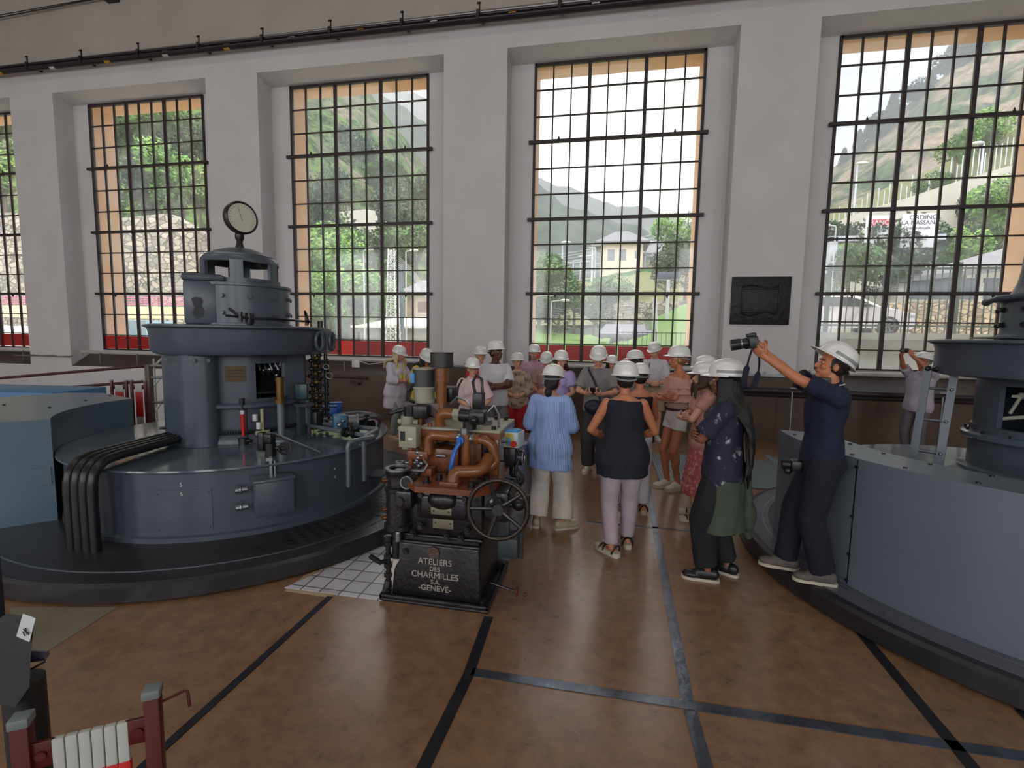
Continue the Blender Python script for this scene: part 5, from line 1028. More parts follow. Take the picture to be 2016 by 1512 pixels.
# lattice pylon
t=thing('lattice_pylon','slim white lattice pylon in the middle left window','pylon',at(774,668,24)); b=MB(); p0=at(774,672,24); zt=at(776,490,24).z; w0,w1=0.33,0.16
cs=[]
for sx,sy in ((-1,-1),(1,-1),(1,1),(-1,1)):
    b.cyl(p0+Vector((sx*w0,sy*w0,-2)),Vector((p0.x+sx*w1,p0.y+sy*w1,zt)),0.03,n=6)
N=11
for k in range(N):
    z0_=p0.z+(zt-p0.z)*k/N; z1_=p0.z+(zt-p0.z)*(k+1)/N; wa=w0+(w1-w0)*k/N; wb=w0+(w1-w0)*(k+1)/N
    c0=[Vector((p0.x+sx*wa,p0.y+sy*wa,z0_)) for sx,sy in ((-1,-1),(1,-1),(1,1),(-1,1))]; c1=[Vector((p0.x+sx*wb,p0.y+sy*wb,z1_)) for sx,sy in ((-1,-1),(1,-1),(1,1),(-1,1))]
    for i in range(4): b.cyl(c0[i],c1[(i+1)%4],0.013,n=5); b.cyl(c0[i],c0[(i+1)%4],0.014,n=5); b.cyl(c0[(i+1)%4],c1[i],0.013,n=5)
b.build('lattice',mat('white_steel',(200,204,204),0.5),t)
b=MB()
for k in range(6): b.tube([Vector((p0.x+0.1,p0.y,zt-0.2-0.12*k)),at(812,530+3*k,26),at(845,575+4*k,28)],0.018,5)
each(b,'wire',M_poleg,t)
b=MB(); b.box(at(782,668,25)+Vector((-0.02,0,-3)),at(788,520,25)+Vector((0.12,0.2,0))); single('steel_column',b,mat('slate_column',(90,104,112),0.5),'plain slate grey column right behind the white pylon','column',smooth=False)
# fence, street, car, building and signs outside the right window
st=MB(); st.box((6,16.5,-3),(60,24.3,2.15)); single('street',st,M_asph,'raised asphalt street outside the right window','street',smooth=False)
b=MB(); b.box((4.5,13.4,-4),(40,13.8,1.98)); b.box((4.5,13.3,1.98),(40,13.9,2.14)); single('street_parapet',b,mat('grey_green_concrete',(140,152,152),0.8,var=0.08),'grey concrete parapet at the foot of the fence','parapet',smooth=False)
ft=thing('street_fence','green bar fence along the street outside the right window','fence',(8,13.6,2.1))
b=MB()
for z in (2.3,3.68): b.box((4.5,13.58,z),(26,13.62,z+0.05))
b.build('rail',M_green_rail,ft,smooth=False)
for k in range(98):
    x=4.6+0.155*k; bb=MB(); bb.box((x-0.008,13.585,2.15),(x+0.008,13.615,3.75)); bb.build('bar',M_green_rail,ft,smooth=False)
for x in (5.4,8.2,11.0,13.8,16.6):
    bb=MB(); bb.box((x-0.04,13.56,2.0),(x+0.04,13.66,3.85)); bb.build('post',M_green_rail,ft,smooth=False)
ft=thing('garden_fence','green bar fence on the lawn in the lower centre window','fence',(2,15.2,1))
b=MB(); x0=at(1218,655,15.2); x1=at(1362,655,15.2)
b.box((x0.x,15.19,x0.z),(x1.x,15.22,x0.z+0.03)); b.build('rail',M_green_rail,ft,smooth=False)
k=0
while x0.x+k*0.14<x1.x:
    bb=MB(); x=x0.x+k*0.14; bb.box((x-0.008,15.19,x0.z-0.9),(x+0.008,15.21,x0.z+0.05)); bb.build('bar',M_green_rail,ft,smooth=False); k+=1
# car: white hatchback facing right
def car(loc,label):
    t=thing('car',label,'car',loc); L=Vector(loc)
    prof=[(-2.1,0.25),(-2.15,0.75),(-2.05,1.05),(-1.7,1.38),(-1.0,1.47),(0.0,1.44),(0.55,1.28),(1.15,0.98),(1.9,0.82),(2.15,0.62),(2.2,0.35),(2.1,0.22)]
    def loftx(pr,ys,m,name,par,ang=40):
        b=MB(); n=len(pr); vs=[]
        for y,kz in ys:
            for x,z in pr: vs.append(L+Vector((x,y,0.25+(z-0.25)*kz if z>0.9 else z)))
        fs=[(j*n+i,j*n+(i+1)%n,(j+1)*n+(i+1)%n,(j+1)*n+i) for j in range(len(ys)-1) for i in range(n)]+[tuple(range(n)),tuple(range(len(ys)*n-1,(len(ys)-1)*n-1,-1))]
        b.add(vs,fs); return b.build(name,m,par,ang=ang)
    M_car=mat('white_car_paint',(208,210,214),0.2,var=0.02,coat=0.8)
    bd=loftx(prof,[(-0.86,0.93),(-0.82,0.985),(-0.5,1.0),(0.5,1.0),(0.82,0.985),(0.86,0.93)],M_car,'body',t)
    gl=mat('car_glass',(46,60,66),0.08,var=0.05)
    for poly in ([(-1.75,0.98),(-1.5,1.30),(-0.95,1.37),(-0.75,1.37),(-0.75,0.98)],[(-0.68,0.98),(-0.68,1.37),(-0.05,1.34),(0.42,1.22),(0.98,0.96)]):
        b=MB(); n=len(poly); vs=[L+Vector((x,-0.875+0.05*(z-0.98),z)) for x,z in poly]+[L+Vector((x,-0.85,z)) for x,z in poly]; b.add(vs,[tuple(range(n)),tuple(range(2*n-1,n-1,-1))]+[(i,(i+1)%n,n+(i+1)%n,n+i) for i in range(n)]); b.build('side_window',gl,t,smooth=False)
    b=MB(); b.ell(L+Vector((0.62,-0.98,1.0)),(0.11,0.10,0.075)); b.build('wing_mirror',M_black,t)
    b=MB(); b.box(L+Vector((1.95,-0.87,0.62)),L+Vector((2.16,-0.80,0.74)),0.02); b.build('headlight',mat('headlight',(180,186,190),0.15),t)
    b=MB(); b.box(L+Vector((-0.55,-0.885,0.86)),L+Vector((-0.3,-0.865,0.89)),0.006); b.build('door_handle',M_steel,t)
    b=MB()
    b.box(L+Vector((-0.72,-0.872,0.3)),L+Vector((-0.71,-0.862,0.98))); b.box(L+Vector((0.75,-0.872,0.35)),L+Vector((0.76,-0.862,0.98))); each(b,'door_gap',M_black,t,smooth=False)
    for x in (-1.35,1.38):
        for y in (-0.80,0.80):
            b=MB(); b.cyl(L+Vector((x,y-0.10,0.32)),L+Vector((x,y+0.10,0.32)),0.32,n=32); w=b.build('wheel',M_black,t)
            b=MB(); s_=-1 if y<0 else 1; b.cyl(L+Vector((x,y+s_*0.10,0.32)),L+Vector((x,y+s_*0.11,0.32)),0.05,n=12); b.torus(L+Vector((x,y+s_*0.105,0.32)),0.2,0.015,RX(90),24,6)
            for k in range(5):
                a=2*PI*k/5; b.cyl(L+Vector((x,y+s_*0.105,0.32)),L+Vector((x+0.2*math.cos(a),y+s_*0.105,0.32+0.2*math.sin(a))),0.02,n=6)
            b.build('rim',M_steel,w)
    return t
cp_=at(1800,648,18.5); car((cp_.x-2.15,19.4,2.15),'white hatchback car parked on the street outside the right window')
t=thing('stone_barn','long low building with a grey sloping roof at the lower right of the right window','building',at(1950,600,34))
pa=[at(1770,552,30),at(1900,520,30),at(2150,450,30)]; 
b=MB(); b.prism([(at(1770,600,30).x,0),(pa[2].x,0),(pa[2].x,8),(at(1770,600,30).x,8)],1.5,at(1800,556,30).z,None,(0,30.3,0)); b.build('walls',mat('barn_wall',(176,172,160),0.9,var=0.15),t,smooth=False)
b=MB(); e0=at(1765,548,30); e1=at(2150,505,30); r1=at(2150,440,36); r0=at(1800,538,36); vs=[e0,e1,r1,r0]; vs+= [v+Vector((0,0,-0.25)) for v in vs]; b.add(vs,[(0,1,2,3),(7,6,5,4),(0,4,5,1),(1,5,6,2),(2,6,7,3),(3,7,4,0)]); b.build('roof',M_roof,t,smooth=False)
for px in (1812,1852,1905,1960):
    b=MB(); p=at(px,566,30.25); b.box(p+Vector((-0.5,0,-0.6)),p+Vector((0.5,0.15,0.5))); b.build('window',mat('dark_pane',(84,88,92),0.3),t,smooth=False)
# road signs on a gantry
t=thing('sign_gantry','white steel gantry carrying two road signs outside the right window','gantry',at(1640,560,30))
pgl=at(1642,470,30); pgr=at(1850,466,30.0)
b=MB(); b.box(pgl+Vector((-0.2,0,-0.15)),Vector((pgr.x+0.3,30.35,pgl.z+0.15))); b.build('beam',M_poleg,t,smooth=False)
b=MB(); b.box(pgl+Vector((-0.2,0,-6)),pgl+Vector((0.2,0.35,0.1))); b.build('post',M_poleg,t,smooth=False)
M_sign=mat('sign_white',(208,208,206),0.4,var=0.02); M_sb=mat('sign_black',(30,30,34),0.5); M_sr=mat('sign_red',(176,26,40),0.5,var=0.03)
def board(px0,py0,px1,py1,Y,label,lines,red=None):
    a=at(px0,py0,Y); c=at(px1,py1,Y); t=thing('road_sign',label,'road sign',((a.x+c.x)/2,Y,c.z)); b=MB(); b.box((a.x,Y,c.z),(c.x,Y+0.06,a.z),0.03); pn=b.build('panel',M_sign,t)
    w=c.x-a.x; hgt=a.z-c.z
    if red:
        b=MB(); b.box((a.x+w*red[0],Y-0.012,a.z-hgt*red[2]),(a.x+w*red[1],Y,a.z-hgt*red[3])); b.build('red_field',M_sr,t,smooth=False)
    for s_,fx,fz,sz,m,al in lines:
        mm=MT.copy(); mm.translation=Vector((a.x+w*fx,Y-0.016,a.z-hgt*fz)); text(s_,sz,m,'lettering',t,mm,0.004,al)
    cx=a.x+w*0.5; zb=c.z+0.08*hgt; b=MB(); b.prism([(-0.06,0.34),(0.06,0.34),(0.06,0.16),(0.22,0.16),(0,-0.05),(-0.22,0.16),(-0.06,0.16)],0,0.012,Matrix(((1,0,0),(0,0,-1),(0,1,0))),(cx,Y-0.003,zb)); b.build('arrow',M_sb,t,smooth=False)
board(1706,425,1755,488,29.6,'white road sign with a red FRANCA field and a down arrow',[('FRANÇA',0.52,0.22,0.33,M_sign,'CENTER'),('ENCAMP',0.52,0.43,0.31,M_sb,'CENTER'),('Grandvalira',0.45,0.60,0.2,M_sb,'CENTER')],(0.1,0.95,0.31,0.12))
board(1778,421,1840,487,29.6,'white road sign naming Ordino and La Massana with a down arrow',[('ORDINO',0.6,0.12,0.33,M_sb,'CENTER'),('LA MASSANA',0.52,0.27,0.29,M_sb,'CENTER'),('Ordino-Arcalís',0.06,0.42,0.2,M_sb,'LEFT'),('Vallnord',0.06,0.54,0.2,M_sb,'LEFT'),('Parc Natural de',0.06,0.66,0.18,M_sb,'LEFT'),('la vall de Sorteny',0.06,0.76,0.16,M_sb,'LEFT')])
# white stakes of the terraces
vt_=thing('terrace_stakes','white stakes on the terraced slope in the right window','stakes',at(1750,380,62))
rn=random.Random(7)
for k in range(34):
    px=1640+k*11; py=405-0.42*(px-1700)+rn.uniform(8,34); p=at(px,py,60); b=MB(); b.cyl(p+Vector((0,0,-1)),p+Vector((0,0,1.7)),0.05,n=5); b.build('stake',M_poleg,vt_)
# trees: crowns of individual leaves on branches
def leafmat(n,a,b_): return mat(n,a,0.75,var=0.3,scale=2.5,dirt=(b_,1.2,0.5))
LM=[leafmat('bright_leaves',(88,128,44),(120,146,62)),leafmat('mid_leaves',(70,98,44),(96,118,58)),leafmat('dark_leaves',(42,64,38),(66,86,50))]
def crown(seed,n,m,conifer=False):
    r=random.Random(seed); b=MB(); cl=[(Vector((r.uniform(-.55,.55),r.uniform(-.55,.55),r.uniform(0.35,1.25))),r.uniform(0.28,0.5)) for _ in range(9)]
    if conifer: cl=[(Vector((0,0,0.2+0.14*k)),0.42*(1-k/11)+0.05) for k in range(10)]
    for i in range(n):
        c,rr=r.choice(cl); d=Vector((r.gauss(0,1),r.gauss(0,1),r.gauss(0,1))).normalized(); p=c+d*rr*r.uniform(0.75,1.05); 
        u=Vector((r.gauss(0,1),r.gauss(0,1),r.gauss(0,1))).normalized(); w=u.orthogonal().normalized(); s=r.uniform(0.035,0.075)
        b.add([p-u*s,p+w*s*0.6,p+u*s,p-w*s*0.6],[(0,1,2,3)])
    me=bpy.data.meshes.new('foliage'); me.from_pydata(b.v,[],b.f); me.materials.append(m); return me
CROWN=[crown(1,2600,LM[0]),crown(2,2600,LM[1]),crown(3,2600,LM[2]),crown(4,1800,LM[2],True)]
TR=MB(); TR.cyl((0,0,-0.8),(0,0,0.7),0.06,0.035,n=8); 
for k in range(5): a=2*PI*k/5; TR.cyl((0,0,0.4),(0.35*math.cos(a),0.35*math.sin(a),0.9),0.03,0.012,n=6)
trunk_me=None
def tree(px,py,Y,size,kind,label):
    """px,py: foot of the crown in the picture; size: crown height in metres"""
    global trunk_me
    p=at(px,py,Y); r=bpy.data.objects.new('tree',None); COL.objects.link(r); r.location=p; r.scale=(size/1.7,)*3; r.rotation_euler=(0,0,px*0.7); r['_o']=(0,0,0)
    tag(r,label,'tree','trees and bushes outside the windows')
    o=bpy.data.objects.new('foliage',CROWN[kind]); COL.objects.link(o); o.parent=r
    if trunk_me is None: q=TR.build('trunk',mat('bark',(84,72,60),0.9),r); trunk_me=q.data
    else: q=bpy.data.objects.new('trunk',trunk_me); COL.objects.link(q); q.parent=r
WN={'L0':'far left window','L1':'second window from the left','M':'middle left window','C':'centre window','R':'right window'}
TL=[('M',622,600,34,6.0,0),('M',650,640,30,4.0,0),('M',612,660,27,3.4,1),('M',690,600,40,6.5,1),('M',700,560,48,7,0),('M',742,570,50,7.5,1),('M',746,628,38,4.5,0),('M',660,520,58,8,1),('M',625,520,55,8,2),('M',820,545,60,8,1),('M',790,500,66,9,2),('M',700,640,32,3,2),
('M',640,440,80,10,2),('M',820,440,85,10,2),('M',760,400,95,10,1),('M',640,360,100,11,1),('M',700,340,105,10,2),
('L1',225,440,40,6,0),('L1',262,420,42,6,1),('L1',310,430,42,6,2),('L1',360,420,42,7,0),('L1',395,440,42,5,1),('L1',240,340,60,9,1),('L1',300,330,65,9,0),('L1',355,320,65,9,1),('L1',390,350,65,9,2),('L1',260,260,85,10,2),('L1',330,260,85,10,0),('L1',390,270,90,10,1),
('L0',10,400,42,7,0),('L0',40,380,45,7,1),('L0',15,320,60,9,1),('L0',35,280,70,9,0),
('C',1062,600,34,4,1),('C',1100,610,30,3.0,1),('C',1080,650,24,2.2,2),('C',1130,640,27,2.8,1),('C',1170,640,28,2.6,2),('C',1205,610,34,2.8,1),('C',1330,520,50,5,0),('C',1350,560,45,4.5,2),('C',1310,570,44,3.2,2),('C',1065,575,40,3.5,0),
('R',1670,560,34,3.6,1),('R',1700,590,30,3.8,1),('R',1745,575,31,4.5,2),('R',1650,500,40,2.6,2),('R',1780,560,34,4,2),('R',1860,560,36,3.6,0),('R',1925,535,38,4,1),('R',1985,500,40,5.5,0),('R',1940,455,42,3.6,2),('R',1838,390,50,2.6,1),('R',1880,325,62,4,0),('R',1965,290,64,4.5,0),('R',1930,300,64,3.5,1),
('R',1755,245,230,13,3),('R',1710,285,240,12,3),('R',1690,295,240,9,3),('R',1740,270,235,11,2),('R',1800,215,232,12,2),('R',1660,330,245,9,3),('R',1830,195,232,12,3),('R',1870,160,230,12,2),('R',1900,140,230,13,2)]
kn=['bright green','fresh green','dark green','dark conifer']
for i,(wz,px,py,Y,s_,k) in enumerate(TL):
    dist='near' if Y<36 else ('middle distance' if Y<70 else 'distant')
    tree(px,py,Y,s_,k,'%s %s tree or bush seen through the %s'%(dist,kn[k],WN[wz]))

hz=MB(); hz.box((-520,62,-5),(420,1000,420)); ho=tag(hz.build('valley_haze',mat('x_haze',(255,255,255)),None,smooth=False),'thin bluish summer haze filling the valley behind the windows','haze',kind='stuff')
hm2=bpy.data.materials.new('thin_valley_haze'); hm2.use_nodes=True; t_=hm2.node_tree; t_.nodes.clear(); oo=nd(t_,'ShaderNodeOutputMaterial'); vs_n=nd(t_,'ShaderNodeVolumeScatter'); vs_n.inputs['Color'].default_value=(0.86,0.93,1,1); vs_n.inputs['Density'].default_value=0.0016; vs_n.inputs['Anisotropy'].default_value=0.2; t_.links.new(vs_n.outputs[0],oo.inputs['Volume'])
ho.data.materials.clear(); ho.data.materials.append(hm2)
# ================================================================ THE VISITORS
def blob(mb,voxel,name,m,parent,it=3,fold=0.0,ff=7.0,fz=0.35,seed=0):
    """weld overlapping closed shapes into one continuous skin"""
    me=bpy.data.meshes.new(name); me.from_pydata(mb.v,[],mb.f); me.materials.append(m)
    bm=bmesh.new(); bm.from_mesh(me); bmesh.ops.recalc_face_normals(bm,faces=bm.faces[:]); bm.to_mesh(me); bm.free()
    o=bpy.data.objects.new(name,me); COL.objects.link(o); o.parent=parent; o['_o']=(0,0,0)
    r=o.modifiers.new('r','REMESH'); r.mode='VOXEL'; r.voxel_size=voxel
    s=o.modifiers.new('s','SMOOTH'); s.factor=0.5; s.iterations=it
    BLOBS.append((o,m,fold,ff,fz,seed)); return o
BLOBS=[]
def finish_blobs():
    dg=bpy.context.evaluated_depsgraph_get(); done=[]
    for o,m,fold,ff,fz,seed in BLOBS:
        n=bpy.data.meshes.new_from_object(o.evaluated_get(dg)); n.name=o.name; n.materials.clear(); n.materials.append(m)
        if fold:
            off=Vector((seed*3.1,seed*1.7,0))
            cs=[v.co.copy() for v in n.vertices]; ns=[v.vector.copy() for v in n.vertex_normals]; fl=[]
            for p,nn in zip(cs,ns):
                q=Vector((p.x*ff,p.y*ff,p.z*ff*fz))+off
                a=p+nn*(noise.noise(q)*fold+noise.noise(q*2.3)*fold*0.45); fl+=[a.x,a.y,a.z]
            n.vertices.foreach_set('co',fl)
        n.polygons.foreach_set('use_smooth',[True]*len(n.polygons)); done.append((o,n))
    for o,n in done: o.modifiers.clear(); o.data=n
SKIN={'fair':(214,158,130),'tan':(186,118,84),'olive':(176,116,86),'dark':(92,56,42),'brown':(130,82,60),'pink':(220,150,128)}
def skin(k): return mat('skin_'+k,SKIN[k],0.48,var=0.06,scale=9,bump=0.03,bscale=60)
HAIRC={'black':(22,18,18),'brown':(58,38,28),'dark':(34,26,24),'blond':(206,190,150),'grey':(140,134,128),'fair':(130,98,62)}
def hairm(k): return mat('hair_'+k,HAIRC[k],0.42,var=0.35,scale=24,stretch=(4,4,0.6),bump=0.5,bscale=60)
M_helmet=mat('white_hard_hat_plastic',(226,225,221),0.22,var=0.02,coat=0.5)
M_band=mat('grey_reflective_band',(140,142,142),0.4,var=0.05)
M_logo=mat('dark_blue_print',(40,60,90),0.5)
M_eye=mat('eye_white',(210,205,200),0.2); M_iris=mat('dark_iris',(30,22,18),0.15); M_lens=mat('glasses_frame',(40,36,38),0.3)
def cloth(name,rgb,**k):
    k.setdefault('var',0.08); k.setdefault('scale',10); k.setdefault('bump',0.15); k.setdefault('bscale',90)
    return mat(name,rgb,k.pop('rough',0.85),**k)
def ik(a,t,l1,l2,hint):
    a=Vector(a); t=Vector(t); d=t-a; L=d.length
    if L>(l1+l2)*0.995: t=a+d*((l1+l2)*0.995/L); d=t-a; L=d.length
    x=(l1*l1-l2*l2+L*L)/(2*L); h=math.sqrt(max(0,l1*l1-x*x)); u=d/L; hv=Vector(hint); hv=hv-u*hv.dot(u); hv.normalize()
    return a+u*x+hv*h,t
def hand(mb,w,d,n,side,curl=25,sc=1.0,fr=0.0085):
    """palm, four fingers of unequal length bent towards n, thumb from the side of the palm"""
    d=Vector(d).normalized(); n=Vector(n); n=(n-d*n.dot(d)).normalized(); s=d.cross(n)*side   # s points to the thumb side
    M=Matrix((s,d,n)).transposed(); w=Vector(w)
    mb.ell(w+d*0.052*sc,(0.040*sc,0.052*sc,0.016*sc),M,12,8); mb.cyl(w-d*0.02,w+d*0.04*sc,0.024*sc,0.03*sc,10)
    for k,(o,l) in enumerate(((0.030,0.072),(0.010,0.080),(-0.010,0.075),(-0.029,0.058))):
        p=w+d*(0.088-0.006*(k==3))*sc+s*o*sc; dd=(d+s*o*2.2).normalized(); a=0
        for j,f in enumerate((0.42,0.33,0.25)):
            a+=R_(curl*(0.8+0.12*k)); dr=(dd*math.cos(a)+n*math.sin(a)); q=p+dr*l*f*sc
            mb.cap2(p,q,fr*sc*(1.05-0.1*j),fr*sc*(0.98-0.1*j),8); p=q
    p=w+d*0.025*sc+s*0.028*sc; q=p+(d*0.6+s*0.65+n*0.35).normalized()*0.042*sc; r=q+(d*0.85+s*0.1+n*(0.3+curl/90)).normalized()*0.034*sc
    mb.cap2(p,q,0.0125*sc,0.0105*sc,8); mb.cap2(q,r,0.010*sc,0.0085*sc,8)
def person(label,pos,face,h,sk='fair',fem=False,g=1.0,vox=0.0065,lean=0,head=(0,0),arms=None,feet=None,top=None,bottom=None,shoes=None,hair=('short','brown'),helmet=True,glasses=False,beard=None,z0=0.0,belt=None,curl=30,band=False,helm_tilt=0,knee=0.0,name='person'):
    s=h/1.70
    root=bpy.data.objects.new(name,None); COL.objects.link(root); root.location=(pos[0],pos[1],z0); root.rotation_euler=(0,0,R_(face-90)); root['_o']=(0,0,0)
    tag(root,label,'person','visitors wearing white hard hats')
    S=Matrix.Scale(s,4)
    hipc=Vector((0,0,0.93))
    TT=Matrix.Translation(hipc)@Matrix.Rotation(R_(-lean),4,'X')@Matrix.Translation(-hipc)      # lean>0 = forwards
    hd=Matrix.Translation((0,0.0,1.50))@Matrix.Rotation(R_(head[0]),4,'Z')@Matrix.Rotation(R_(-head[1]),4,'X')@Matrix.Translation((0,0,-1.50))
    HT=TT@hd
    Hc=Vector((0,0.025,1.60))
    W=g
    hipw=(0.172 if fem else 0.160)*W; wst=(0.122 if fem else 0.138)*W; chs=(0.142 if fem else 0.160)*W; shx=(0.158 if fem else 0.180)*(0.6+0.4*W)
    def torso(e,z0_,ztop=1.47,flare=0.0,nk=0.058,box=1.0):
        zs=[(0.80,hipw*0.80,0.100*W),(0.86,hipw*0.97,0.112*W),(0.92,hipw,0.116*W),(1.00,hipw*0.93,0.106*W),(1.08,wst*1.03,0.098*W),(1.16,wst*1.03,0.10*W),(1.25,chs,0.112*W),(1.33,chs*1.06,0.112*W),(1.39,shx*0.98,0.088*W),(1.42,shx*0.84,0.074*W),(1.445,0.095,0.066),(1.47,nk,nk)]
        out=[]
        for z,rx,ry in zs:
            if z<z0_-0.03 or z>ztop+0.001: continue
            k=flare*max(0,(1.25-z)/0.4); zz=max(z,z0_); yy=0.012 if z>1.1 else 0.0
            if z>1.38: yy=-0.012
            bx=box*(0.5 if z<1.25 else 0.0)
            out.append((0,yy,zz,rx*(1-bx)+max(rx,chs)*bx+e+k,ry+e+k*0.7))
        if out[0][2]>z0_+0.001: o=out[0]; out.insert(0,(0,o[1],z0_,o[3]+flare*0.1,o[4]+flare*0.05))
        return out
    A={} ; arms=arms or {}
    dfl={1:((0.235,0.02,0.86),(0.3,-1,0)),-1:((-0.235,0.02,0.86),(-0.3,-1,0))}
    for sd in (1,-1):
        a=arms.get(sd,dfl[sd]); sh=TT@Vector((shx*0.97*sd,-0.012,1.385)); wt=Vector(a[0]); el,wr=ik(sh,wt,0.285,0.255,a[1]); A[sd]=(sh,el,wr,a[2] if len(a)>2 else None,a[3] if len(a)>3 else None,a[4] if len(a)>4 else curl)
    feet=feet or {1:((0.10,0.0),-8),-1:((-0.10,0.03),8)}
    Lg={}
    for sd in (1,-1):
        (fx,fy),fyaw=feet[sd][:2]; fz=feet[sd][2] if len(feet[sd])>2 else 0.0
        an=Vector((fx,fy,0.085+fz)); hp=Vector((0.088*sd*W,0,0.90)); kn,an=ik(hp,an,0.43,0.405,(0.15*sd,1,0)); Lg[sd]=(hp,kn,an,fyaw)
    # ---- body
    b=MB(); t=MB(); t.loft(torso(-0.007,0.80)); 
    if fem:
        for sd in (1,-1): t.ell((0.066*sd,0.088*W,1.265),(0.062*W,0.05*W,0.06*W))
    else: t.ell((0,0.075*W,1.28),(0.12*W,0.04*W,0.08))
    for sd in (1,-1): t.ell((0.075*sd*W,-0.055*W,0.90),(0.078*W,0.072*W,0.08))
    t.cyl((0,-0.015,1.40),(0,0.012,1.55),0.056 if not fem else 0.048,0.052 if not fem else 0.045,16); t.xf(TT); b.add(t.v,t.f)
    hdm=MB(); c=Hc
    hdm.ell(c+Vector((0,-0.012,0.02)),(0.073,0.092,0.098)); hdm.ell(c+Vector((0,0.028,-0.045)),(0.054,0.060,0.068)); hdm.ell(c+Vector((0,0.066,-0.092)),(0.022,0.018,0.018),u=10,v=8)
    hdm.cyl(c+Vector((0,0.078,0.012)),c+Vector((0,0.106,-0.03)),0.008,0.013,10); hdm.ell(c+Vector((0,0.100,-0.034)),(0.016,0.012,0.010),u=10,v=8)
    hdm.ell(c+Vector((0,0.072,0.026)),(0.050,0.014,0.010),u=14,v=8)
    for sd in (1,-1): hdm.ell(c+Vector((0.036*sd,0.058,-0.025)),(0.022,0.024,0.022),u=10,v=8); hdm.ell(c+Vector((0.074*sd,-0.004,-0.012)),(0.010,0.019,0.030),Matrix.Rotation(R_(18*sd),3,'Z'),u=10,v=8)
    hdm.ell(c+Vector((0,0.082,-0.060)),(0.024,0.012,0.009),u=12,v=8)
    hdm.xf(HT); b.add(hdm.v,hdm.f)
    for sd in (1,-1):
        sh,el,wr,hd_,hn,cu=A[sd]; gg=0.85+0.15*W if not fem else 0.78+0.2*W
        b.cap2(sh,el,0.050*gg,0.037*gg); b.cap2(el,wr,0.038*gg,0.025*gg); b.ell(el+(wr-el)*0.3,(0.039*gg,)*3,u=12,v=8)
        d=Vector(hd_) if hd_ else (wr-el).normalized(); nn=Vector(hn) if hn else Vector((-sd,0,0.0))
        hand(b,wr,d,nn,sd,cu,0.95 if fem else 1.05,max(0.0085,vox*1.35))
        hp,kn,an,fy=Lg[sd]; lg=0.8+0.2*W
        b.cap2(hp,kn,0.083*W,0.052*lg); b.cap2(kn,an,0.050*lg,0.034); b.ell(kn+(an-kn)*0.28+Vector((0,-0.014,0)),(0.052*lg,0.054*lg,0.11),u=14,v=10)
        F=Matrix.Rotation(R_(fy),3,'Z'); b.cap2(an,an+F@Vector((0,-0.03,-0.045)),0.036,0.034,10); b.cap2(an+F@Vector((0,-0.02,-0.05)),an+F@Vector((0,0.13,-0.06)),0.033,0.022,10); b.ell(an+F@Vector((0,0.12,-0.062)),(0.040,0.045,0.018),F,12,8)
    b.xf(S); body=blob(b,vox*s,'body',skin(sk),root,3)
    # ---- face parts
    def hp_(mb,name,m,par=None,**k): mb.xf(HT); mb.xf(S); return mb.build(name,m,par or root,**k)
    for sd in (1,-1):
        e=MB(); e.ell(c+Vector((0.031*sd,0.074,0.004)),(0.0115,0.009,0.0062),u=10,v=8); eo=hp_(e,'eye',M_eye)
        e=MB(); e.ell(c+Vector((0.031*sd,0.0805,0.004)),(0.0058,0.0045,0.0056),u=8,v=6); hp_(e,'iris',M_iris,eo)
        e=MB(); e.tube([c+Vector((0.014*sd,0.084,0.022)),c+Vector((0.032*sd,0.082,0.026)),c+Vector((0.05*sd,0.068,0.021))],0.0035,6); hp_(e,'eyebrow',hairm(hair[1] if hair[1]!='blond' else 'fair'))
    e=MB(); e.ell(c+Vector((0,0.0885,-0.056)),(0.021,0.007,0.0045),u=12,v=6); e.ell(c+Vector((0,0.0875,-0.065)),(0.018,0.007,0.005),u=12,v=6); hp_(e,'lips',mat('lips_'+sk,tuple(v*0.78 if i else v*0.9 for i,v in enumerate(SKIN[sk])),0.4,var=0.05))
    if glasses:
        e=MB()
        for sd in (1,-1):
            e.torus(c+Vector((0.032*sd,0.098,0.002)),0.021,0.002,RX(90),20,6); e.tube([c+Vector((0.053*sd,0.096,0.008)),c+Vector((0.078*sd,0.06,0.008)),c+Vector((0.08*sd,0,0.006))],0.002,6)
        e.tube([c+Vector((-0.011,0.099,0.006)),c+Vector((0.011,0.099,0.006))],0.002,6); hp_(e,'glasses',M_lens)
    if beard:
        e=MB(); e.ell(c+Vector((0,0.05,-0.082)),(0.047,0.05,0.036)); e.ell(c+Vector((0,0.088,-0.046)),(0.026,0.010,0.006),u=10,v=6); hp_(e,'beard',hairm(beard))
    # ---- hair
    ht,hc=hair; hm=hairm(hc); hb=MB()
    hb.ell(c+Vector((0,-0.026,0.022)),(0.081,0.090,0.104),u=24,v=16)
    if ht!='short': hb.ell(c+Vector((0,-0.045,-0.03)),(0.080,0.070,0.085))
    hb.xf(HT)
    rnd=random.Random(len(label))
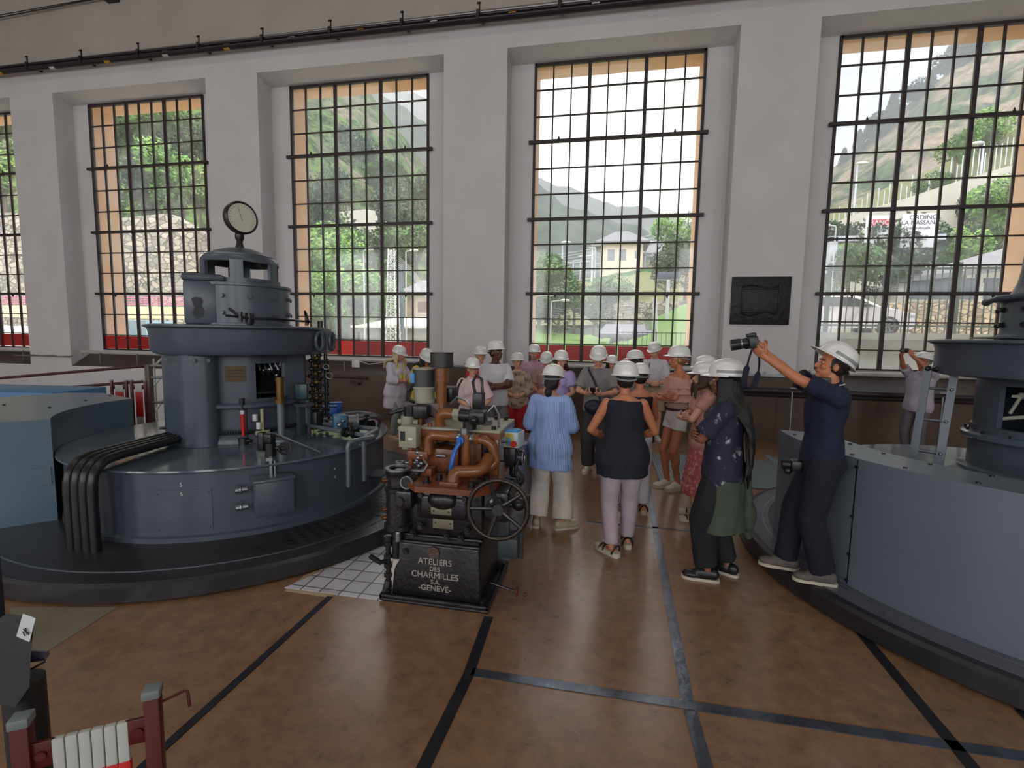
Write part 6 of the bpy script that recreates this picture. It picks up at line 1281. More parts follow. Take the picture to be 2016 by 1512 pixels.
    if ht in ('long','verylong','side'):
        L={'long':0.34,'verylong':0.72,'side':0.40}[ht]
        q=MB()
        for k in range(15):
            a=R_(180+rnd.uniform(-8,8)+ (k-7)*17); r=0.078
            if ht=='side' and k>11: continue
            x=math.sin(a)*r; y=math.cos(a)*0.085-0.02; ll=L*(1-0.25*abs(k-7)/7)*rnd.uniform(0.9,1.05)
            if abs(k-7)>5: ll*=0.8
            p0=HT@(c+Vector((x,y,0.02))); p1=p0+Vector((0,0,-0.12)); back=-1 if abs(k-7)<5 else 0.4
            p1=p1+Vector((x*0.25,0,0)); te=(top or {}).get('e',0.02); yb=(-(0.118*W+te+0.014) if back<0 else (0.105*W+te*0.8 if fem else 0.04)); p2=Vector((p1.x*1.25,yb if (L>0.6 or back>0) else -0.115-te*0.4,p0.z-ll*0.5)); p3=Vector((p2.x*1.05+rnd.uniform(-.015,.015),yb-0.01*(back<0),p0.z-ll))
            q.tube(bend([p0,p1,p2,p3],0.05,3),[0.030,0.03,0.03,0.03,0.03,0.028,0.026,0.024,0.020,0.008][:len(bend([p0,p1,p2,p3],0.05,3))],8)
        hb.add(q.v,q.f)
    if ht=='verylong':
        q=MB()
        for k in range(34):
            a=R_(180+(k-16.5)*8.2); x0=math.sin(a)*0.08; y0=math.cos(a)*0.088-0.02; ll=rnd.uniform(0.70,0.92)*(1-0.35*abs(k-16.5)/16.5)
            p0=HT@(c+Vector((x0,y0,0.0))); yb=-0.165-rnd.uniform(0,0.03) if abs(k-16.5)<11 else -0.02; xs=x0*(1.5+rnd.uniform(0,.4))
            pts=bend([p0,p0+Vector((x0*0.3,-0.02,-0.16)),Vector((xs,yb,p0.z-0.36)),Vector((xs+rnd.uniform(-.03,.03),yb-0.01,p0.z-ll*0.75)),Vector((xs+rnd.uniform(-.05,.05),yb-rnd.uniform(0,.03),p0.z-ll))],0.08,3)
            q.tube(pts,[0.017]*(len(pts)-1)+[0.007],7)
        hb.add(q.v,q.f)
    if ht=='pony':
        q=MB(); p=HT@(c+Vector((0,-0.10,-0.07))); q.ell(p,(0.03,0.03,0.03)); q.ell(p+Vector((0,-0.02,-0.06)),(0.042,0.034,0.055)); q.ell(p+Vector((0,-0.015,-0.12)),(0.022,0.018,0.045)); hb.add(q.v,q.f)
    hb.xf(S); blob(hb,0.008,'hair',hm,root,2,0.004,30,0.2)
    # ---- helmet
    if helmet:
        hr=MB(); z=Hc+Vector((0,-0.012,0.042)); TL=Matrix.Translation(z)@Matrix.Rotation(R_(-helm_tilt),4,'X')@Matrix.Translation(-z)
        def q_(mb,name,m,par): mb.xf(TL); mb.xf(HT); mb.xf(S); return mb.build(name,m,par)
        prof=[(1.10,0.0),(1.06,0.006),(1.0,0.012),(0.985,0.03),(0.95,0.055),(0.87,0.082),(0.74,0.103),(0.55,0.119),(0.3,0.128),(0.02,0.131)]
        hr.loft([(z.x,z.y,z.z+zz,0.112*k,0.136*k) for k,zz in prof],36)
        hm_=q_(hr,'hard_hat',M_helmet,root)
        v=MB(); n=20; vs=[]
        for i in range(n+1):
            a=R_(-8+196*i/n); co,si=math.cos(a),math.sin(a)
            for rx,ry,dz in ((0.108,0.130,0.012),(0.124,0.150+0.042*max(0,si)**2,0.001-0.006*max(0,si)),(0.124,0.150+0.042*max(0,si)**2,-0.004-0.006*max(0,si)),(0.108,0.130,0.004)): vs.append(z+Vector((rx*co,ry*si,dz)))
        fs=[(i*4+k,(i+1)*4+k,(i+1)*4+(k+1)%4,i*4+(k+1)%4) for i in range(n) for k in range(4)]+[(0,1,2,3),(n*4+3,n*4+2,n*4+1,n*4)]
        v.add(vs,fs); q_(v,'peak',M_helmet,hm_)
        r=MB()
        for dx in (-0.026,0.026):
            r.tube([z+Vector((dx*(0.6+0.4*math.cos(R_(t_))),0.131*math.cos(R_(t_))*0.97*(1 if True else 1),0.012+0.117*abs(math.sin(R_(t_)))**0.9+0.001)) for t_ in range(20,165,12)],0.004,6)
        q_(r,'ridge',M_helmet,hm_)
        lg=MB(); lc=z+Vector((0,0.1215,0.062)); 
        lg.add([lc+Vector((-0.013,0.006,-0.012)),lc+Vector((0.013,0.006,-0.012)),lc+Vector((0.0,-0.003,0.012)),lc+Vector((-0.013,0.001,-0.012)),lc+Vector((0.013,0.001,-0.012)),lc+Vector((0.0,-0.008,0.012))],[(0,1,2),(3,5,4),(0,3,4,1),(1,4,5,2),(2,5,3,0)])
        lg.box(lc+Vector((-0.016,0.002,-0.019)),lc+Vector((0.016,0.009,-0.015))); q_(lg,'printed_emblem',M_logo,hm_)
        bd=MB(); bd.tube([z+Vector((0.098*math.cos(R_(a)),0.118*math.sin(R_(a))-0.002,-0.022-0.018*abs(math.sin(R_(a))))) for a in range(180,361,15)],0.009,6); q_(bd,'nape_strap',M_band if not band else M_black,hm_)
        if band:
            bb=MB(); nn=28; vs=[]
            for i in range(nn+1):
                a=R_(150+240*i/nn); k1,k2=0.992,0.968; 
                for rr,dz in ((1.006,0.022),(0.985,0.045)): vs.append(z+Vector((0.1125*rr*math.cos(a),0.1365*rr*math.sin(a),dz)))
            bb.add(vs,[(i*2,(i+1)*2,(i+1)*2+1,i*2+1) for i in range(nn)]); q_(bb,'reflective_stripe',M_band,hm_)
    # ---- top
    if top:
        m=top['m']; hem=top.get('hem',0.86); e=top.get('e',0.020); b=MB(); tt=MB(); tt.loft(torso(e,hem,top.get('zt',1.445 if not top.get('low') else 1.39),top.get('flare',0.02),box=top.get('box',0.6))); 
        if fem:
            for sd in (1,-1): tt.ell((0.066*sd,0.088*W,1.265),(0.062*W+e,0.05*W+e,0.06*W+e))
        if top.get('collar'): tt.cyl((0,-0.015,1.43),(0,-0.005,1.475),0.066,0.070,18)
        tt.xf(TT); b.add(tt.v,tt.f); sl=top.get('sleeve',0.55); w=top.get('sw',0.0)
        for sd in (1,-1):
            sh,el,wr=A[sd][:3]
            if sl>0:
                b.ell(sh+Vector((-0.01*sd,0,-0.004)),(0.064+w*0.5,)*3,u=14,v=10)
                if sl<=1: p=sh+(el-sh)*sl; b.cyl(sh,p,0.060+w*0.4,0.060+w+0.004,14)
                else:
                    b.cap2(sh,el,0.060+w*0.4,0.055+w,12); p=el+(wr-el)*(sl-1); b.cyl(el,p,0.054+w,0.045+w*0.8 if sl>1.8 else 0.055+w,14)
        b.xf(S); tp=blob(b,0.0095,'top_garment',m,root,2,top.get('fold',0.010),top.get('ff',9),0.45,len(label)); tp.name=top.get('n','shirt')
        if top.get('yoke'):
            q=MB(); q.box((-0.15,-0.14,1.33),(0.15,-0.125,1.335)); q.xf(TT); q.xf(S); 
    if bottom:
        m=bottom['m']; k=bottom['k']; b=MB(); b.loft([(0,-0.005,0.80,hipw*0.92+0.008,0.115*W),(0,-0.006,0.88,hipw+0.015,0.132*W+0.004),(0,-0.004,0.95,hipw+0.011,0.126*W),(0,0,1.03,wst+0.022,0.108*W+0.008)])
        for sd in (1,-1): b.ell((0.075*sd*W,-0.056*W,0.90),(0.083*W+0.008,0.078*W+0.006,0.085+0.008))
        if k=='skirt':
            hz=bottom.get('hem',0.35); b.loft([(0,0.01,hz,hipw+0.07,0.19),(0,0.005,(hz+0.9)/2,hipw+0.05,0.16),(0,0,0.90,hipw+0.016,0.13*W),(0,0,0.99,hipw,0.12*W)])
        else:
            r1,r2,r3=bottom.get('r',(0.098,0.075,0.065)); fr=bottom.get('f',1.95)
            for sd in (1,-1):
                hp,kn,an,fy=Lg[sd]
                if fr<=1: p=hp+(kn-hp)*fr; b.cyl(hp,p,r1*W,r3*W,18); b.ell(hp,(r1*W,)*3)
                else: b.cyl(hp,kn,r1*W,r2,18); b.ell(hp,(r1*W,)*3); b.ell(kn,(r2,)*3); p=kn+(an-kn)*(fr-1); b.cyl(kn,p,r2,r3,18)
        b.xf(S); bt=blob(b,0.0095,'bottom_garment',m,root,2,bottom.get('fold',0.010),bottom.get('ff',9),0.3,len(label)+2); bt.name=bottom.get('n','trousers')
    if belt:
        q=MB(); q.lathe([(1.0,-0.016),(1.02,-0.016),(1.02,0.016),(1.0,0.016),(1.0,-0.016)],(0,0,0),40); 
        q.v=[Vector((v.x*(wst*1.0+0.036),v.y*(0.108*W+0.028),1.0+v.z)) for v in q.v]; q.xf(S); q.build('belt',belt,root)
    sm,kind=shoes or (M_black,'sneaker')
    for sd in (1,-1):
        hp,kn,an,fy=Lg[sd]; F=Matrix.Rotation(R_(fy),3,'Z'); o=Vector((an.x,an.y,0)) ; zf=an.z-0.085
        so=MB(); sole=[(0.036,-0.085),(0.042,-0.03),(0.043,0.05),(0.050,0.11),(0.042,0.165),(0.015,0.19),(-0.02,0.188),(-0.042,0.15),(-0.046,0.10),(-0.038,0.03),(-0.038,-0.04),(-0.034,-0.085),(-0.015,-0.10),(0.018,-0.10)]
        hgt=0.045 if kind=='wedge' else 0.022
        so.prism([(x*sd,y) for x,y in sole],0,hgt,F,o+Vector((0,0,zf))); so.xf(S); sob=so.build('shoe_sole',bottom.get('sole') or mat('off_white_sole',(186,178,160),0.6,var=0.08) if bottom else M_white,root,ang=60)
        u=MB()
        if kind in ('sneaker','hightop'):
            u.ell(o+F@Vector((0,-0.045,0.055+zf)),(0.040,0.052,0.050),F); u.ell(o+F@Vector((0,0.022,0.052+zf)),(0.044,0.088,0.056),F); u.ell(o+F@Vector((0.003*sd,0.115,0.038+zf)),(0.046,0.072,0.032),F)
            if kind=='hightop': u.cyl(o+F@Vector((0,-0.03,0.05+zf)),o+F@Vector((0,-0.025,0.14+zf)),0.045,0.045,14)
            u.v=[Vector((v.x,v.y,max(v.z,zf+0.012))) for v in u.v]
            u.xf(S); sh_=blob(u,0.007,'shoe',sm,root,2)
            lc=MB()
            for k in range(5): lc.tube([S@(o+F@Vector((-0.022,0.035+0.022*k,0.086-0.008*k+zf))),S@(o+F@Vector((0.022,0.045+0.022*k,0.085-0.008*k+zf)))],0.0035,6)
            each(lc,'lace',M_white,sh_)
        else:
            for y0,zz in ((-0.05,0.10),(0.06,0.065),(0.11,0.055)):
                u.tube([S@(o+F@Vector((0.046*math.cos(R_(a)),y0+(0.0 if y0>0 else -0.03*math.sin(R_(a))),zf+0.03+(zz-0.02)*math.sin(R_(a))))) for a in range(0,181,15)],0.008,6)
            each(u,'sandal_strap',sm,sob)
    root['_h']=h
    return root,A,Lg,HT,TT,S
def camdepth(px,py,d):
    w=RM@Vector((px-1008,py-756,FPX)); w=w*(d/FPX); return Vector((w.x,w.y,w.z+H))
def put(px,py,d,z0=0.0):
    p=camdepth(px,py,d); return (p.x,p.y),p.z-0.052-z0
def mir(a):
    f=lambda v:None if v is None else (-v[0],v[1],v[2])
    return tuple(f(v) if isinstance(v,tuple) else v for v in a)
def both(a): return {1:a,-1:mir(a)}
FOLD=both(((0.05,0.25,1.03),(1,-0.5,-0.3),(-0.75,0.5,0.1),(0,-1,0),45))
READ=both(((0.07,0.30,1.12),(1,-0.4,-0.6),(-0.45,0.7,0.35),(0,0,1),50))
CROSS={1:((-0.05,0.205,1.17),(1,0,-0.6),(-1,0.15,0.1),(0,-1,0),30),-1:((0.07,0.245,1.13),(-1,0,-0.6),(1,0.05,0.1),(0,-1,0),30)}
DOWN=both(((0.25,0.04,0.86),(0.6,-1,0),(0.02,0.15,-1),(-1,0,0),30))
def P_(px,py,d,z0=0): 
    a,h=put(px,py,d,z0); return a,h
M_white_sh=mat('off_white_shoe',(206,196,186),0.6,var=0.06)
M_linen=cloth('white_linen',(204,194,186),bump=0.35)
def shirtstripe():
    m=stripes('blue_striped_cotton',(120,148,208),(168,190,228),'X',70,0.5,0.85); return m
vis=[]
# 1 woman in the blue shirt, seen from behind
p,h=P_(1087,719,4.7)
r,A,*_=V1=person('woman in a loose light blue striped shirt and white linen trousers, seen from behind',p,84,h,'olive',True,0.98,0.005,0,(-12,8),
 {1:((0.13,0.25,1.06),(0.7,-0.6,-0.9),(-0.5,0.8,0.1),(0,0,1),40),-1:((-0.13,0.25,1.06),(-0.7,-0.6,-0.9),(0.5,0.8,0.1),(0,0,1),40)},{1:((0.16,0.0),-52),-1:((-0.13,0.0),12)},
 dict(m=shirtstripe(),hem=0.66,sleeve=1.55,sw=0.016,e=0.034,flare=0.05,box=0.9,fold=0.018,collar=True),dict(k='t',m=M_linen,r=(0.115,0.10,0.115),f=1.93,fold=0.016,ff=8),(mat('beige_canvas_shoe',(170,160,134),0.7),'sneaker'),('pony','black'))
# 2 woman in black top
p,h=P_(1233,714,4.15)
person('woman in a sleeveless black top and pale lilac trousers, seen from behind',p,97,h,'tan',True,1.08,0.005,0,(6,0),
 {1:((0.15,0.22,1.03),(1.0,-0.5,-0.6),(-0.5,0.8,0.1),(0,0,1),40),-1:((-0.15,0.22,1.03),(-1.0,-0.5,-0.6),(0.5,0.8,0.1),(0,0,1),40)},{1:((0.10,0.15),-4),-1:((-0.08,-0.06),38)},
 dict(m=cloth('black_blouse',(26,28,40)),hem=0.73,sleeve=0,e=0.016,flare=0.06,box=0.35,zt=1.425,fold=0.014,n='sleeveless_top'),dict(k='t',m=cloth('lilac_grey_trousers',(176,160,168),bump=0.2),r=(0.105,0.082,0.062),f=1.96,fold=0.01,ff=6),(M_black,'wedge'),('short','black'))
# 3 person with very long black hair
p,h=P_(1436,711,3.72)
person('person with hip length black hair, printed T-shirt and olive skirt over black trousers',p,160,h,'brown',False,1.04,0.005,0,(4,0),CROSS,{1:((0.10,-0.06),-10),-1:((-0.10,0.06),14)},
 dict(m=mat('navy_print_tshirt',(36,36,56),0.85,var=0.1,scale=8,dirt=((190,190,196),13,0.58),bump=0.1),hem=0.80,sleeve=0.8,sw=0.02,e=0.03,flare=0.02,box=0.8),dict(k='t',m=cloth('black_baggy_trousers',(24,23,27)),r=(0.11,0.105,0.09),f=1.9,fold=0.016),(M_black,'sneaker'),('verylong','black'),band=True)
R3=bpy.context.scene.objects; V3=[o for o in COL.objects if o.name.startswith('person')][-1]
b=MB(); b.loft([(0,0.0,0.42,0.215,0.185),(0,0.0,0.6,0.205,0.175),(0,-0.01,0.8,0.195,0.16),(0,-0.005,0.93,0.172,0.145)]); b.xf(Matrix.Scale(h/1.7,4)); blob(b,0.009,'olive_skirt',cloth('olive_cotton',(66,76,62),bump=0.3),V3,2,0.02,7,0.4,5)
b=MB(); b.ell((0.12,-0.17,0.52),(0.09,0.09,0.13)); b.cap2((0.10,-0.15,0.9),(0.10,-0.19,0.45),0.04,0.06); b.cap2((0.12,-0.15,0.45),(0.14,-0.2,0.34),0.05,0.03); blob(b,0.009,'tied_jacket_sleeve',cloth('olive_cotton',(66,76,62)),V3,2,0.015,9)
# 4 the photographer
PH,hP=(1.55,3.80),1.66
r4,A4,L4,H4,T4,S4=person('man in a navy polo shirt standing on the right plinth, photographing with raised arms',PH,174,1.67,'tan',False,1.0,0.0045,-2,(4,-12),
 {1:((0.085,0.41,1.69),(0.6,0.1,-0.8),(-0.25,0.75,0.60),(-1,0.2,0.1),38),-1:((-0.035,0.43,1.655),(-0.5,0.1,-0.8),(0.10,0.75,0.62),(0.5,0.3,0.8),42)},{1:((0.09,0.16),-8),-1:((-0.09,-0.04),-4)},
 dict(m=cloth('navy_polo_fabric',(20,27,50)),hem=0.80,sleeve=0.75,sw=0.012,e=0.024,flare=0.0,collar=True,fold=0.012,n='polo_shirt'),dict(k='t',m=cloth('dark_denim',(17,21,36),bump=0.3,bscale=200),r=(0.108,0.085,0.085),f=1.97,fold=0.014),(mat('taupe_sneaker',(92,84,80),0.7),'sneaker'),('short','dark'),z0=0.16,band=True,helm_tilt=-20)
q=MB(); q.tube([T4@Vector((0.066*math.sin(R_(a)),-0.012+0.075*math.cos(R_(a)),1.462-0.014*math.cos(R_(a)))) for a in range(110,256,14)],0.004,6); q.xf(S4); q.build('white_collar_line',M_white,r4)
# 5 woman in ruffled top
p,h=P_(1339,683,6.0)
r5,A5,L5,H5,T5,S5=person('tall woman in a pink ruffled off-shoulder top and white denim shorts, arms crossed',p,205,h,'tan',True,0.90,0.006,0,(-14,-2),CROSS,{1:((0.07,0.04),-4),-1:((-0.07,-0.02),4)},
 dict(m=cloth('beige_top',(196,150,130)),hem=1.02,sleeve=0,e=0.014,low=True,n='top'),dict(k='s',m=cloth('white_denim',(212,206,206),bump=0.3),r=(0.105,0.1,0.105),f=0.36,n='shorts'),(M_white_sh,'sneaker'),('short','fair'),belt=mat('maroon_belt',(70,26,30),0.4))
M_ruf=cloth('dusty_pink_ruffle',(200,150,140),bump=0.2)
for k,(z,r0,r1) in enumerate(((1.37,0.19,0.235),(1.30,0.205,0.255),(1.21,0.20,0.265))):
    q=MB(); n=72; vs=[]
    for i in range(n):
        a=2*PI*i/n; wv=0.014*math.sin(a*11+k); 
        for rr,zz in ((r0,z),(r1+wv,z-0.12-0.02*math.cos(a)),(r1+wv-0.006,z-0.12-0.02*math.cos(a)),(r0-0.006,z-0.005)): vs.append(T5@Vector((rr*math.cos(a)*1.02,rr*0.72*math.sin(a)+0.0,zz)))
    q.add(vs,[(i*4+j,((i+1)%n)*4+j,((i+1)%n)*4+(j+1)%4,i*4+(j+1)%4) for i in range(n) for j in range(4)]); q.xf(S5); q.build('ruffle',M_ruf,r5)
q=MB(); q.tube([A5[-1][2]+Vector((0.03*math.cos(R_(a)),0.0,0.03*math.sin(R_(a)))) for a in range(0,360,30)],0.008,6,True); q.xf(S5); q.build('white_watch',M_white,r5)
# 6 two women in profile behind the long haired person
p,h=P_(1391,714,5.0)
person('woman in profile with a pink flowery dress, in front of the other profile woman',p,178,h,'fair',True,0.95,0.006,0,(0,0),CROSS,None,dict(m=mat('pink_floral',(196,140,128),0.85,var=0.15,scale=8,dirt=((120,70,120),16,0.56)),hem=0.8,sleeve=0.5,e=0.022,n='dress_bodice'),dict(k='skirt',hem=0.30,m=mat('red_floral',(176,84,84),0.85,var=0.15,scale=8,dirt=((210,150,150),22,0.5)),n='skirt'),(M_black,'wedge'),('long','brown'))
p,h=P_(1394,702,5.95)
person('woman in profile in a blue patterned top, mostly hidden behind the flowery dress',p,186,h,'fair',True,0.95,0.0065,0,(0,6),FOLD,None,dict(m=mat('blue_floral',(90,110,160),0.85,var=0.15,scale=8,dirt=((200,200,215),16,0.55)),hem=0.75,sleeve=0.6,e=0.025),dict(k='t',m=cloth('blue_jeans',(80,100,140))),(M_white_sh,'sneaker'),('long','dark'))
# 7 young man in khaki shorts
p,h=P_(1291,674,8.9)
r7,A7,L7,H7,T7,S7=person('young man in a white shirt and khaki shorts by the window wall, looking down',p,268,h,'fair',False,0.92,0.007,0,(-24,16),FOLD,{1:((0.09,0.0),-15),-1:((-0.09,0.0),15)},dict(m=cloth('white_shirt',(206,200,206)),hem=0.98,sleeve=1.5,sw=0.008,e=0.022,collar=True),dict(k='s',m=cloth('khaki_cotton',(158,140,106)),r=(0.11,0.1,0.115),f=0.86,n='shorts'),(M_white_sh,'hightop'),('short','fair'),belt=M_black)
q=MB(); q.tube([(0.09,0.13,1.40),(0.12,0.15,1.2),(0.13,0.15,1.08)],0.008,6); q.xf(T7); q.xf(S7); q.build('dark_strap',M_black,r7)
# 8 woman with bare shoulders partly hidden
p,h=P_(1262,717,5.15)
person('woman with bare tanned shoulders and thin black straps, half hidden by the black top',p,100,h,'tan',True,0.95,0.006,0,(0,6),FOLD,None,dict(m=cloth('black_camisole',(30,28,34)),hem=0.85,sleeve=0,low=True,e=0.014,n='camisole'),dict(k='t',m=cloth('white_cotton',(200,196,200)),r=(0.1,0.08,0.07)),(M_black,'wedge'),('short','black'))
# 9 woman facing left
p,h=P_(1254,691,7.3)
person('woman facing left in a grey and black checked blouse, behind the bare shoulders',p,186,h,'brown',True,1.0,0.007,0,(0,4),FOLD,None,dict(m=mat('checked_blouse',(130,122,122),0.85,var=0.2,scale=6,dirt=((50,46,50),14,0.5)),hem=0.85,sleeve=1.2,e=0.025),dict(k='t',m=cloth('dark_trousers',(44,42,48))),(M_black,'sneaker'),('long','black'))
# 10 small woman behind the grey T-shirt
p,h=P_(1205,700,8.6)
person('small dark haired woman peeping out behind the boy in the grey T-shirt',p,268,h,'fair',True,0.9,0.007,0,(10,5),FOLD,None,dict(m=cloth('mauve_top',(150,120,140)),hem=0.9,sleeve=0.5),dict(k='t',m=cloth('pink_trousers',(196,90,110))),(M_white_sh,'sneaker'),('long','black'))
# 11 boy with crossbody bag
p,h=P_(1180,681,6.7)
r11,*_=person('young man in a grey T-shirt with glasses and a crossbody bag, reading his phone',p,262,h,'fair',False,0.95,0.006,0,(4,20),READ,None,dict(m=cloth('heather_grey_cotton',(128,124,124)),hem=0.86,sleeve=0.85,sw=0.02,e=0.028,box=0.9),dict(k='t',m=cloth('charcoal_trousers',(58,54,56)),r=(0.11,0.10,0.09)),(M_white_sh,'sneaker'),('short','dark'),glasses=True)
B11=(r11,h)
# 12 lavender top
p,h=P_(1105,691,7.2)
person('woman with long wavy brown hair in a lavender blouse and black trousers',p,262,h,'fair',True,0.96,0.0065,0,(14,4),FOLD,None,dict(m=cloth('lavender_cotton',(172,156,206)),hem=1.0,sleeve=0.7,sw=0.03,e=0.022),dict(k='t',m=cloth('black_wide_trousers',(30,28,34)),r=(0.11,0.10,0.11)),(M_white_sh,'sneaker'),('side','brown'))
# 13 man with white cap under the helmet
p,h=P_(1077,692,8.2)
person('man with bowed head between the bearded man and the lavender blouse',p,256,h,'pink',False,1.0,0.007,0,(16,22),FOLD,None,dict(m=cloth('faded_pink_shirt',(180,140,140)),hem=0.85,sleeve=0.8),dict(k='t',m=cloth('stone_trousers',(110,104,100))),(M_black,'sneaker'),('short','grey'))
# 14 older man pink shirt
p,h=P_(1052,679,8.7)
person('bearded older man in a pink shirt standing in front of the red window panels',p,272,h,'pink',False,1.12,0.007,0,(4,2),DOWN,None,dict(m=cloth('pink_shirt',(190,150,168)),hem=0.80,sleeve=0.9,sw=0.01,e=0.03,collar=True),dict(k='t',m=cloth('dark_blue_trousers',(40,44,60))),(M_black,'sneaker'),('short','grey'),beard='grey')
# 15 woman patterned blouse
p,h=P_(1019,695,7.8)
person('woman in a brown patterned blouse and red trousers with folded hands',p,278,h,'fair',True,1.08,0.0065,0,(-8,0),FOLD,None,dict(m=mat('snake_print_blouse',(178,156,136),0.8,var=0.15,scale=8,dirt=((84,60,52),12,0.5)),hem=0.80,sleeve=1.5,sw=0.02,e=0.028),dict(k='t',m=cloth('red_trousers',(170,30,36)),r=(0.115,0.10,0.09)),(M_black,'sneaker'),('short','brown'))
# 16 man in white T-shirt
p,h=P_(976,673,7.0)
person('dark skinned man in a white T-shirt with a blue print and grey trousers, arms crossed',p,300,h,'dark',False,1.0,0.006,0,(24,-6),CROSS,None,dict(m=mat('white_print_tshirt',(206,204,208),0.85,var=0.04,scale=8,dirt=((80,120,150),6,0.66)),hem=0.86,sleeve=0.8,sw=0.014,e=0.024),dict(k='t',m=cloth('grey_trousers',(112,108,108))),(M_white_sh,'sneaker'),('short','black'))
# 17 woman red top
p,h=P_(946,683,8.1)
person('dark haired woman in a red top standing behind the lady with glasses',p,286,h,'fair',True,1.08,0.007,0,(10,0),FOLD,None,dict(m=cloth('red_top',(196,30,50)),hem=0.85,sleeve=0.6,e=0.022),dict(k='t',m=cloth('dark_trousers',(44,42,48))),(M_black,'sneaker'),('short','dark'))
# 18 older woman with glasses
p,h=P_(930,705,6.6)
r18,*_=person('older woman with glasses in a pale pink blouse with a black shoulder bag',p,292,h,'fair',True,1.05,0.0055,0,(8,4),{1:((0.03,0.27,1.05),(1,-0.4,-0.5),(-0.7,0.6,0.1),(0,-1,0),40),-1:((-0.10,0.22,1.02),(-1,-0.3,-0.5),(0.8,0.4,0),(0,-1,0),40)},None,dict(m=mat('pink_print_blouse',(214,186,186),0.85,var=0.06,scale=9,dirt=((190,90,110),9,0.64)),hem=0.82,sleeve=0.95,sw=0.02,e=0.026,collar=True),dict(k='t',m=cloth('cream_trousers',(190,180,170))),(M_white_sh,'sneaker'),('short','grey'),glasses=True)
B18=(r18,h)
# 19 blonde woman
p,h=P_(778,680,8.6)
person('woman with long blonde hair in an open white coat, holding a notebook',p,342,h,'pink',True,1.04,0.006,4,(0,14),READ,{1:((0.08,0.0),-10),-1:((-0.08,0.06),10)},dict(m=cloth('white_coat',(206,200,212),bump=0.3),hem=0.62,sleeve=1.5,sw=0.024,e=0.040,flare=0.04,box=1.0,fold=0.014,n='coat'),dict(k='t',m=cloth('pale_grey_leggings',(140,150,150)),r=(0.098,0.07,0.055)),(mat('pale_pink_shoe',(200,166,150),0.7),'sneaker'),('long','blond'))
V19=[o for o in COL.objects if o.name.startswith('person')][-1]
b=MB(); b.tube([(0.07,0.12,1.42),(0.08,0.16,1.3),(0.07,0.185,1.15)],0.035,8); b.tube([(-0.06,0.12,1.42),(-0.05,0.17,1.28),(-0.02,0.185,1.12)],0.035,8); b.xf(Matrix.Scale(h/1.7,4)); blob(b,0.008,'yellow_scarf',mat('yellow_print_scarf',(214,206,110),0.8,var=0.1,dirt=((220,70,80),10,0.6)),V19,2,0.01,12)
# 20 yellow top
p,h=P_(834,685,7.9)
person('dark haired woman in a yellow top bending over her notes behind the electric motor',p,318,h,'olive',True,1.05,0.0065,6,(-8,22),READ,None,dict(m=cloth('yellow_top',(226,186,40)),hem=0.85,sleeve=0.9,sw=0.03,e=0.03),dict(k='t',m=cloth('dark_trousers',(44,42,48))),(M_black,'sneaker'),('long','black'))
# 21 man at the right photographing
p21,h=P_(1818,695,7.75)
r21,A21,L21,H21,T21,S21=person('man in a light grey shirt behind the right ladder, holding a small camera up high',p21,214,h,'tan',False,1.05,0.006,-2,(0,-8),
 {1:((0.10,0.42,1.72),(1,0,-0.5),(-0.35,0.6,0.7),(-1,0,0.2),35),-1:((-0.06,0.42,1.72),(-1,0,-0.5),(0.2,0.6,0.75),(1,0,0.2),35)},None,dict(m=cloth('light_grey_shirt',(170,164,176)),hem=0.80,sleeve=0.75,sw=0.012,e=0.026,collar=True),dict(k='t',m=cloth('grey_trousers2',(98,94,100))),(M_black,'sneaker'),('short','grey'),glasses=True,helm_tilt=-6)
q=MB(); 
for z in (1.36,1.26,1.16,1.06,0.96): q.ell(T21@Vector((0.012,0.150,z)),0.008,u=8,v=6)
q.xf(S21); each(q,'shirt_button',M_white,r21)
# ================================================================ THINGS HELD OR CARRIED
def world_of(root,v):
    return Matrix.Translation(root.location)@Matrix.Rotation(root.rotation_euler.z,4,'Z')@Vector(v)
def place(o,root,v,rot=None):
    o.location=world_of(root,v); o.rotation_euler=((Matrix.Rotation(root.rotation_euler.z,3,'Z')@(rot or Matrix.Identity(3))).to_euler())
def thing0(name,label,cat): o=thing(name,label,cat,(0,0,0)); return o
# DSLR held by the photographer (local: lens towards +y)
M_cam=mat('camera_black',(24,24,26),0.35,var=0.1,bump=0.05,bscale=80)
cm=thing0('photo_camera','black camera with a short zoom lens, held up by the man in the navy polo','camera')
b=MB(); b.box((-0.068,-0.035,-0.045),(0.068,0.03,0.045),0.012); b.box((0.035,-0.03,-0.047),(0.072,0.05,0.04),0.012); b.build('camera_body',M_cam,cm)
b=MB(); b.box((-0.028,-0.035,0.04),(0.028,0.035,0.07),0.012); b.build('viewfinder',M_cam,cm)
b=MB(); b.cyl((0,0.03,0),(0,0.05,0),0.034,n=24); b.cyl((0,0.05,0),(0,0.08,0),0.037,n=24); b.cyl((0,0.08,0),(0,0.145,0),0.041,0.043,n=24); ln=b.build('lens',M_cam,cm)
b=MB(); b.cyl((0,0.07,0),(0,0.078,0),0.0385,n=24); b.build('silver_ring',M_steel,ln)
s4=1.67/1.7
wm=(A4[1][2]+A4[-1][2])/2
cpos=(wm+Vector((-0.005,0.098,0.090)))*s4
place(cm,r4,cpos,RX(-10))
st=thing0('camera_strap','dark camera strap hanging in a loop below the raised camera','strap')
c0=cpos
pts=[c0+Vector((-0.06,0.0,-0.02)),c0+Vector((-0.075,0.03,-0.14)),c0+Vector((-0.07,0.05,-0.30)),c0+Vector((-0.03,0.03,-0.355)),c0+Vector((0.02,-0.03,-0.34)),c0+Vector((0.03,-0.06,-0.24)),c0+Vector((0.055,-0.07,-0.12)),c0+Vector((0.07,-0.03,-0.02))]
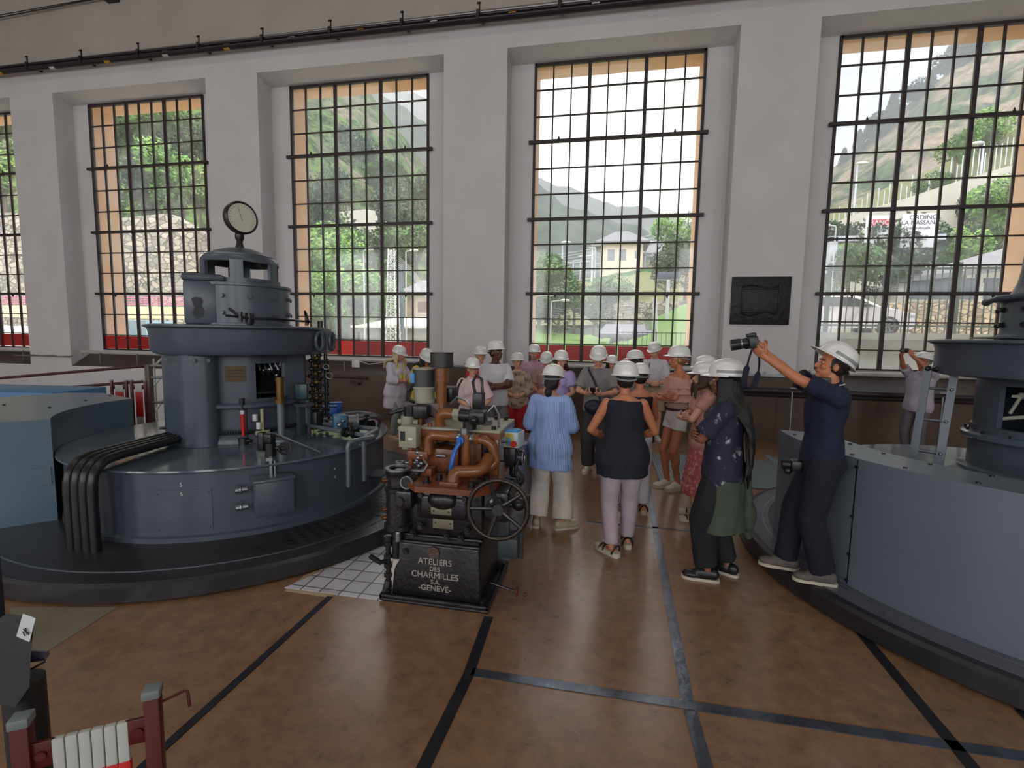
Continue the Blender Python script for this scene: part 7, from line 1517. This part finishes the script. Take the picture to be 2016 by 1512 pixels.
pl=bend(pts,0.05,4); b=MB(); n=len(pl); vs=[]
for i,p in enumerate(pl):
    w_=0.021 if 4<i<n-8 else 0.007
    for dx,dy in ((0,-1),(0,1)): vs.append(p+Vector((0.0,dy*w_,0)))
    for dx,dy in ((0,1),(0,-1)): vs.append(p+Vector((0.004,dy*w_,0.0)))
b.add(vs,[(i*4+j,(i+1)*4+j,(i+1)*4+(j+1)%4,i*4+(j+1)%4) for i in range(n-1) for j in range(4)]+[(0,1,2,3),(n*4-1,n*4-2,n*4-3,n*4-4)])
b.build('strap_band',cloth('navy_strap',(20,24,44)),st); place(st,r4,(0,0,0))
# second camera hanging at his hip and neck strap clip
hb_=thing0('compact_camera_pouch','small black camera hanging at the hip of the man in the navy polo','camera')
b=MB(); b.box((-0.055,-0.04,-0.04),(0.055,0.04,0.04),0.02); b.build('pouch',M_cam,hb_); b=MB(); b.cyl((0.0,0.03,0),(0,0.09,0),0.032,n=18); b.ell((0,0.05,-0.045),(0.03,0.03,0.03)); b.build('lens',M_cam,hb_); place(hb_,r4,(-0.02,0.165,0.84))
# radio headset at his neck
b=MB(); b.box((-0.02,-0.03,-0.02),(0.02,0.03,0.02),0.008); b.cyl((-0.025,-0.02,-0.005),(-0.018,-0.02,-0.005),0.012,n=14); hs=thing0('tour_guide_receiver','small black audio receiver clipped under the photographer\'s ear','receiver'); b.build('receiver_body',M_cam,hs); place(hs,r4,(-0.085,0.04,1.50*s4))
# small camera of the man on the right
cc=thing0('compact_camera','small black compact camera held high by the man behind the ladder','camera'); s21=r21['_h']/1.7
b=MB(); b.box((-0.055,-0.015,-0.033),(0.055,0.018,0.033),0.006); b.build('camera_body',M_cam,cc); b=MB(); b.cyl((0,0.018,0),(0,0.045,0),0.024,n=20); b.build('lens',M_steel,cc); place(cc,r21,((A21[1][2]+A21[-1][2])/2+Vector((0,0.08,0.09)))*s21)
# crossbody bag
s=B11[1]/1.7; bg_=thing0('crossbody_bag','navy crossbody bag with a black strap on the young man in grey','bag')
b=MB(); b.ell((0.0,0.0,0.0),(0.125,0.05,0.105)); b.ell((0,0.02,-0.02),(0.09,0.045,0.07)); blob(b,0.008,'bag_body',mat('navy_nylon',(26,32,52),0.5,var=0.1),bg_,3,0.006,20); bg_['_o']=(0,0,0)
b=MB(); b.tube([(-0.10,0.0,0.05),(-0.06,-0.02,0.2),(0.02,-0.035,0.38),(0.09,-0.06,0.50),(0.10,-0.12,0.53)],0.014,8); b.build('strap',M_black,bg_); place(bg_,B11[0],(0.02,0.205,0.94*s))
s=B18[1]/1.7; bg2=thing0('shoulder_bag','black leather shoulder bag at the side of the older woman with glasses','bag')
b=MB(); b.ell((0,0,0),(0.13,0.055,0.12)); blob(b,0.008,'bag_body',mat('black_leather',(26,22,26),0.35,var=0.1,bump=0.2),bg2,3,0.006,20)
b=MB(); b.tube([(0.06,0.02,0.08),(0.07,0.02,0.22),(0.03,0.0,0.42),(-0.02,-0.05,0.50)],0.013,8); b.build('strap',M_black,bg2); place(bg2,B18[0],(0.17,0.19,0.90*s))
# notebooks and phones
def held(root,name,label,cat,size,m,pos,rot):
    o=thing0(name,label,cat); b=MB(); b.box((-size[0]/2,-size[1]/2,-size[2]/2),(size[0]/2,size[1]/2,size[2]/2),0.002); b.build('cover' if cat=='notebook' else 'case',m,o); place(o,root,pos,rot); return o
k=V19['_h']/1.7
held(V19,'notebook','open notebook in the hands of the blonde woman in white','notebook',(0.16,0.21,0.008),mat('pale_paper',(206,206,160),0.7),Vector((0,0.42,1.19))*k,RX(35))
V20=[o for o in COL.objects if o.name.startswith('person')][-2]; k=V20['_h']/1.7
held(V20,'notepad','white notepad held by the woman in the yellow top','notepad',(0.15,0.21,0.008),mat('white_paper',(206,206,200),0.7),Vector((0,0.44,1.19))*k,RX(30))
held(B11[0],'mobile_phone','dark mobile phone held by the young man in the grey T-shirt','phone',(0.07,0.14,0.009),M_cam,Vector((0,0.40,1.18))*(B11[1]/1.7),RX(40))
# ================================================================ RAILINGS, BARRIERS, NEAR THINGS
M_bred=mat('barrier_dark_red',(80,14,22),0.45,var=0.1); M_bwht=mat('barrier_white',(176,176,170),0.45,var=0.04); M_brr=mat('barrier_bright_red',(190,30,30),0.45,var=0.06)
M_cap=mat('grey_cap',(110,118,118),0.5)
def barrier(a,b_,ztop,label,n=6):
    """folded expanding barrier between two posts"""
    a=Vector((a[0],a[1],0)); b_=Vector((b_[0],b_[1],0)); d=(b_-a); w=d.length; d.normalize(); nn=Vector((-d.y,d.x,0)); ang=math.degrees(math.atan2(d.y,d.x)); t=thing('folding_barrier',label,'barrier',(a+b_)/2,'red and white folding barriers')
    for p in (a,b_):
        m=MB(); m.box(p+Vector((-0.018,-0.018,0.0)),p+Vector((0.018,0.018,ztop-0.02)),0.003,RZ(ang)); m.box(p+Vector((-0.16,-0.02,0.0)),p+Vector((0.16,0.02,0.02)),0.003,RZ(ang+90)); po=m.build('post',M_bred,t)
        m=MB(); m.box(p+Vector((-0.021,-0.021,ztop-0.025)),p+Vector((0.021,0.021,ztop)),0.004,RZ(ang)); m.build('cap',M_cap,po)
        s_=1 if p is a else -1; q=p+d*0.035*s_
        for z in (ztop-0.115,0.25):
            m=MB(); m.box(q+Vector((-0.03,-0.006,z-0.035)),q+Vector((0.03,0.006,z+0.035)),0.003,RZ(ang)); m.cyl(q+Vector((0,0,z))-nn*0.012,q+Vector((0,0,z))+nn*0.012,0.012,n=12); m.build('hinge_plate',M_bred,po)
    k=n
    for i in range(k):
        p=a+d*(0.055+(w-0.11)*(i+0.5)/k); hw_=(w-0.11)/k*0.46; z=0.12
        bands=[(0.12,0.32,M_brr),(0.32,0.50,M_bwht),(0.50,ztop-0.19,M_brr),(ztop-0.19,ztop-0.08,M_bwht)]
        m=MB(); m.box(p+Vector((-hw_,-0.008,0.12)),p+Vector((hw_,0.008,ztop-0.08)),0.003,RZ(ang)); sl=m.build('slat',M_bwht,t)
        for z0_,z1_,mm in bands:
            if mm is M_brr:
                m=MB(); m.box(p+Vector((-hw_-0.001,-0.0095,z0_)),p+Vector((hw_+0.001,0.0095,z1_)),0.002,RZ(ang)); m.build('red_band',M_brr,sl)
    return t
barrier((-1.40,0.86),(-1.175,1.01),0.94,'red and white folding barrier standing in the lower left corner, nearest the viewer')
t=[o for o in COL.objects if o.name.startswith('folding_barrier')][-1]
b=MB(); p=Vector((-1.175,1.01,0.885)); b.tube(bend([p,p+Vector((0.06,0.05,0.02)),p+Vector((0.065,0.05,-0.03))],0.01,3),0.004,6); b.build('wire_handle',M_bred,t)
a=at(219,745,6.45); c=at(248,742,6.5); barrier((a.x,a.y),(c.x,c.y),1.08,'left one of the two red and white folding barriers behind the left generator deck',5)
a=at(258,742,6.4); c=at(285,740,6.45); barrier((a.x,a.y),(c.x,c.y),1.10,'right one of the two folding barriers behind the left generator, beside the brown post',5)
M_rail2=mat('brown_red_rail',(74,44,44),0.4,0.2,var=0.15)
t=thing('stairwell_railing','dark brown tube railing around the stair well at the far left','railing',(-7.4,6.7,0))
pt=at(291,720,6.75); b=MB(); b.box((pt.x-0.045,6.72,0),(pt.x+0.045,6.80,pt.z+0.02),0.005); b.build('corner_post',mat('brown_post',(92,78,70),0.5),t)
l0=at(-120,756,6.3)
for dz in (0.0,-0.26):
    b=MB(); b.cyl((pt.x,6.76,pt.z+dz),(l0.x,l0.y+0.4,l0.z+dz+0.02),0.026,n=10); b.build('rail',M_rail2,t)
for dz in (0,-0.20,-0.62):
    b=MB(); b.cyl((pt.x,6.76,pt.z+dz),(pt.x+1.0,6.85,pt.z+dz+0.02),0.022,n=10); b.build('rail',M_galv,t)
for px in (60,): 
    b=MB(); q=at(px,760,6.7); b.cyl((q.x,6.74,0),(q.x,6.74,q.z),0.02,n=8); b.build('rail_post',M_rail2,t)
t=thing('stair_handrail','light grey stair railing going down behind the brown corner post','railing',(-8.6,8.3,0))
q0=at(321,704,8.6); q1=at(286,726,7.3); 
for dz in (0,-0.35,-0.85): 
    b=MB(); b.cyl(q0+Vector((0,0,dz)),q1+Vector((0,0,dz-0.1)),0.022,n=10); b.cyl(q0+Vector((0,0,dz)),q0+Vector((1.2,0,dz)),0.02,n=10); b.build('rail',M_wht,t)
b=MB(); b.cyl(q0+Vector((0,0,-2.8)),q0,0.024,n=10); b.cyl(q0+Vector((-0.13,-0.1,-2.7)),q0+Vector((-0.13,-0.1,-0.02)),0.02,n=10); each(b,'stair_post',M_wht,t)
# dark switch housing close to the camera at the left edge
t=thing('switch_housing','dark machine housing with a white tag and metal cone, close at the left edge','machine',(-1.05,0.62,0))
M_nb=mat('near_black_housing',(36,35,36),0.5,var=0.2,scale=12)
def lf(px,py,d): return camdepth(px,py,d)
D=1.25
b=MB(); front=[lf(15,1208,D),lf(68,1216,D),lf(60,1300,D),lf(58,1352,D),lf(30,1392,D),lf(-60,1380,D),lf(-60,1250,D)]
off=(lf(0,1300,D)-Vector((0,0,H))).normalized()*0.14
n=len(front); b.add(front+[p+off for p in front],[tuple(range(n)),tuple(range(2*n-1,n-1,-1))]+[(i,(i+1)%n,n+(i+1)%n,n+i) for i in range(n)]); b.build('housing',M_nb,t,smooth=False)
b=MB(); fr=[lf(45,1208,D-0.004),lf(70,1217,D-0.004),lf(58,1264,D-0.004),lf(32,1253,D-0.004)]; o2=off*0.015; b.add(fr+[p+o2 for p in fr],[(0,1,2,3),(7,6,5,4),(0,4,5,1),(1,5,6,2),(2,6,7,3),(3,7,4,0)]); tg=b.build('white_tag',mat('white_tag_paint',(196,198,202),0.5,var=0.03),t,smooth=False)
b=MB(); 
for (x0,y0),(x1,y1) in (((46,1238),(50,1243)),((50,1236),(53,1248)),((46,1247),(50,1252)),((54,1244),(57,1250)),((44,1243),(48,1247))): b.cyl(lf(x0,y0,D-0.008),lf(x1,y1,D-0.008),0.0014,n=5)
each(b,'tag_mark',mat('tag_ink',(50,50,54),0.6),tg)
b=MB(); b.cyl(lf(58,1290,D+0.05),lf(92,1289,D+0.05),0.013,0.009,n=16); b.build('metal_cone',mat('violet_steel',(130,124,150),0.25,0.7),t)
b=MB(); b.cyl(lf(60,1302,D+0.05),lf(90,1298,D+0.05),0.003,0.003,n=8); b.cyl(lf(60,1318,D+0.05),lf(92,1301,D+0.05),0.003,0.003,n=8); each(b,'cone_stay',M_steel,t)
pb=lf(0,1392,D); b=MB(); b.cyl((pb.x-0.01,pb.y+0.06,0),(pb.x-0.01,pb.y+0.06,pb.z+0.03),0.045,n=16); b.build('pedestal',M_nb,t)
b=MB(); c0=lf(-46,900,D+0.1); b.box((c0.x-0.03,c0.y-0.03,0.9),(c0.x+0.004,c0.y+0.03,c0.z)); b.build('upright',M_nb,t,smooth=False)
finish_blobs()
